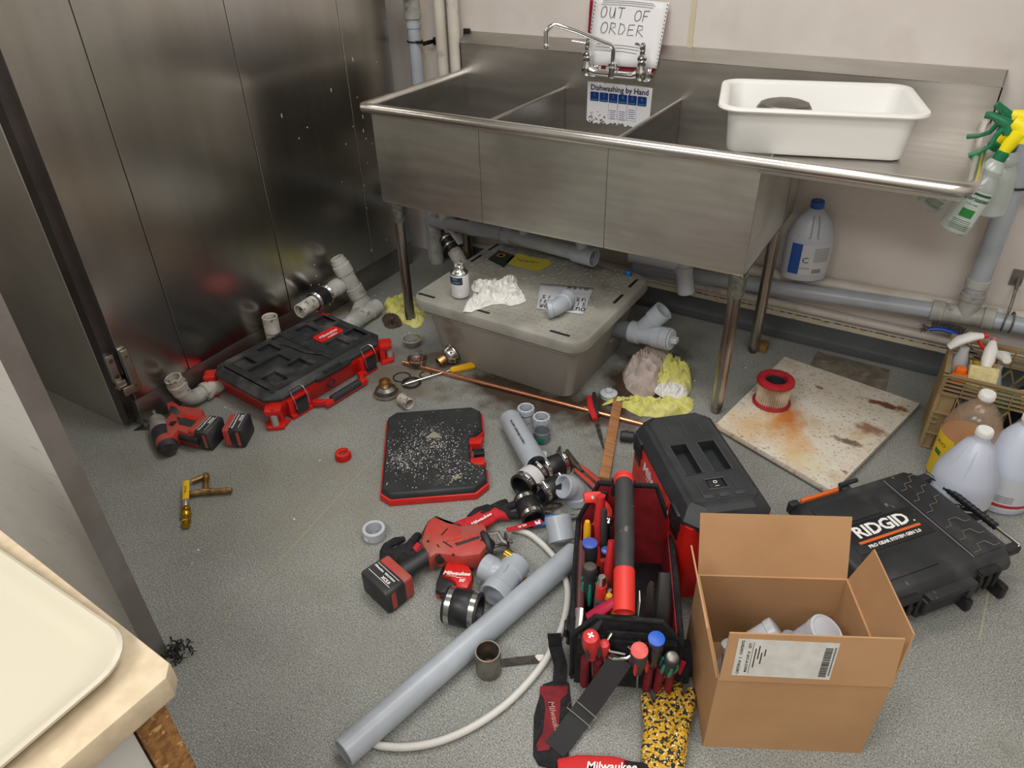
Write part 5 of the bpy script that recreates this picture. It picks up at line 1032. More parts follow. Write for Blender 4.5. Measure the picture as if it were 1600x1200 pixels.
# ---------------- reciprocating saw ----------------
e = wthing('reciprocating_saw', 'dusty red cordless reciprocating saw lying on its side with a battery', 'power tool', at(700, 870))
m_ = MB(); slab(m_, [(668, 826), (680, 816), (700, 826), (722, 831), (755, 826), (762, 835), (764, 862), (752, 878), (722, 882), (700, 879), (684, 877), (672, 884), (666, 872), (658, 858), (662, 842)], .010, .072, .014); m_.build('housing', RED_W, e)
m_ = MB(); slab(m_, [(659, 842), (668, 824), (682, 814), (700, 822), (722, 829), (708, 830), (684, 822), (671, 834), (669, 858), (660, 866)], .008, .060, .008); m_.build('rear_guard', BLACK_D, e)
m_ = MB(); m_.tube([at(668, 868, .045), at(650, 880, .044), at(630, 893, .042), at(612, 900, .040)], [.024, .023, .023, .027], 16, flat=.9); m_.build('grip', BLACK, e)
m_ = MB(); m_.tube([at(750, 833, .046), at(758, 852, .044), at(757, 869, .040)], [.012, .028, .016], 14); m_.lathe([(.020, -.01), (.037, 0), (.040, .01), (.030, .018), (.018, .02)], zframe(at(755, 852, .044), at(785, 843, .042)), 20); m_.build('front_collar', BLACK_D, e)
m_ = MB(); a_, b_ = at(768, 838, .060), at(790, 834, .058); m_.tube([at(764, 834, .062), at(778, 832, .064), at(786, 845, .055), at(797, 850, .05)], .0075, 8, flat=.5); m_.tube([at(764, 860, .035), at(784, 855, .035), at(796, 852, .045)], .007, 8, flat=.5); m_.box(.006, .04, .05, (0, 0, 0), frame(at(792, 848, .045), b_ - a_), b=.002); m_.build('shoe', STEEL_D, e)
m_ = MB(); m_.tube([at(684, 876, .055), at(690, 872, .062)], [.012, .013], 12); m_.build('trigger', RUBBER, e)
m_ = MB(); m_.tube([at(770, 856, .03), at(800, 846, .022)], .006, 8); m_.build('blade_clamp', SILVER_P, e)
m_ = MB(); pA, pB = at(712, 848, .0725), at(750, 835, .0725); slab(m_, [(710, 849), (714, 853), (750, 841), (748, 835)], .070, .0730, .0006, zref=.0725); np_ = m_.build('name_plate', BLACK, e)
m_ = MB(); text(m_, 'HACKZALL', .0125, frame((pA + pB) / 2 + V(0, 0, .001), pB - pA), off=.0004, shear=.2); q = at(708, 842, .073); text(m_, 'Milwaukee', .0105, frame(q, pB - pA), off=.0003, shear=.2); m_.build('lettering', mat('red_print2', '#d8463a', .5), np_)
m_ = MB()
for u, v, u2, v2 in ((690, 836, 699, 826), (692, 846, 706, 855), (683, 851, 686, 855)): m_.tube([at(u, v, .0722), at(u2, v2, .0722)], .002, 5)
m_.build('seam_slot', RUBBER, e)
m_ = MB()
for u, v in ((669, 846), (708, 867), (753, 844)): q = at(u, v, .072); m_.cyl(q, q + V(0, 0, .001), .004, seg=10)
m_.build('screw', RUBBER, e)
bc = at(612, 908, .040); zz_ = (at(640, 890) - at(590, 925)); battery(e, tipped(bc, zz_) @ T(0, 0, -.055), L=.112, W_=.078, H_=.085)
# ---------------- gloves ----------------
def fuse(mb, name, mt, parent=None, vox=.0035, sm=6):
    o = mb.build('tmp', mt); md = o.modifiers.new('r', 'REMESH'); md.mode = 'VOXEL'; md.voxel_size = vox; ms = o.modifiers.new('s', 'SMOOTH'); ms.iterations = sm
    dg = bpy.context.evaluated_depsgraph_get(); me = bpy.data.meshes.new_from_object(o.evaluated_get(dg)); me.name = name; bpy.data.objects.remove(o)
    me.polygons.foreach_set('use_smooth', [True] * len(me.polygons)); 
    if not me.materials: me.materials.append(mt)
    o = bpy.data.objects.new(name, me); SC.collection.objects.link(o)
    if parent is not None:
        o.parent = parent
        if parent.name in _W: o.matrix_parent_inverse = _W[parent.name]
    return o
# black glove under the saw
e = wthing('work_glove', 'black work glove pinned under the reciprocating saw grip', 'glove', at(625, 865))
m_ = MB(); m_.tube([at(600, 888, .014), at(620, 876, .018), at(650, 866, .018)], [.030, .042, .036], 14, flat=.42, up=(0, 0, 1))
for F in ([(606, 868, .02), (607, 852, .026), (618, 846, .028), (633, 842, .024)], [(618, 866, .02), (626, 857, .03), (640, 852, .024)], [(632, 866, .02), (640, 852, .028), (652, 838, .026), (655, 835, .022)], [(600, 880, .02), (600, 862, .026), (604, 850, .024)]):
    m_.tube([at(*f) for f in F], [.013] * (len(F) - 1) + [.009], 10)
fuse(m_, 'shell', FAB, e)
m_ = MB(); m_.tube([at(645, 862, .026), at(655, 850, .03)], [.010, .010], 8, flat=.5); m_.build('red_cuff', RED2, e)
# red and black glove behind the saw
e = wthing('work_glove', 'red work glove with black fingers crumpled behind the reciprocating saw', 'glove', at(750, 805))
m_ = MB(); m_.tube([at(705, 829, .020), at(735, 822, .024), at(762, 808, .026), at(778, 797, .026)], [.024, .034, .030, .024], 14, flat=.55, up=(0, 0, 1)); m_.tube([at(770, 800, .03), at(785, 806, .028), at(800, 808, .02)], [.018, .014, .010], 10); fuse(m_, 'shell', RED2, e)
m_ = MB()
for F in ([(752, 806, .032), (768, 795, .036), (782, 788, .034), (792, 783, .03)], [(775, 797, .034), (792, 793, .036), (806, 788, .032), (815, 783, .03)], [(778, 803, .03), (800, 806, .026), (820, 806, .02)], [(733, 810, .03), (745, 799, .028), (765, 791, .022)]):
    m_.tube([at(*f) for f in F], [.011] + [.0125] * (len(F) - 2) + [.009], 10)
fuse(m_, 'finger', FAB, e)
m_ = MB(); text(m_, 'Milwaukee', .016, frame(at(752, 811, .046), at(770, 801, .046) - at(740, 818, .046)), shear=.2, off=.0004); m_.build('lettering', PRINT_W, e)
# red sawblade lying right of saw
e = wthing('saw_blade', 'red reciprocating saw blade with white marking beyond the saw nose', 'saw blade', at(822, 825))
a_, b_ = at(792, 829, .03), at(845, 815, .028); L = (b_ - a_).length; M = frame(a_, b_ - a_); m_ = MB(); m_.prism([(0, -.007), (L, -.011), (L + .006, .0), (L, .010), (0, .009)], 0, .0016, M); m_.build('blade', mat('blade_red', '#b21f2c', .4), e)
m_ = MB(); text(m_, '10 TPI', .010, M @ T(L * .45, 0, .0018), off=.0003); m_.prism([(L - .018, -.008), (L - .004, -.009), (L, .007), (L - .006, .006), (L - .010, -.002), (L - .013, .006), (L - .018, .005)], .0016, .002, M); m_.build('lettering', PRINT_W, e)
# blue handled pliers
e = wthing('pliers', 'pliers with bright blue handles mostly hidden beneath the grey pipe piece', 'pliers', at(880, 815))
m_ = MB(); BH = mat('blue_handle', '#1b6cb5', .4); m_.tube([at(833, 822, .012), at(860, 817, .014), at(889, 806, .014)], [.006, .008, .007], 10); m_.tube([at(838, 815, .014), at(860, 808, .016), at(893, 807, .012)], [.006, .008, .007], 10); m_.build('handle', BH, e)
m_ = MB(); m_.tube([at(889, 808, .012), at(905, 806, .012)], [.012, .006], 8, flat=.6); m_.build('jaw', SILVER_P, e)
# red handled pliers
e = wthing('channel_pliers', 'old slip joint pliers with red handles right of the rubber couplings', 'pliers', at(915, 735))
m_ = MB(); m_.tube([at(897, 733, .012), at(920, 752, .012), at(936, 768, .012)], [.006, .009, .008], 10, flat=.7); m_.tube([at(907, 727, .014), at(925, 743, .014), at(945, 760, .014)], [.006, .009, .008], 10, flat=.7); m_.build('handle', RED_W, e)
WR = mat('rusty_tool', '#5f564b', .55, .6, col2='#3c352d', ns=50)
m_ = MB(); m_.tube([at(910, 736, .012), at(898, 724, .014), at(888, 710, .014), at(886, 703, .013)], [.007, .012, .010, .005], 8, flat=.6); m_.tube([at(900, 727, .014), at(884, 718, .012), at(872, 705, .01), at(875, 698, .01)], [.008, .009, .007, .004], 8, flat=.6); m_.build('jaw', WR, e)
m_ = MB(); m_.tube([at(818, 808, .012), at(835, 800, .012), at(862, 790, .014), at(868, 786, .012)], [.005, .006, .009, .004], 8, flat=.5); m_.tube([at(855, 786, .012), at(865, 791, .012), at(877, 788, .012)], [.006, .012, .006], 8, flat=.5); m_.tube([at(846, 804, .01), at(852, 798, .012), at(866, 800, .012)], [.005, .008, .005], 8, flat=.5)
tag(m_.build('pipe_wrench', WR), 'rusty brown wrench jaws on the floor beneath the rubber couplings', 'wrench')
# ---------------- wet/dry vacuum ----------------
c4 = [at(1000, 652, .30), at(1080, 799, .30), at(1203, 780, .30), at(1108, 642, .30)]
cv_ = sum(c4, Vector()) / 4; ang = math.degrees(math.atan2((c4[1] - c4[0]).y, (c4[1] - c4[0]).x))
VM = T(cv_.x, cv_.y, 0) @ RZ(ang); VL, VW = .415, .215
e = vac = empty('wet_dry_vacuum', 'red and black boxy portable vacuum standing behind the tool bag', 'vacuum', VM)
m_ = MB(); m_.pz(rrect(VL - .012, VW + .004, .02, 3), [(.01, 0), (0, .01), (0, .252)]); m_.build('body', RED, e)
m_ = MB(); m_.prism([(-.145, 0), (-.11, -.10), (.10, -.10), (.15, -.0), (.15, .03), (-.145, .03)], 0, .004, T(0, -(VW / 2 + .001), .215) @ RX(90), b=.0015); m_.build('badge_plate', mat('badge_red', '#d21f1f', .35), e)
m_ = MB(); Mx = T(-.005, -(VW / 2 + .0055), .205) @ RX(90); text(m_, 'Milwaukee', .044, Mx, shear=.2, off=.001); m_.prism([(-.07, -.024), (.0, -.026), (-.004, -.034), (.07, -.031), (.0, -.030), (.004, -.022)][::-1], 0, .0004, Mx); m_.build('lettering', PRINT_W, e)
zt = .30; rects = [(-.055, .065, -.065, -.018, .032), (-.055, .065, .010, .060, .032), (.088, .125, -.028, .022, .008)]
hw, hl = VL / 2 - .045, VW / 2 - .028
PX = uniq([-hw, hw] + [q for r in rects for q in r[:2]]); PY = uniq([-hl, hl] + [q for r in rects for q in r[2:4]])
def hf(x, y):
    for r in rects:
        if r[0] < x < r[1] and r[2] < y < r[3]: return zt - r[4]
    return zt
m_ = MB(); pockets(m_, PX, PY, hf, 0)
m_.loft([[(x, y, z) for x, y in chamf(VL - d_, VW - d_ * .8, c_)] for d_, c_, z in ((.0, .035, .246), (-.012, .035, .249), (-.012, .035, .262), (.03, .032, .290), (.055, .026, zt - .003), (.062, .022, zt + .0004), (.09, .0005, zt - .0003))], cap1=False)
lid = m_.build('lid', BLACK, e, sharp=22)
m_ = MB()
for r in rects[:2]:
    x0, x1, y0, y1, d_ = r; m_.tube([(x0, y0, zt), (x0, y1, zt), (x1, y1, zt), (x1, y0, zt)], .0028, 6, closed=True, up=(0, 0, 1))
m_.tube([(rects[2][0], rects[2][2], zt), (rects[2][0], rects[2][3], zt), (rects[2][1], rects[2][3], zt), (rects[2][1], rects[2][2], zt)], .003, 6, closed=True, up=(0, 0, 1))
for y, x0, x1 in ((-.04, -.155, -.10), (.0, -.155, -.08), (.045, -.155, -.09), (-.05, .085, .155), (.04, .085, .155)): m_.box(x1 - x0, .0025, .0016, ((x0 + x1) / 2, y, zt + .0006))
for y in (-.04, .0, .04): m_.box(.012, .024, .0016, (.148, y, zt + .0008))
m_.build('moulded_line', mat('black_plastic2', '#3a3d40', .5), lid)
m_ = MB(); m_.box(.030, .040, .007, (.1065, -.003, zt - .004), RY(0), b=.001); sw = m_.build('power_switch', RUBBER, lid)
m_ = MB(); m_.torus(.0042, .0009, T(.1, -.003, zt), 16, 5); m_.box(.0012, .010, .0006, (.114, -.003, zt)); m_.build('switch_mark', PRINT_W, sw)
m_ = MB(); text(m_, '2.0HP', .013, T(-.03, -.078, zt + .0004) @ RZ(-14 + 14), off=.0002); m_.build('embossed_text', mat('black_plastic2', '#3a3d40', .5), lid)
for x in (-.145, .135):
    m_ = MB(); m_.box(.055, .018, .055, (x, -VW / 2 - .003, .236), RX(0), b=.004); m_.box(.045, .012, .03, (x, -VW / 2 - .001, .190), None, b=.003)
    for k in range(6): m_.box(.04, .003, .0022, (x, -VW / 2 - .0115, .214 + k * .006))
    m_.build('latch', RUBBER, e)
m_ = MB(); m_.box(.012, VW - .09, .05, (VL / 2 - .004, 0, .205), None, b=.004); m_.build('end_recess', RUBBER, e)
# hose fitting on the far left of the vacuum
e = wthing('socket_adapter', 'black cylindrical adapter lying between the wood stick and the vacuum', 'adapter', at(985, 680))
m_ = MB(); m_.cyl(at(969, 681, .02), at(991, 683, .02), .018, seg=16, b=.003); m_.cyl(at(975, 681, .02), at(980, 681.5, .02), .0192, seg=16); m_.build('barrel', BLACK, e)
# ---------------- black rugged case ----------------
RA = 51.0; RC = V(2.022, -1.083, 0); RM = T(RC) @ RZ(RA) @ Matrix.Diagonal((1, 1, 1.2, 1))
e = empty('rugged_case', 'large scuffed black rugged case with orange strip lying beyond the carton', 'tool case', RM)
RL, RW, RH = .435, .355, .105
SCUFF = overlay(overlay(mat('scuffed_black', '#232528', .52, col2='#2c2e31', ns=9, bump=.12, bs=300), '#77736c', 7, .56, .8, amt=.4), '#9b968c', 60, .68, .74, amt=.5, stretch=(1, .4, 1))
m_ = MB(); m_.pz(chamf(RL - .01, RW - .01, .03), [(.012, 0), (.002, .012), (0, .03), (0, .062)]); m_.build('base', SCUFF, e)
m_ = MB(); m_.loft([[(x, y, z) for x, y in chamf(RL - d_, RW - d_, c_)] for d_, c_, z in ((.0, .034, .060), (-.008, .034, .063), (-.008, .034, .080), (.02, .03, .098), (.034, .028, RH - .002), (.05, .024, RH))]); lid = m_.build('lid', SCUFF, e, sharp=24)
m_ = MB()
def rzp(x0, x1, y0, y1, z, h, c=.004, mb=None): (mb or m_).prism([(x0 + c, y0), (x1 - c, y0), (x1, y0 + c), (x1, y1 - c), (x1 - c, y1), (x0 + c, y1), (x0, y1 - c), (x0, y0 + c)], z, z + h, b=.001)
# raised panels (local x: long axis away from the camera, y: toward upper left)
rzp(-.175, -.005, .055, .135, RH - .001, .004); rzp(-.175, -.005, -.135, -.055, RH - .001, .004); rzp(.095, .185, -.15, .15, RH - .001, .003); m_.build('raised_panel', SCUFF, lid)
m_ = MB()
for y in (.12, .075, .03, -.03, -.075, -.12):
    s_ = 1 if y > 0 else -1; m_.tube([(.10, y - .02, RH + .003), (.12, y - .02, RH + .003), (.13, y, RH + .003), (.155, y, RH + .003), (.165, y + .02 * s_, RH + .003), (.182, y + .02 * s_, RH + .003)], .0013, 5)
m_.tube([(.088, -.15, RH + .0015), (.088, .15, RH + .0015)], .002, 5); m_.build('moulded_line', mat('dusty_line', '#6d6961', .7), lid)
# latches and handle on the near long side (local -y)
m_ = MB()
for x0 in (-.14, .03 + .08):
    for k in range(3): m_.box(.010, .022, .05, (x0 - .028 + k * .028, -RW / 2 - .006, .062), None, b=.003)
    m_.box(.07, .014, .03, (x0, -RW / 2 - .004, .050), None, b=.004); m_.box(.062, .020, .008, (x0, -RW / 2 - .006, .088), None, b=.002)
la = m_.build('latch', RUBBER, e)
m_ = MB(); m_.box(.15, .03, .016, (-.015, -RW / 2 - .012, .078), None, b=.005); m_.box(.16, .014, .03, (-.015, -RW / 2 - .002, .03), None, b=.004)
for s_ in (-1, 1): m_.box(.018, .026, .04, (-.015 + s_ * .072, -RW / 2 - .010, .055), None, b=.004)
m_.build('carry_handle', SCUFF, e)
m_ = MB(); m_.box(.125, .012, .03, (-.10, RW / 2 + .004, .082), None, b=.003); m_.build('orange_strip', mat('orange_strip', '#d8662c', .45), e)
m_ = MB(); m_.box(.03, .022, .03, (-.185, RW / 2 + .004, .080), None, b=.004); m_.box(.03, .022, .03, (-.012, RW / 2 + .004, .080), None, b=.004); m_.tube([(-.03, RW / 2 + .010, .10), (.03, RW / 2 + .010, .10)], .006, 8); m_.build('hinge', BLACK, e)
# tow bar on the far end (local +x)
m_ = MB(); xb_ = RL / 2 + .028
m_.tube([(xb_ - .006, RW / 2 - .035, .088), (xb_, RW / 2 - .035, .092), (xb_, -RW / 2 + .025, .092), (xb_ - .006, -RW / 2 + .025, .088)], .0045, 10); bar = m_.build('metal_bar', METAL, e)
m_ = MB(); m_.cyl((xb_, .085, .092), (xb_, -.085, .092), .0085, seg=12, b=.002)
for k in range(12): m_.torus(.0088, .0012, T(xb_, -.08 + k * .0145, .092) @ RX(90), 14, 5)
m_.build('bar_grip', RUBBER, bar)
m_ = MB()
for y in (RW / 2 - .04, -RW / 2 + .03): m_.box(.045, .024, .020, (RL / 2 + .008, y, .082), None, b=.004)
m_.build('bar_bracket', BLACK, e)
m_ = MB(); m_.box(.02, .05, .035, (RL / 2 - .05, -RW / 2 - .008, .02), None, b=.004); m_.box(.02, .05, .03, (RL / 2 - .16, -RW / 2 - .006, .016), None, b=.004); m_.build('skid_foot', RUBBER, e)
m_ = MB(); rzp(-.165, .075, -.048, .048, RH - .0005, .0022, mb=m_); bd = m_.build('badge_plate', mat('badge_black', '#1a1b1d', .45), lid)
BX = T(-.045, .002, RH + .0024)
m_ = MB(); text(m_, 'RIDGID', .052, BX @ T(0, .014, 0), off=.0015, space=.98); m_.cyl(BX @ V(.094, -.001, 0), BX @ V(.094, -.001, .0004), .0025); text(m_, 'PRO GEAR SYSTEM GEN 2.0', .0135, BX @ T(0, -.034, 0), off=.0005); m_.build('lettering', PRINT_W, bd)
m_ = MB(); m_.box(.195, .008, .0006, (0, -.0165, 0), BX); m_.build('orange_bar', mat('orange_strip', '#d8662c', .45), bd)
# ---------------- open tool bag ----------------
TM = T(1.552, -1.775, 0) @ RZ(24.5); TI = TM
e = bag = empty('tool_bag', 'open red and black tool bag with a padded bar handle full of hand tools', 'tool bag', TM)
bw, bd_ = .232, .350; hs, hp = .155, .29; hpf = .225
LIN = mat('dark_red_lining', '#8c1620', .7, col2='#76111a', ns=25, bump=.2, bs=600)
def panel(mb, poly, y0, y1): mb.loft([[(x, y0, z) for x, z in poly], [(x, y1, z) for x, z in poly]])
endp = [(-bw / 2, 0), (bw / 2, 0), (bw / 2 + .004, hs), (bw / 2 - .045, hp), (-bw / 2 + .045, hp), (-bw / 2 - .004, hs)]
def mid_(poly, k): return [(x * k, z * k + (1 - k) * .1) for x, z in poly]
endf = [(x, z if z < .2 else hpf) for x, z in endp]
m_ = MB(); panel(m_, endf, -.005, .0); panel(m_, endp, bd_, bd_ + .006); m_.build('end_wall', FAB, e)
m_ = MB(); panel(m_, mid_(endp, .95), bd_ - .003, bd_); panel(m_, mid_(endf, .93), .0, .002); m_.build('red_lining', LIN, e)
m_ = MB()
for s_ in (-1, 1): m_.box(.006, bd_, hs, (s_ * bw / 2, bd_ / 2, hs / 2))
m_.box(bw, bd_, .008, (0, bd_ / 2, .006)); m_.build('side_wall', FAB, e)
m_ = MB()
for s_ in (-1, 1): m_.box(.003, bd_ - .01, hs - .01, (s_ * (bw / 2 - .006), bd_ / 2, hs / 2 + .005))
m_.box(bw - .02, bd_ - .01, .003, (0, bd_ / 2, .012)); m_.build('side_lining', LIN, e)
m_ = MB()
for y, EP in ((-.003, endf), (bd_ + .003, endp)): m_.tube([(x, y, z) for x, z in EP[2:] ] , .006, 8); m_.tube([(x, y, z) for x, z in (EP[1], EP[2])], .005, 8); m_.tube([(x, y, z) for x, z in (EP[0], EP[5])], .005, 8)
for s_ in (-1, 1): m_.tube([(s_ * (bw / 2 + .003), 0, hs), (s_ * (bw / 2 + .006), bd_ * .5, hs - .004), (s_ * (bw / 2 + .003), bd_, hs)], .006, 8)
m_.build('piping', FAB, e)
m_ = MB(); m_.box(bw + .014, bd_ + .016, .018, (0, bd_ / 2, .0095), None, b=.005); m_.build('moulded_base', RUBBER, e)
m_ = MB(); m_.box(.004, bd_ - .02, .14, (-.008, bd_ / 2, .085)); m_.tube([(-.008, .01, .155), (-.008, bd_ - .01, .155)], .004, 8); m_.build('centre_divider', FAB, e)
hx0 = -.012
m_ = MB(); m_.tube([(hx0, .06, .275), (hx0, .14, .305), (hx0, .25, .325), (hx0, bd_ - .025, .325)], [.0205, .0225, .0225, .0215], 18); hb = m_.build('bar_handle', overlay(mat('handle_rubber', '#37393b', .6, col2='#2e3032', ns=20), '#8b8880', 50, .68, .74, amt=.5), e)
m_ = MB(); m_.lathe([(.0, .085), (.016, .085), (.020, 0), (.0235, 0), (.0235, .09), (.0215, .095)], zframe((hx0, -.005, .248), (hx0, .065, .277)), 20, cap=False); m_.lathe([(.0215, 0), (.024, .003), (.024, .02), (.018, .026), (0, .027)], zframe((hx0, bd_ - .035, .326), (hx0, bd_ + .02, .323)), 20); m_.build('red_end_sleeve', mat('bright_red_rubber', '#d8352c', .5), hb)
m_ = MB()
for y0, z0 in ((.0, .20), (bd_, .28)): m_.box(.06, .008, .06, (hx0, y0, z0), None, b=.003)
for y0 in (bd_ - .006,): m_.box(.028, .005, .028, (-.062, y0, .255), None, b=.002)
m_.build('handle_bracket', BLACK, e); m_ = MB().cyl((-.062, bd_ - .010, .255), (-.062, bd_ - .0115, .255), .004); m_.build('rivet', METAL, e)
# front organiser pocket with loops
m_ = MB(); m_.loft([[(x, y, z) for x, z in ((-bw / 2 + .005, .01), (bw / 2 - .005, .01), (bw / 2 - .01, .17), (-bw / 2 + .01, .17))] for y in (-.022, -.006)]); m_.build('front_pocket', FAB, e)
m_ = MB()
for x in (-.088, -.060, .052, .076, .099): m_.tube([(x, -.030, .022), (x, -.032, .07), (x, -.034, .118)], .0125, 10, flat=.8)
m_.build('tool_loop', DRED, e)
m_ = MB(); m_.tube([(-.035, -.024, .20), (-.045, -.038, .19), (-.038, -.048, .172), (-.005, -.048, .166)], .0034, 8); m_.tube([(.0, -.040, .185), (.015, -.046, .172), (.0, -.052, .158), (-.03, -.054, .155), (-.040, -.054, .162)], .004, 8); m_.tube([(.025, -.022, .185), (.03, -.03, .168), (.02, -.036, .152)], .003, 8); m_.build('metal_hook', METAL, e)
m_ = MB(); m_.box(.09, .006, .035, (.0, -.014, .178), None, b=.002); m_.build('hook_tab', FAB, e)
m_ = MB(); m_.box(.012, .05, .05, (-bw / 2 - .012, .07, .075), None, b=.004); m_.box(.010, .03, .03, (-bw / 2 - .018, .04, .12), None, b=.003); m_.build('side_buckle', RUBBER, e)
m_ = MB()
for k, y in enumerate((.05, .11, .17, .24, .30)): m_.box(.012, .045, .11, (bw / 2 + .008, y, .075), None, b=.004)
m_.build('side_pocket', DRED, e)
# --- tools standing in the bag ---
def L2(x, y, z): return TM @ V(x, y, z + (.028 if y > 0 else 0))
def driver(label, p0, p1, prof, mt, mt2=None, grooves=0, collar=None, name='screwdriver', cat='screwdriver', tip=None, seg=14):
    e = wthing(name, label, cat, p0, 'hand tools in the bag'); L = (p1 - p0).length; M = zframe(p0, p1)
    rk = 1.18; prof = [(r * rk, z) for r, z in prof]; m_ = MB(); m_.lathe([(r, z * L) for r, z in prof], M, seg); m_.build('handle', mt, e)
    if mt2:
        m_ = MB()
        for k in range(grooves or 6):
            a = 2 * pi * k / (grooves or 6); r_ = max(r for r, z in prof) * .93; m_.tube([M @ V(r_ * cos(a), r_ * sin(a), L * .22), M @ V(r_ * 1.04 * cos(a), r_ * 1.04 * sin(a), L * .45), M @ V(r_ * cos(a), r_ * sin(a), L * .70)], [.003, .0052, .003], 6)
        m_.build('grip_inlay', mt2, e)
    if collar: collar = (collar[0] * rk, collar[1]); m_ = MB().lathe([(collar[0] * .7, L * .985), (collar[0], L * .99), (collar[0], L * 1.02), (collar[0] * .6, L * 1.035), (.0, L * 1.035)], M, 16); m_.build('end_cap', collar[1], e)
    m_ = MB(); m_.cyl(p0 - (p1 - p0).normalized() * .09, p0, .0034, seg=8); m_.build('shaft', METAL, e)
    if tip: m_ = MB(); tip(m_, M @ T(0, 0, L * 1.0)); m_.build('end_mark', PRINT_W, e)
    return e
PR1 = [(.006, 0), (.009, .05), (.0085, .18), (.013, .35), (.0155, .6), (.0165, .85), (.014, .97), (.008, 1)]
WG = [(.007, 0), (.010, .06), (.009, .2), (.014, .4), (.0145, .62), (.011, .78), (.0145, .9), (.012, .99), (.007, 1)]
DR = mat('driver_red', '#c62a2b', .4); DG = mat('driver_grey', '#3b3d40', .55); BLU2 = mat('translucent_blue', '#2c4fa6', .3)
def cross(mb, M): mb.box(.014, .0035, .0012, (0, 0, .0006), M); mb.box(.0035, .014, .0012, (0, 0, .0006), M)
driver('red screwdriver with a white cross on its end in the front of the tool bag', L2(-.074, -.036, .125), L2(-.080, -.052, .225), PR1, DR, DG, 4, tip=cross)
driver('thin red screwdriver in the bag front just left of the metal hook', L2(-.047, -.034, .13), L2(-.050, -.046, .195), [(r * .62, z) for r, z in PR1], DR)
driver('red and grey screwdriver with round red end right of the metal hook', L2(.028, -.040, .095), L2(.022, -.065, .205), PR1, DG, DR, 4, collar=(.0155, mat('ring_red', '#d8504a', .4)))
driver('clear grey screwdriver with a bright blue end in the bag front', L2(.058, -.036, .12), L2(.056, -.048, .225), [(.008, 0), (.0125, .1), (.0125, .3), (.0145, .5), (.0145, .95), (.012, 1)], mat('clear_grey', '#2d3038', .15, trans=.2), None, 0, collar=(.0150, mat('cap_blue', '#1c5bc4', .4)))
driver('black screwdriver with teal grips in the front right of the bag', L2(.088, -.038, .10), L2(.092, -.060, .185), WG, BLACK, TEAL, 6, collar=(.010, SILVER_P))
driver('black screwdriver with teal grips inside the left of the bag', L2(-.086, .10, .09), L2(-.086, .118, .215), [(r * 1.1, z) for r, z in WG], BLACK, TEAL, 6, collar=(.0125, mat('cap_grey', '#4d4943', .5)))
driver('dark screwdriver with round blue end inside the back left of the bag', L2(-.086, .185, .10), L2(-.088, .190, .215), PR1, BLACK, None, 0, collar=(.0155, mat('cap_blue2', '#3d57b0', .35)))
driver('amber handled driver upright in the middle of the bag', L2(-.040, .055, .11), L2(-.042, .05, .205), [(.006, 0), (.0085, .1), (.0085, .9), (.006, 1)], AMBER)
driver('small driver with a round amber knob beside the upright amber handle', L2(-.028, .02, .12), L2(-.028, .012, .195), [(.004, 0), (.005, .5), (.009, .7), (.0105, .85), (.007, 1)], AMBER)
driver('small blue tipped driver between the two red pliers in the bag', L2(-.052, .20, .10), L2(-.050, .185, .20), [(.006, 0), (.008, .3), (.008, 1)], BLACK, None, 0, collar=(.0095, BLU2))
driver('yellow handled tool poking out by the red pipe cutter in the bag', L2(-.094, .235, .12), L2(-.096, .245, .232), [(.006, 0), (.008, .2), (.0075, .9), (.005, 1)], mat('tool_yellow', '#e8ac1c', .4))
def handled(name, label, cat, parts):
    parts = [(a, b, c, [q * 1.2 for q in r], f) for a, b, c, r, f in parts]
    e = wthing(name, label, cat, parts[0][2][0], 'hand tools in the bag')
    for nm, mt, pts, r, fl in parts: MB().tube(pts, r, 12, flat=fl).build(nm, mt, e)
    return e
handled('pliers', 'red and grey handled pliers against the left wall inside the bag', 'pliers', [('grip', DR, [L2(-.056, .045, .09), L2(-.062, .05, .17), L2(-.060, .06, .225)], [.008, .012, .012], .8), ('grip_band', DG, [L2(-.056, .035, .09), L2(-.063, .035, .16), L2(-.062, .045, .195)], [.009, .0125, .012], .8), ('jaw', METAL, [L2(-.060, .062, .226), L2(-.060, .066, .245)], [.010, .008], .8)])
handled('pliers', 'steel multi tool jaws standing right of the grey grip pliers in the bag', 'pliers', [('jaw', SILVER_P, [L2(-.042, .075, .09), L2(-.046, .09, .18), L2(-.05, .10, .20)], [.010, .010, .006], .7), ('jaw_tip', METAL, [L2(-.036, .075, .12), L2(-.040, .08, .185)], [.007, .006], .6)])
handled('pliers', 'slim red pliers standing beside the bag handle', 'pliers', [('grip', DR, [L2(-.040, .12, .10), L2(-.042, .135, .20), L2(-.038, .165, .255)], [.011, .0125, .010], .75), ('grip_band', mat('grip_dark_red', '#8f1a20', .5), [L2(-.052, .14, .10), L2(-.056, .155, .20)], [.008, .007], .8)])
handled('pliers', 'tall red and grey curved plier handle at the back left of the bag', 'pliers', [('grip', DR, [L2(-.062, .25, .12), L2(-.068, .26, .22), L2(-.066, .28, .285)], [.010, .014, .012], .7), ('grip_band', DG, [L2(-.052, .24, .14), L2(-.056, .25, .22), L2(-.058, .262, .26)], [.008, .010, .007], .7)])
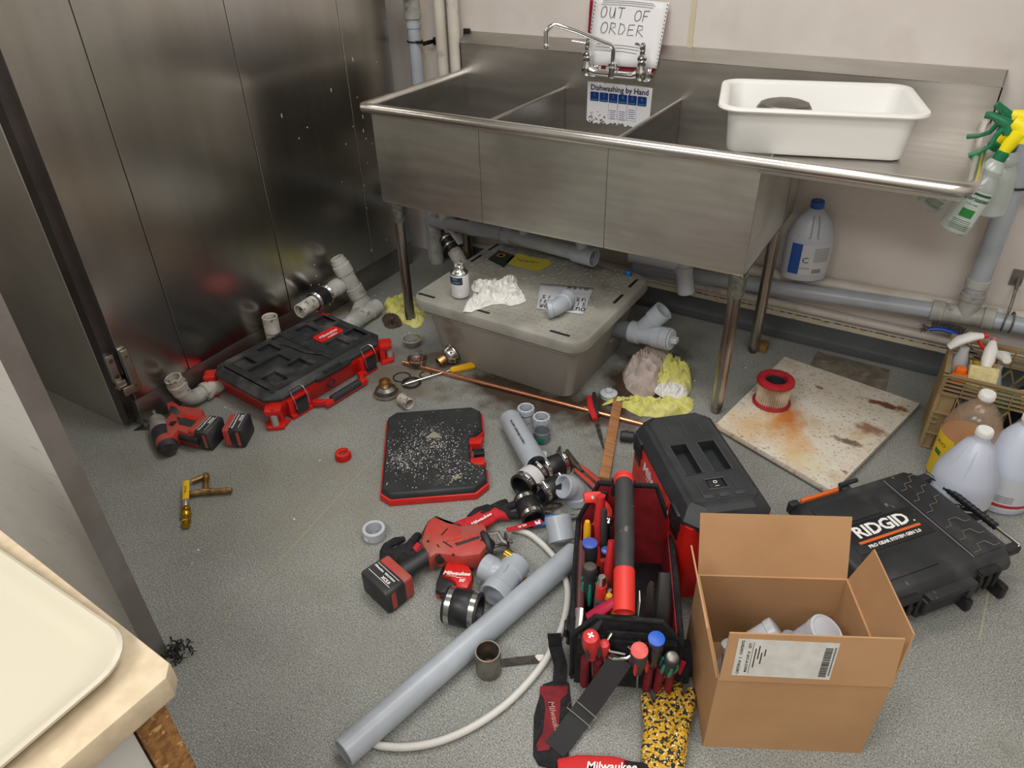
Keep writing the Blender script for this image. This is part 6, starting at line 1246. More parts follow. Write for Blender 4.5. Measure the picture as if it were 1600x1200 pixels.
# red pipe cutter (open jaw)
e = wthing('pipe_cutter', 'bright red ratchet pipe cutter with hooked jaw in the back left of the bag', 'pipe cutter', L2(-.09, .29, .14), 'hand tools in the bag')
m_ = MB(); Mx = TM @ T(-.070, .300, .238) @ RZ(8) @ RX(50)
arc = [(.034 * cos(rad(a)), .034 * sin(rad(a))) for a in range(-120, 111, 15)] + [(.021 * cos(rad(a)), .021 * sin(rad(a))) for a in range(110, -121, -15)]
m_.prism(ccw(arc), -.010, .010, Mx, b=.002); m_.box(.045, .028, .020, (-.012, .038, 0), Mx, b=.004); m_.build('body', mat('cutter_red', '#e02a1e', .38), e)
m_ = MB(); m_.cyl(Mx @ V(-.012, .038, .010), Mx @ V(-.012, .038, .0115), .005, seg=6); m_.build('pivot_bolt', METAL, e)
m_ = MB(); m_.tube([Mx @ V(0, -.03, 0), Mx @ V(-.005, -.08, 0), Mx @ V(-.005, -.13, 0)], [.010, .009, .008], 10); m_.build('handle', mat('cutter_red', '#e02a1e', .38), e)
# utility knife crossing the front left, snips
handled('utility_knife', 'red and black knife handle leaning over the front left rim of the bag', 'knife', [('handle', mat('knife_magenta', '#ab1d3f', .45), [L2(-.085, .012, .175), L2(-.055, .012, .205), L2(-.030, .018, .225)], [.009, .012, .009], .8), ('grip_band', DG, [L2(-.094, -.002, .165), L2(-.066, .0, .192), L2(-.052, .004, .202)], [.008, .010, .006], .8)])
# level / long bars at left inner wall
e = wthing('torpedo_level', 'narrow dark red bar with steel ends along the left inner wall of the bag', 'level', L2(-.104, .05, .02), 'hand tools in the bag')
MB().tube([L2(-.104, .06, .13), L2(-.106, .20, .21)], .009, 8, flat=.8).build('bar', mat('bar_maroon', '#4e1c1c', .5), e); MB().tube([L2(-.106, .01, .12), L2(-.104, .06, .14)], .011, 8, flat=.7).build('steel_end', METAL, e)
# jab saws on right
def sawb(label, x, y0, z0, y1, z1, mt, teeth=True):
    e = wthing('jab_saw', label, 'saw', L2(x, y0, z0 - .1), 'hand tools in the bag'); a, b = L2(x, y0, z0 - .08), L2(x, y1, z1); L = (b - a).length; M = frame(a, b - a, (TM.to_3x3() @ V(.3, -1, .3)))
    P_ = [(0, .012), (L * .9, .008), (L, .002)]; n = 26
    for k in range(n, -1, -1): P_.append((L * k / n * .98, -.006 - .007 * (1 - k / n) - (.0025 if k % 2 and teeth else 0)))
    m_ = MB(); m_.prism(ccw(P_), 0, .0016, M); m_.build('blade', mt, e)
sawb('grey toothed jab saw blade standing in the right half of the bag', .050, .05, .13, .10, .205, mat('saw_grey', '#6d6b69', .4, .8))
e = wthing('jab_saw_sheath', 'broad black plastic sheath standing right of the toothed saw in the bag', 'sheath', L2(.078, .05, .02), 'hand tools in the bag'); MB().tube([L2(.080, .05, .06), L2(.082, .08, .14), L2(.084, .13, .200)], [.020, .018, .014], 8, flat=.45, up=(TM.to_3x3() @ V(0, 1, 0))).build('sheath', mat('sheath', '#2c2b2b', .5), e)
e = wthing('paper_tag', 'white folded paper tag tucked next to the bag handle', 'tag', L2(.018, .03, .15), 'hand tools in the bag'); m_ = MB(); m_.box(.002, .03, .06, (.022, .035, .225), TM @ T(0, 0, 0)); m_.build('tag', PAPER, e)
e = wthing('chrome_socket', 'small chrome socket upright between red pliers and handle at the back', 'socket', L2(-.045, .30, .18), 'hand tools in the bag'); MB().lathe([(.010, -.1), (.010, 0), (.011, .003), (.011, .012), (.006, .013), (.006, .006), (.0, .006)], zframe(L2(-.044, .265, .21), L2(-.044, .262, .28)), 16).build('socket', CHROME, e)
# shoulder strap and pad
e = wthing('shoulder_strap', 'wide black webbing strap hanging from the bag hook onto the floor', 'strap', at(905, 1130))
def ribbon(mb, pts, w, th=.0025, side=None):
    pts = [Vector(p) for p in pts]; lo = []
    for i, p in enumerate(pts):
        t = (pts[min(i + 1, len(pts) - 1)] - pts[max(i - 1, 0)]).normalized(); s_ = Vector(side[i] if isinstance(side, list) else side); s_ = (s_ - t * s_.dot(t)).normalized(); n = t.cross(s_)
        lo.append([p + s_ * w / 2 + n * th / 2, p - s_ * w / 2 + n * th / 2, p - s_ * w / 2 - n * th / 2, p + s_ * w / 2 - n * th / 2])
    mb.loft(lo)
SP = smooth([TM @ V(-.012, -.054, .158), TM @ V(-.034, -.070, .12), TM @ V(-.060, -.088, .075), TM @ V(-.085, -.106, .037), TM @ V(-.104, -.125, .018), at(884, 1150, .012), at(866, 1172, .010)], 4)
sv = (at(1000, 1000) - at(930, 990)); m_ = MB(); ribbon(m_, SP, .050, .003, sv + V(0, 0, 0)); m_.build('webbing', mat('webbing', '#2b2b2d', .8, bump=.4, bs=700), e)
c_ = SP[13]; t_ = (SP[15] - SP[11]).normalized(); m_ = MB(); s_ = (sv - t_ * sv.dot(t_)).normalized(); n_ = V(0, 0, .004)
m_.tube([c_ + s_ * .033 - t_ * .012 + n_, c_ + s_ * .033 + t_ * .012 + n_, c_ - s_ * .033 + t_ * .012 + n_, c_ - s_ * .033 - t_ * .012 + n_], .0022, 8, closed=True, up=(0, 0, 1)); m_.build('slide_buckle', METAL, e)
m_ = MB(); ribbon(m_, [at(866, 990, .10), at(868, 1010, .05), at(876, 1040, .012), at(874, 1066, .010)], .032, .003, at(890, 1010) - at(860, 1010)); m_.build('side_webbing', FAB, e)
e = wthing('shoulder_pad', 'black shoulder pad with dark red centre lying under the strap end', 'pad', at(862, 1130))
m_ = MB(); P_ = [(848, 1070), (873, 1062), (889, 1068), (893, 1100), (890, 1150), (888, 1195), (868, 1202), (842, 1196), (833, 1180), (834, 1120)]; slab(m_, P_, .0, .009, .003); m_.build('pad', FAB, e)
m_ = MB(); slab(m_, [(844, 1072), (888, 1072), (886, 1085), (876, 1094), (874, 1130), (866, 1150), (858, 1172), (840, 1174), (838, 1163), (848, 1145), (852, 1110), (850, 1092), (843, 1082)], .009, .0112, .0006); o = m_.build('red_centre', DRED, e)
m_ = MB(); text(m_, 'Milwaukee', .019, frame(at(866, 1122, .012), at(871, 1140) - at(862, 1100)), shear=.2, off=.0003); m_.build('lettering', mat('faded_print', '#a87a70', .6), o)
# ---------------- carton ----------------
KR = overlay(mat('kraft_board', '#b58d64', .8, col2='#ad855d', ns=5, bump=.05, bs=300), '#8f6b47', 4, .6, .85, amt=.35)
KI = mat('kraft_inside', '#a98560', .85, col2='#a07c58', ns=6)
B1, B2 = at(1098, 1166), at(1345, 1177); dx = (B2 - B1); CWd = dx.length; ca = math.degrees(math.atan2(dx.y, dx.x)); CMx = T(B1) @ RZ(ca); CD, CH = .262, .240
e = empty('carton', 'open brown cardboard carton with shipping label holding grey fittings', 'carton', CMx)
m_ = MB(); th = .004
m_.box(CWd, th, CH, (CWd / 2, th / 2, CH / 2)); m_.build('front_wall', KR, e)
m_ = MB(); m_.box(CWd, th, CH, (CWd / 2, CD - th / 2, CH / 2)); m_.build('back_wall', KR, e)
m_ = MB(); m_.box(th, CD - 2 * th, CH, (th / 2, CD / 2, CH / 2)); m_.box(th, CD - 2 * th, CH, (CWd - th / 2, CD / 2, CH / 2)); m_.build('side_wall', KR, e)
m_ = MB(); m_.box(CWd - .002, CD - .002, .006, (CWd / 2, CD / 2, .004)); m_.build('base', KI, e)
def flap(a, b, L, tilt, nrm, ch=.012):        # a,b hinge ends (local); tilt degrees outward from vertical
    a, b, nrm = Vector(a), Vector(b), Vector(nrm); u = (b - a).normalized(); d = V(0, 0, 1) * cos(rad(tilt)) + nrm * sin(rad(tilt)); t2 = nrm * cos(rad(tilt)) - V(0, 0, 1) * sin(rad(tilt))
    q = [a + u * .001, b - u * .001, b - u * ch * .5 + d * L, a + u * ch * .5 + d * L]
    m_ = MB(); m_.loft([q, [p + t2 * .0035 for p in q]]); return m_.build('flap', KR, e), a, u, d, t2
ff = flap((0, 0, CH), (CWd, 0, CH), .128, -6, (0, -1, 0)); flap((0, CD, CH), (CWd, CD, CH), .142, 26, (0, 1, 0), .0)
flap((0, .002, CH), (0, CD, CH), .122, 14, (-1, 0, 0), .05); flap((CWd, .002, CH), (CWd, CD, CH), .122, 8, (1, 0, 0), .05)
o, a, u, d, t2 = ff; Mf = Matrix((u, d, u.cross(d))).transposed().to_4x4(); Mf.translation = a + t2 * .0037
m_ = MB(); lw, lh = .185, .098; m_.box(lw, lh, .0005, (.022 + lw / 2, .018 + lh / 2, .0004), Mf @ RZ(-1)); lb = m_.build('shipping_label', mat('label_white', '#d3d2cd', .5, col2='#c8c6c0', ns=30), e)
m_ = MB(); Mt2 = Mf @ T(.022, .018, .0009) @ RZ(-1); R90 = RZ(90)
text(m_, 'CARTON #   2   CONTENTS', .0072, Mt2 @ T(.010, lh / 2, 0) @ R90, off=.0001); text(m_, 'MASCO W CUST #     QTY', .0066, Mt2 @ T(.024, lh / 2, 0) @ R90, off=.0001)
for k, L_2 in enumerate((.05, .035, .03, .018)): m_.box(.0022, L_2, .0003, (.036 + k * .006, lh * .5 + (k % 2) * .015, 0), Mt2)
m_.box(.0008, lh * .85, .0003, (.030, lh / 2, 0), Mt2); m_.build('print', PRINT_B, lb); m_ = MB()
y = .008
while y < lh - .012: w_ = random.choice((.0006, .0012, .0018)); m_.box(.014, w_, .0003, (lw - .016, y, 0), Mt2); y += w_ + random.choice((.0008, .0014))
for k in range(20): m_.box(.0028, .0022, .0003, (lw - .0045, .012 + k * .0038, 0), Mt2)
m_.build('barcode_print', PRINT_B, lb)
m_ = MB(); m_.tube([(0, -.001, CH), (CWd, -.001, CH)], .0016, 5); m_.build('crease', mat('kraft_crease', '#c9a57c', .8), e)
# fittings inside the carton
def cl(x, y, z): return CMx @ V(x, y, z)
for i, (x, y, z, dx_, r, lab) in enumerate(((.235, .150, .165, V(.02, -.01, .05), .037, 'pale grey pipe fitting sticking up at the right in the carton'), (.125, .155, .150, V(.04, .01, .03), .030, 'grey pipe fitting lying in the middle of the carton'), (.065, .085, .165, V(.00, .02, .04), .033, 'grey pipe fitting at the left corner inside the carton'), (.075, .06, .13, V(.04, -.002, .01), .033, 'grey elbow end below the fitting at the carton left corner'), (.185, .09, .12, V(.05, .02, .0), .033, 'grey pipe fitting deep in the carton behind the label flap'))):
    p = cl(x, y, z); q = cl(x, y, z) + (CMx.to_3x3() @ dx_); ee = wthing('pipe_fitting', lab, 'pipe fitting', (p.x, p.y, z - .06), 'fittings in the carton')
    m_ = MB(); m_.pipe(p - (q - p) * .9, q, r, r * .86, 32); hubs(m_, q - (q - p) * .2, q - p, r * 1.06, .02); m_.build('socket', PVC_L, ee)
    m_ = MB(); m_.tube([p - (q - p) * .4, p - (q - p) * 1.0 + (CMx.to_3x3() @ V(.03, .01, -.02)), p + (CMx.to_3x3() @ V(.05, .01, -.10))], r * .93, 20); m_.build('bend', PVC_L, ee)
m_ = MB()
for k in range(14): 
    x, y = random.uniform(.05, .27), random.uniform(.05, .21); m_.cyl(cl(x, y, .02), cl(x + .03, y, .07 + random.uniform(0, .03)), .03, seg=16)
tag(m_.build('pipe_fitting', PVC_L, kind='stuff'), 'grey fittings filling the bottom of the carton', 'pipe fitting', 'fittings in the carton', 'stuff')
# ---------------- yellow camouflage glove ----------------
YG = overlay(overlay(mat('yellow_leather', '#c99a1a', .75, bump=.5, bs=120), '#1f1c14', 120, .50, .54, detail=2), '#e6d9a8', 190, .60, .64, detail=2, offset=(3, 1, 2))
e = wthing('work_glove', 'yellow work glove speckled black lying palm down left of the carton', 'glove', at(1045, 1130))
g = lambda u, v, z=.022: at(u, v, z)
m_ = MB(); m_.tube([g(1035, 1215, .02), g(1037, 1180, .024), g(1040, 1150, .025), g(1042, 1125, .022)], [.040, .047, .048, .044], 18, flat=.42, up=(0, 0, 1))
for F in ([(1018, 1140), (1013, 1110), (1008, 1085)], [(1034, 1128), (1034, 1095), (1036, 1068)], [(1053, 1128), (1056, 1095), (1059, 1067)], [(1068, 1135), (1075, 1105), (1081, 1078)]): m_.tube([g(*F[0]), g(*F[1], .025), g(*F[2], .018)], [.0155, .015, .011], 12)
m_.tube([g(1052, 1175, .04), g(1062, 1150, .045), g(1072, 1128, .035)], [.02, .018, .012], 12); fuse(m_, 'shell', YG, e, .003, 4)
# dark glove behind the yellow one
e = wthing('work_glove', 'dark grey glove with red patch squeezed between the bag and the carton', 'glove', at(1068, 1030))
m_ = MB(); m_.tube([at(1060, 1065, .015), at(1066, 1030, .03), at(1072, 1000, .05)], [.022, .028, .018], 12, flat=.6); m_.tube([at(1056, 1060, .02), at(1052, 1072, .012)], [.012, .008], 10); m_.tube([at(1076, 1040, .02), at(1078, 1058, .012)], [.012, .008], 10); fuse(m_, 'shell', FAB, e)
m_ = MB(); m_.tube([at(1058, 1052, .04), at(1066, 1032, .05)], [.008, .010], 8, flat=.4); m_.build('red_patch', RED2, e)
# red glove at the bottom edge
e = wthing('work_glove', 'red knit glove with white script at the very bottom edge', 'glove', at(930, 1200))
m_ = MB(); m_.tube([at(872, 1205, .016), at(905, 1202, .018), at(960, 1204, .02), at(1000, 1212, .02)], [.026, .030, .030, .024], 16, flat=.5, up=(0, 0, 1)); fuse(m_, 'shell', mat('bright_knit', '#d52c2f', .8, bump=.6, bs=600), e)
m_ = MB(); m_.tube([at(975, 1196, .03), at(1010, 1203, .026), at(1035, 1212, .02)], [.010, .014, .010], 10, flat=.6); m_.build('finger', FAB, e)
m_ = MB(); text(m_, 'Milwaukee', .024, frame(at(955, 1198, .036), at(990, 1200) - at(925, 1198)), shear=.2, off=.0005); m_.build('lettering', PRINT_W, e)
# ---------------- right side: board, filter, plate, rags, stick ----------------
BD = mat('white_board', '#d6cfc2', .6, col2='#c9bfae', ns=6, lo=.4, hi=.65, bump=.25, bs=45)
overlay(BD, '#5d4c34', 90, .60, .66, amt=.7); overlay(BD, '#b08d52', 9, .52, .74, amt=.6); overlay(BD, '#8a6f48', 40, .58, .70, amt=.6, stretch=(1, 2.5, 1))
bp = [at(1119, 662, .03), at(1302, 768, .03), at(1438, 630, .03), at(1226, 557, .03)]; bc = sum(bp, Vector()) / 4
rel = lambda u, v: ((at(u, v, .03) - bc).x, (at(u, v, .03) - bc).y)
blob(BD, '#b56a1c', rel(1228, 655), .075, .13, 18, .95, .8); blob(BD, '#c98f3e', rel(1245, 700), .06, .12, 16, .7, .9); blob(BD, '#c49a52', rel(1180, 665), .15, .12, 10, .6, .9)
blob(BD, '#6b3519', rel(1385, 633), .09, .022, 40, .95, .5); blob(BD, '#7b4326', rel(1360, 670), .06, .035, 45, .8, .6); blob(BD, '#5a4a33', rel(1325, 690), .055, .018, 50, .9, .5); blob(BD, '#c9c08a', rel(1260, 720), .10, .06, 10, .5, .9); blob(BD, '#6b5138', rel(1280, 605), .016, .014, 50, .8, .5)
blob(BD, '#8a5a34', rel(1160, 682), .008, .006, 40, .9, .5); blob(BD, '#7b3d24', rel(1320, 737), .014, .008, 50, .8, .5)
m_ = MB(); m_.prism([((p - bc).x, (p - bc).y) for p in bp], -.020, .0, b=.0015); bo = m_.build('wooden_board', BD); bo.location = (bc.x, bc.y, .030)
tag(bo, 'square white painted board stained with rust lying on the floor', 'board')
q = at(1205, 628, .031); e = empty('vacuum_filter', 'round pleated cartridge filter with red rings standing on the white board', 'filter', (q.x, q.y, .0305))
RF = mat('filter_red', '#a81c28', .45, col2='#951a24', ns=30); m_ = MB(); m_.lathe([(.040, 0), (.062, 0), (.064, .002), (.064, .006), (.060, .008), (.050, .009)], None, 36); m_.build('base_ring', RF, e)
m_ = MB(); lo = []
for z, k in ((.008, 1), (.088, 1)):
    lo.append([((.0545 if i % 2 else .044) * cos(2 * pi * i / 84), (.0545 if i % 2 else .044) * sin(2 * pi * i / 84), z) for i in range(84)])
m_.loft(lo, cap0=False, cap1=False); m_.build('pleats', mat('pleat_paper', '#d8cab6', .9, col2='#c0ae95', ns=30), e, sharp=10)
m_ = MB(); m_.lathe([(.034, .075), (.034, .090), (.037, .099), (.040, .100), (.052, .100), (.061, .097), (.063, .092), (.063, .086), (.060, .084), (.050, .084)], None, 40, cap=False); m_.build('top_ring', RF, e)
m_ = MB(); m_.lathe([(.0335, .088), (.0335, .05), (.0, .05)], None, 24, cap=False)
for k in range(6): m_.box(.0045, .004, .045, (.033, 0, .068), RZ(60 * k))
m_.build('core_cage', mat('filter_core', '#2b2b2d', .6), e)
mp = [at(1264, 574, .004), at(1384, 609, .004), at(1391, 578, .004), at(1277, 549, .004)]; mc = sum(mp, Vector()) / 4
m_ = MB(); m_.prism(ccw([((p - mc).x, (p - mc).y) for p in mp]), -.003, .001, b=.0005); PL = overlay(mat('stained_plate', '#7e776b', .6, .2, col2='#6a6257', ns=18), '#a59a84', 25, .55, .7, amt=.6)
o = m_.build('metal_plate', PL); o.location = (mc.x, mc.y, .004); tag(o, 'dull stained metal plate lying flat behind the white board', 'plate')
# rag heap
heap('rag', 'grey pink towel heap against the trap below the wye', [at(*p)[:2] for p in ((977, 600), (972, 585), (985, 575), (990, 560), (1010, 550), (1040, 552), (1050, 570), (1040, 590), (1030, 612), (1005, 622), (985, 615))], .11, CG, seed=11, folds=2.6, rough=.5, peak=at(1012, 585)[:2])
heap('rag', 'yellow towel heaped on the right of the grey pink towel', [at(*p)[:2] for p in ((1020, 600), (1028, 575), (1045, 566), (1062, 575), (1078, 590), (1080, 605), (1072, 620), (1045, 622), (1022, 612))], .095, CY, seed=12, folds=3, rough=.55, z=.002)
heap('rag', 'small white rag folded between the two yellow towels', [at(*p)[:2] for p in ((1022, 612), (1040, 608), (1070, 612), (1072, 624), (1050, 628), (1028, 622))], .045, CW, seed=13, folds=3, rough=.5, z=.012)
heap('rag', 'flat yellow towel spread by the end of the wooden stick', [at(*p)[:2] for p in ((942, 634), (958, 624), (985, 622), (1010, 626), (1040, 625), (1075, 620), (1084, 632), (1070, 648), (1040, 652), (1000, 650), (978, 640), (960, 630))], .035, CY, seed=14, folds=4, rough=.65)
q = at(951, 620); e = empty('cleanout_plug', 'round grey cleanout plug with a square nub by the red knife', 'plug', (q.x, q.y, 0)); m_ = MB(); m_.lathe([(.028, 0), (.030, .002), (.030, .012), (.031, .014), (.031, .018), (.024, .022), (0, .022)], None, 24); m_.build('plug', PVC_L, e); m_ = MB(); m_.box(.022, .022, .012, (0, 0, .028), RZ(30), b=.003); m_.build('square_nub', PVC_L, e)
a, b = at(966, 622, .012), at(944, 748, .012); m_ = MB(); M = frame((a + b) / 2, b - a); m_.box((b - a).length, .033, .016, (0, 0, -.003), M, b=.0012); tag(m_.build('wood_stick', mat('pine', '#a9774d', .65, col2='#94653e', ns=12, stretch=(1, 8, 1), bump=.1, bs=60)), 'flat brown wooden stick on the floor under the copper pipe', 'stick')
e = wthing('pruning_saw', 'thin curved rusty saw with red and black handle by the wooden stick', 'saw', at(930, 650))
m_ = MB(); m_.tube([at(921, 620, .014), at(923, 635, .016), at(930, 655, .012)], [.010, .014, .010], 12, flat=.7); m_.build('handle', DR, e); m_ = MB(); m_.tube([at(928, 614, .018), at(930, 635, .02), at(934, 650, .014)], [.007, .009, .006], 10, flat=.7); m_.build('grip_band', BLACK, e)
m_ = MB(); m_.tube([at(932, 658, .008), at(938, 680, .008), at(943, 700, .006)], [.008, .007, .003], 6, flat=.2, up=(0, 0, 1)); m_.build('blade', WR, e)
# ---------------- jugs ----------------
def jug_thing(label, p, prof, mt, ang, hgt, capm=WHITE, capr=.021):
    e = empty('chemical_jug', label, 'jug', T(p.x, p.y, 0) @ RZ(ang)); m_ = MB(); m_.lathe(prof, None, 36); m_.build('bottle', mt, e)
    m_ = MB(); m_.lathe([(capr * .95, hgt), (capr, hgt + .002), (capr, hgt + .018), (capr * .88, hgt + .022), (0, hgt + .022)], None, 28)
    for k in range(28): m_.box(.0015, .0018, .014, (capr, 0, hgt + .010), RZ(k * 360 / 28))
    m_.build('cap', capm, e); return e
CONE = lambda s=1, H=.29: [(0, 0), (.080 * s, 0), (.087 * s, .006), (.089 * s, .02), (.089 * s, .12), (.084 * s, .145), (.062 * s, .195), (.040 * s, .24), (.025 * s, H - .02), (.020, H - .014), (.020, H), (0, H)]
MILK = mat('milky_jug', '#bcc3d2', .32, sss=.2)
pB = at(1540, 672, .288); pA_ = at(1541, 622, .300); pC_ = at(1611, 655, .285)
e = jug_thing('milky white conical jug standing next to the black rugged case bar', pB, CONE(.92, .272), MILK, 0, .270)
m_ = MB(); band(m_, .0822, .028, .100, -150, -20, None, 20); m_.build('label_sheet', mat('jug_label2', '#c9ccd2', .45), e); m_ = MB(); band(m_, .0828, .028, .060, -130, -20, None, 20); m_.build('black_panel', mat('jug_black', '#1b1c22', .4), e)
m_ = MB(); tx(m_, 'ServClean', .024, 0, .075, .0830, None, ang0=-95, off=.001, shear=.2); m_.build('lettering', PRINT_B, e); m_ = MB(); tx(m_, 'cleaner', .012, 0, .048, .0836, None, ang0=-95); 
for k in range(3): band(m_, .0836, .032 + k * .004, .033 + k * .004, -110, -70, None, 6)
m_.build('small_print', PRINT_W, e)
m_ = MB()
for a in (-140, -100, -55): m_.tube([(.074 * cos(rad(a)), .074 * sin(rad(a)), .150), (.0565 * cos(rad(a + 3)), .0565 * sin(rad(a + 3)), .197), (.036 * cos(rad(a + 6)), .036 * sin(rad(a + 6)), .238)], .0018, 6)
m_.build('moulded_rib', MILK, e)
CLR = mat('clear_plastic', '#e9e0cc', .12, trans=.75, alpha=.5); LIQ = mat('amber_liquid', '#d98a3c', .1, trans=.35, alpha=.95)
e = jug_thing('clear jug of orange liquid with a yellow label in front of the crate', pA_, [(0, 0), (.070, 0), (.075, .006), (.077, .03), (.077, .175), (.073, .205), (.058, .245), (.035, .275), (.021, .286), (.020, .300), (0, .300)], CLR, 0, .298)
m_ = MB(); m_.lathe([(0, .003), (.071, .003), (.074, .03), (.074, .165), (0, .165)], None, 32); m_.build('liquid', LIQ, e)
m_ = MB(); band(m_, .0775, .02, .17, -190, -118, None, 12); m_.build('yellow_label', mat('label_yellow', '#dcb70f', .5), e); m_ = MB(); tx(m_, 'LAVO', .018, 0, .14, .078, None, ang0=-150); band(m_, .0784, .10, .115, -160, -140, None, 4); m_.build('lettering', mat('dkgreen_print', '#2a6b34', .5), e)
e = jug_thing('white round jug with a red lettered label at the right edge', pC_, CONE(.98, .280), MILK, 0, .278)
m_ = MB(); band(m_, .0876, .022, .130, -170, -40, None, 20); m_.build('label_sheet', mat('jug_label2', '#c9ccd2', .45), e); m_ = MB(); band(m_, .0882, .030, .040, -170, -40, None, 20); tx(m_, 'Fresh', .016, -.01, .118, .0882, None, ang0=-120); tx(m_, 'FOOD GUARD', .010, -.005, .104, .0882, None, ang0=-120); m_.build('lettering', mat('label_red', '#b02a30', .5), e)
m_ = MB(); tx(m_, 'sanitizer', .011, -.005, .090, .0882, None, ang0=-118); tx(m_, 'désinfectant', .011, -.005, .078, .0882, None, ang0=-118)
for k in range(5): band(m_, .0882, .048 + k * .005, .0492 + k * .005, -140, -70, None, 6)
m_.build('small_print', PRINT_B, e)
# ---------------- milk crate with cleaning things ----------------
TAN = mat('tan_crate', '#9b8660', .55, col2='#8d7955', ns=9)
k0 = at(1437, 693); kz = .270; A0 = at(1478, 588, kz); A1 = at(1620, 622, kz); A3 = at(1489, 529, kz)
ux = (A1 - A0).normalized(); uy = V(-ux.y, ux.x, 0); CR = Matrix((ux, uy, V(0, 0, 1))).transposed().to_4x4(); CR.translation = (A0.x, A0.y, 0); cw_, cd_ = .33, min((A3 - A0).dot(uy), .30)
cr = empty('milk_crate', 'tan plastic lattice crate full of cleaning supplies against the wall', 'crate', CR)
def bar(mb, p, q, w=.004, d=.008): 
    p, q = Vector(p), Vector(q); L = (q - p).length; mb.box(L, w, d, (L / 2, 0, 0), frame(p, q - p, (0, 1, 0) if abs((q - p).y) < 1e-6 else (1, 0, 0)))
for yy_ in (0.0, cd_):          # long walls
    m_ = MB()
    for z in (kz, kz - .014, kz - .028, kz - .042, kz - .056, .004): bar(m_, (0, yy_, z), (cw_, yy_, z), .0028, .012)
    for x in [0, .055, .095, .135, .18, .225, .27, cw_]: bar(m_, (x, yy_, kz), (x, yy_, kz - .058), .0028, .012)
    for k in range(8):
        x0 = .05 + k * .045; bar(m_, (x0, yy_, .01), (min(x0 + .09, cw_), yy_, .205), .004, .007); bar(m_, (min(x0 + .09, cw_), yy_, .01), (x0, yy_, .205), .004, .007)
    m_.build('lattice_wall', TAN, cr)
m_ = MB()
for x in (0.0, cw_):
    for z in (kz, kz - .05, kz - .10, kz - .2, .004): m_.box(.012, cd_, .003, (x, cd_ / 2, z))
    for k in range(7): m_.box(.010, .003, kz, (x, cd_ * k / 6, kz / 2))
    m_.box(.002, cd_, kz, (x + (.006 if x == 0 else -.006), cd_ / 2, kz / 2))
m_.build('end_wall', TAN, cr)
m_ = MB(); m_.box(.045, .003, .205, (.024, .006, .105)); m_.box(.05, .012, .003, (.025, 0, .21)); m_.box(.05, .012, .003, (.025, 0, .14)); m_.box(.05, .012, .003, (.025, 0, .06)); m_.box(.003, .012, .20, (.05, 0, .105)); m_.box(.003, .012, .055, (.027, 0, .03))
m_.box(.02, .008, .002, (.01, 0, .10)); m_.box(.02, .008, .002, (.01, 0, .12)); m_.build('corner_panel', TAN, cr)
m_ = MB(); m_.box(cw_, cd_, .004, (cw_ / 2, cd_ / 2, .004)); m_.build('floor_panel', TAN, cr)
m_ = MB(); m_.box(cw_ + .016, .014, .004, (cw_ / 2, 0, kz + .007)); m_.box(cw_ + .016, .020, .010, (cw_ / 2, cd_, kz + .007)); m_.box(.014, cd_, .004, (0, cd_ / 2, kz + .007)); m_.box(.014, cd_, .004, (cw_, cd_ / 2, kz + .007)); m_.build('rim', TAN, cr)
def kp(x, y, z): return CR @ V(x, y, z)
G = 'cleaning things in the crate'
def trig(label, p, yaw, pitch, mt=WHITE, mt2=RED):
    M = T(*p) @ RZ(yaw) @ RX(pitch); e = empty('spray_bottle', label, 'spray bottle', M, G)
    m_ = MB(); m_.tube([(0, -.05, .0), (0, -.02, .014), (0, .015, .016), (0, .045, .008)], [.012, .019, .018, .010], 12, flat=.8, up=(0, 0, 1)); m_.build('head_shroud', mt, e)
    m_ = MB(); m_.cyl((0, .045, .006), (0, .058, .006), .009, seg=10); m_.tube([(0, .03, .0), (0, .035, -.025), (0, .045, -.045)], .005, 8); m_.build('trigger', mt2, e)
    m_ = MB(); m_.lathe([(.013, -.02), (.014, -.035), (.028, -.08), (.028, -.17), (0, -.17)], T(0, .0, 0) @ RX(-pitch), 18); m_.build('bottle', mat('dim_bottle', '#b9bcc0', .3), e)
trig('white trigger sprayer with red nozzle tilted over the crate corner', at(1511, 535, .335), -70, 25)
trig('narrow white sprayer head upright in the middle of the crate', at(1545, 556, .300), 0, 35, WHITE, mat('pink_trig', '#c46a76', .5))
trig('rounded white sprayer head right of the yellow sponge in the crate', at(1563, 563, .300), 15, -30)
q = kp(.03, .05, 0); e = empty('spray_bottle', 'orange topped purple bottle in the near left corner of the crate', 'spray bottle', CR @ T(.035, .055, .0), G)
m_ = MB(); m_.rbox(.05, .04, .22, .01, .006, T(0, 0, .01)); m_.build('bottle', mat('purple_plastic', '#33307e', .4), e); m_ = MB(); m_.rbox(.042, .034, .035, .010, .006, T(0, -.01, .232)); m_.rbox(.030, .026, .025, .008, .005, T(.0, -.006, .262)); m_.build('orange_head', mat('orange_head', '#f0701a', .4), e)
e = empty('sponge', 'pale yellow sponge brush block standing in the crate', 'sponge', CR @ T(.098, .05, .215) @ RZ(8) @ RX(-25), G); m_ = MB(); m_.rbox(.080, .034, .080, .006, .004, None); m_.build('foam', mat('sponge', '#ddd09c', .9, col2='#cbbd85', ns=60, bump=.4, bs=300), e)
m_ = MB()
for k in range(60): x = random.uniform(-.034, .034); m_.tube([(x, .014, .07), (x + random.uniform(-.006, .006), .018, .092)], .0008, 4)
m_.build('bristle', mat('bristle_y', '#a8903f', .8), e, kind='stuff')
e = empty('scrub_pad', 'grey steel wool pad beside the green bottle in the crate', 'scourer', CR @ T(.185, .04, .225), G); m_ = MB()
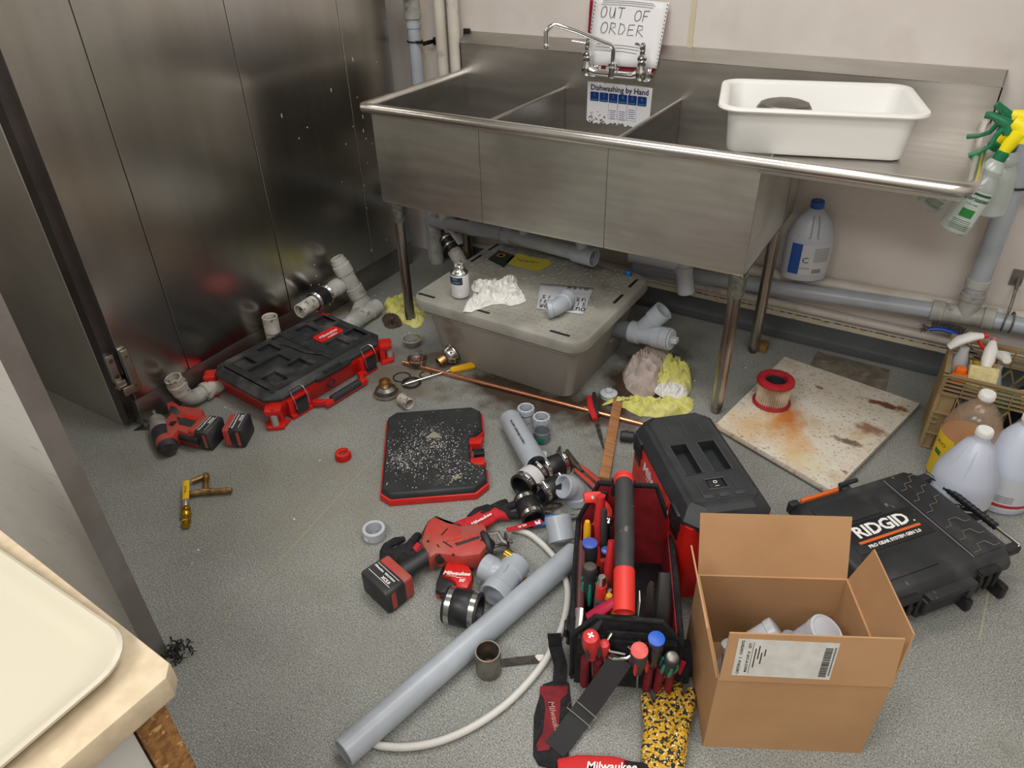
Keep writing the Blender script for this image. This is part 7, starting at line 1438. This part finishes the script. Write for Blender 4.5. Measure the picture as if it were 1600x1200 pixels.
for k in range(160): a = random.uniform(0, 6.28); r_ = random.uniform(0, .032); p_ = V(r_ * cos(a) * 1.4, r_ * sin(a) * .6, random.uniform(0, .022)); m_.tube([p_, p_ + V(random.uniform(-.01, .01), random.uniform(-.01, .01), random.uniform(-.004, .008))], .0012, 4)
m_.build('wool', SILVER_P, e, kind='stuff')
e = empty('detergent_bottle', 'green bottle with yellow band lying on its side in the crate', 'bottle', CR @ T(.235, .055, .225) @ RZ(10) @ RY(80), G); m_ = MB(); m_.lathe([(0, -.07), (.028, -.07), (.032, -.06), (.032, .04), (.018, .07), (0, .07)], None, 24); m_.build('bottle', GREEN, e); m_ = MB(); m_.lathe([(.0322, -.03), (.033, -.03), (.033, -.012), (.0322, -.012)], None, 24); m_.build('yellow_band', mat('tool_yellow', '#e8ac1c', .4), e); m_ = MB(); m_.lathe([(0, -.09), (.028, -.09), (.030, -.07), (0, -.07)], None, 20); m_.build('teal_cap', TEAL, e)
e = empty('plastic_bottle', 'dark bottle pushed low in the back of the crate', 'bottle', CR @ T(.25, cd_ * .75, .02), G); m_ = MB(); m_.lathe([(0, 0), (.035, 0), (.035, .16), (.015, .19), (0, .19)], None, 20); m_.build('bottle', mat('dark_bottle', '#22262c', .4), e)
m_ = MB(); m_.prism([(0, 0), (.018, 0), (.009, .03)], 0, .01, CR @ T(.075, .075, .225) @ RX(60)); tag(m_.build('yellow_tip', mat('tool_yellow', '#e8ac1c', .4)), 'small yellow pointed tip between the purple bottle and sponge', 'tip', G)
# blue scrub brush hanging over the crate back corner
e = wthing('scrub_brush', 'blue handled scrub brush with dark bristles propped on the crate corner', 'brush', kp(.05, cd_ - .01, .2))
B = [aty(1452, 514, -.15), aty(1470, 514, -.15), aty(1490, 520, -.16), aty(1502, 532, -.18), aty(1525, 556, -.21), aty(1536, 570, -.22)]
m_ = MB(); m_.tube(smooth(B, 3), .0095, 12, flat=.8); m_.build('handle', mat('brush_blue', '#1547a0', .35), e)
m_ = MB()
for k in range(420):
    t_ = random.random(); p_ = aty(1449 + 55 * t_, 512 + 12 * t_ * t_, -.15); 
    d_ = (V(random.uniform(-.5, .5), random.uniform(-.3, .3), 1) if t_ > .12 else V(-1, random.uniform(-.3, .3), random.uniform(-1.4, .6))).normalized(); m_.tube([p_, p_ + d_ * random.uniform(.018, .030)], .0011, 3)
m_.build('bristle', mat('dark_bristle', '#3a3330', .8, col2='#6a625c', ns=200), e, kind='stuff')
# ---------------- counter with tray in the left foreground ----------------
z = .90; c0, c1, c2 = at(0, 826, z), at(277, 1044, z), at(88, 1200, z)
ux = (c1 - c0).normalized(); uy = V(-ux.y, ux.x, 0); K = Matrix((ux, uy, V(0, 0, 1))).transposed().to_4x4(); K.translation = (c1.x, c1.y, 0)     # origin = far right corner
CT = mat('beige_laminate', '#c9b89c', .5, col2='#bfae92', ns=60); ct = empty('counter', 'beige laminate counter in the left foreground with worn wooden end', 'counter', K)
m_ = MB(); m_.prism([(-.9, -.62), (.0, -.62), (.0, -.012), (-.012, 0), (-.9, 0)], z - .032, z, b=.003); m_.build('worktop', CT, ct)
m_ = MB(); m_.box(.02, .032, z - .034, (-.045, -.030, (z - .034) / 2)); m_.build('end_panel', overlay(mat('particle_board', '#9b6f3e', .9, col2='#7b5228', ns=120, bump=.5, bs=200), '#c9a268', 90, .6, .66), ct)
m_ = MB(); m_.box(.018, .058, z - .034, (-.050, -.078, (z - .034) / 2)); m_.build('white_face', mat('melamine_white', '#c9c8c4', .4), ct)
m_ = MB(); m_.box(.8, .01, z - .04, (-.5, -.02, (z - .04) / 2)); m_.build('back_panel', mat('melamine_grey', '#b4b2ae', .5), ct)
m_ = MB(); m_.rbox(.26, .30, .16, .02, .012, K @ T(-.22, -.26, .62)); m_.build('tmp', mat('red_container', '#7c1219', .4)); o = bpy.data.objects['tmp']; o.name = 'red_container'; tag(o, 'dark red container on the shelf under the beige counter', 'container')
m_ = MB(); m_.box(.7, .5, .02, (-.44, -.31, .608)); m_.build('shelf', mat('melamine_grey', '#b4b2ae', .5), ct)
t0, t1, t2_ = at(0, 868, z + .012), at(214, 1015, z + .012), at(66, 1200, z + .012)
uxt = (t1 - t0).normalized(); TA = Matrix((uxt, V(-uxt.y, uxt.x, 0), V(0, 0, 1))).transposed().to_4x4(); TA.translation = (t1.x, t1.y, z)
tr_ = empty('serving_tray', 'large off white plastic tray lying on the beige counter', 'tray', TA)
m_ = MB(); W_, H_ = .62, .46; cx_, cy_ = -W_ / 2 + .006, -H_ / 2 + .004
m_.loft([[(cx_ + x, cy_ + y, zz_) for x, y in rrect(W_ - a, H_ - a, .045, 8)] for a, zz_ in ((.06, .001), (.012, .012), (.0, .015), (.0, .018), (.006, .020), (.016, .018), (.026, .013), (.05, .0075), (.06, .0065))]); m_.build('tray', mat('cream_plastic', '#bdb7a4', .35), tr_)
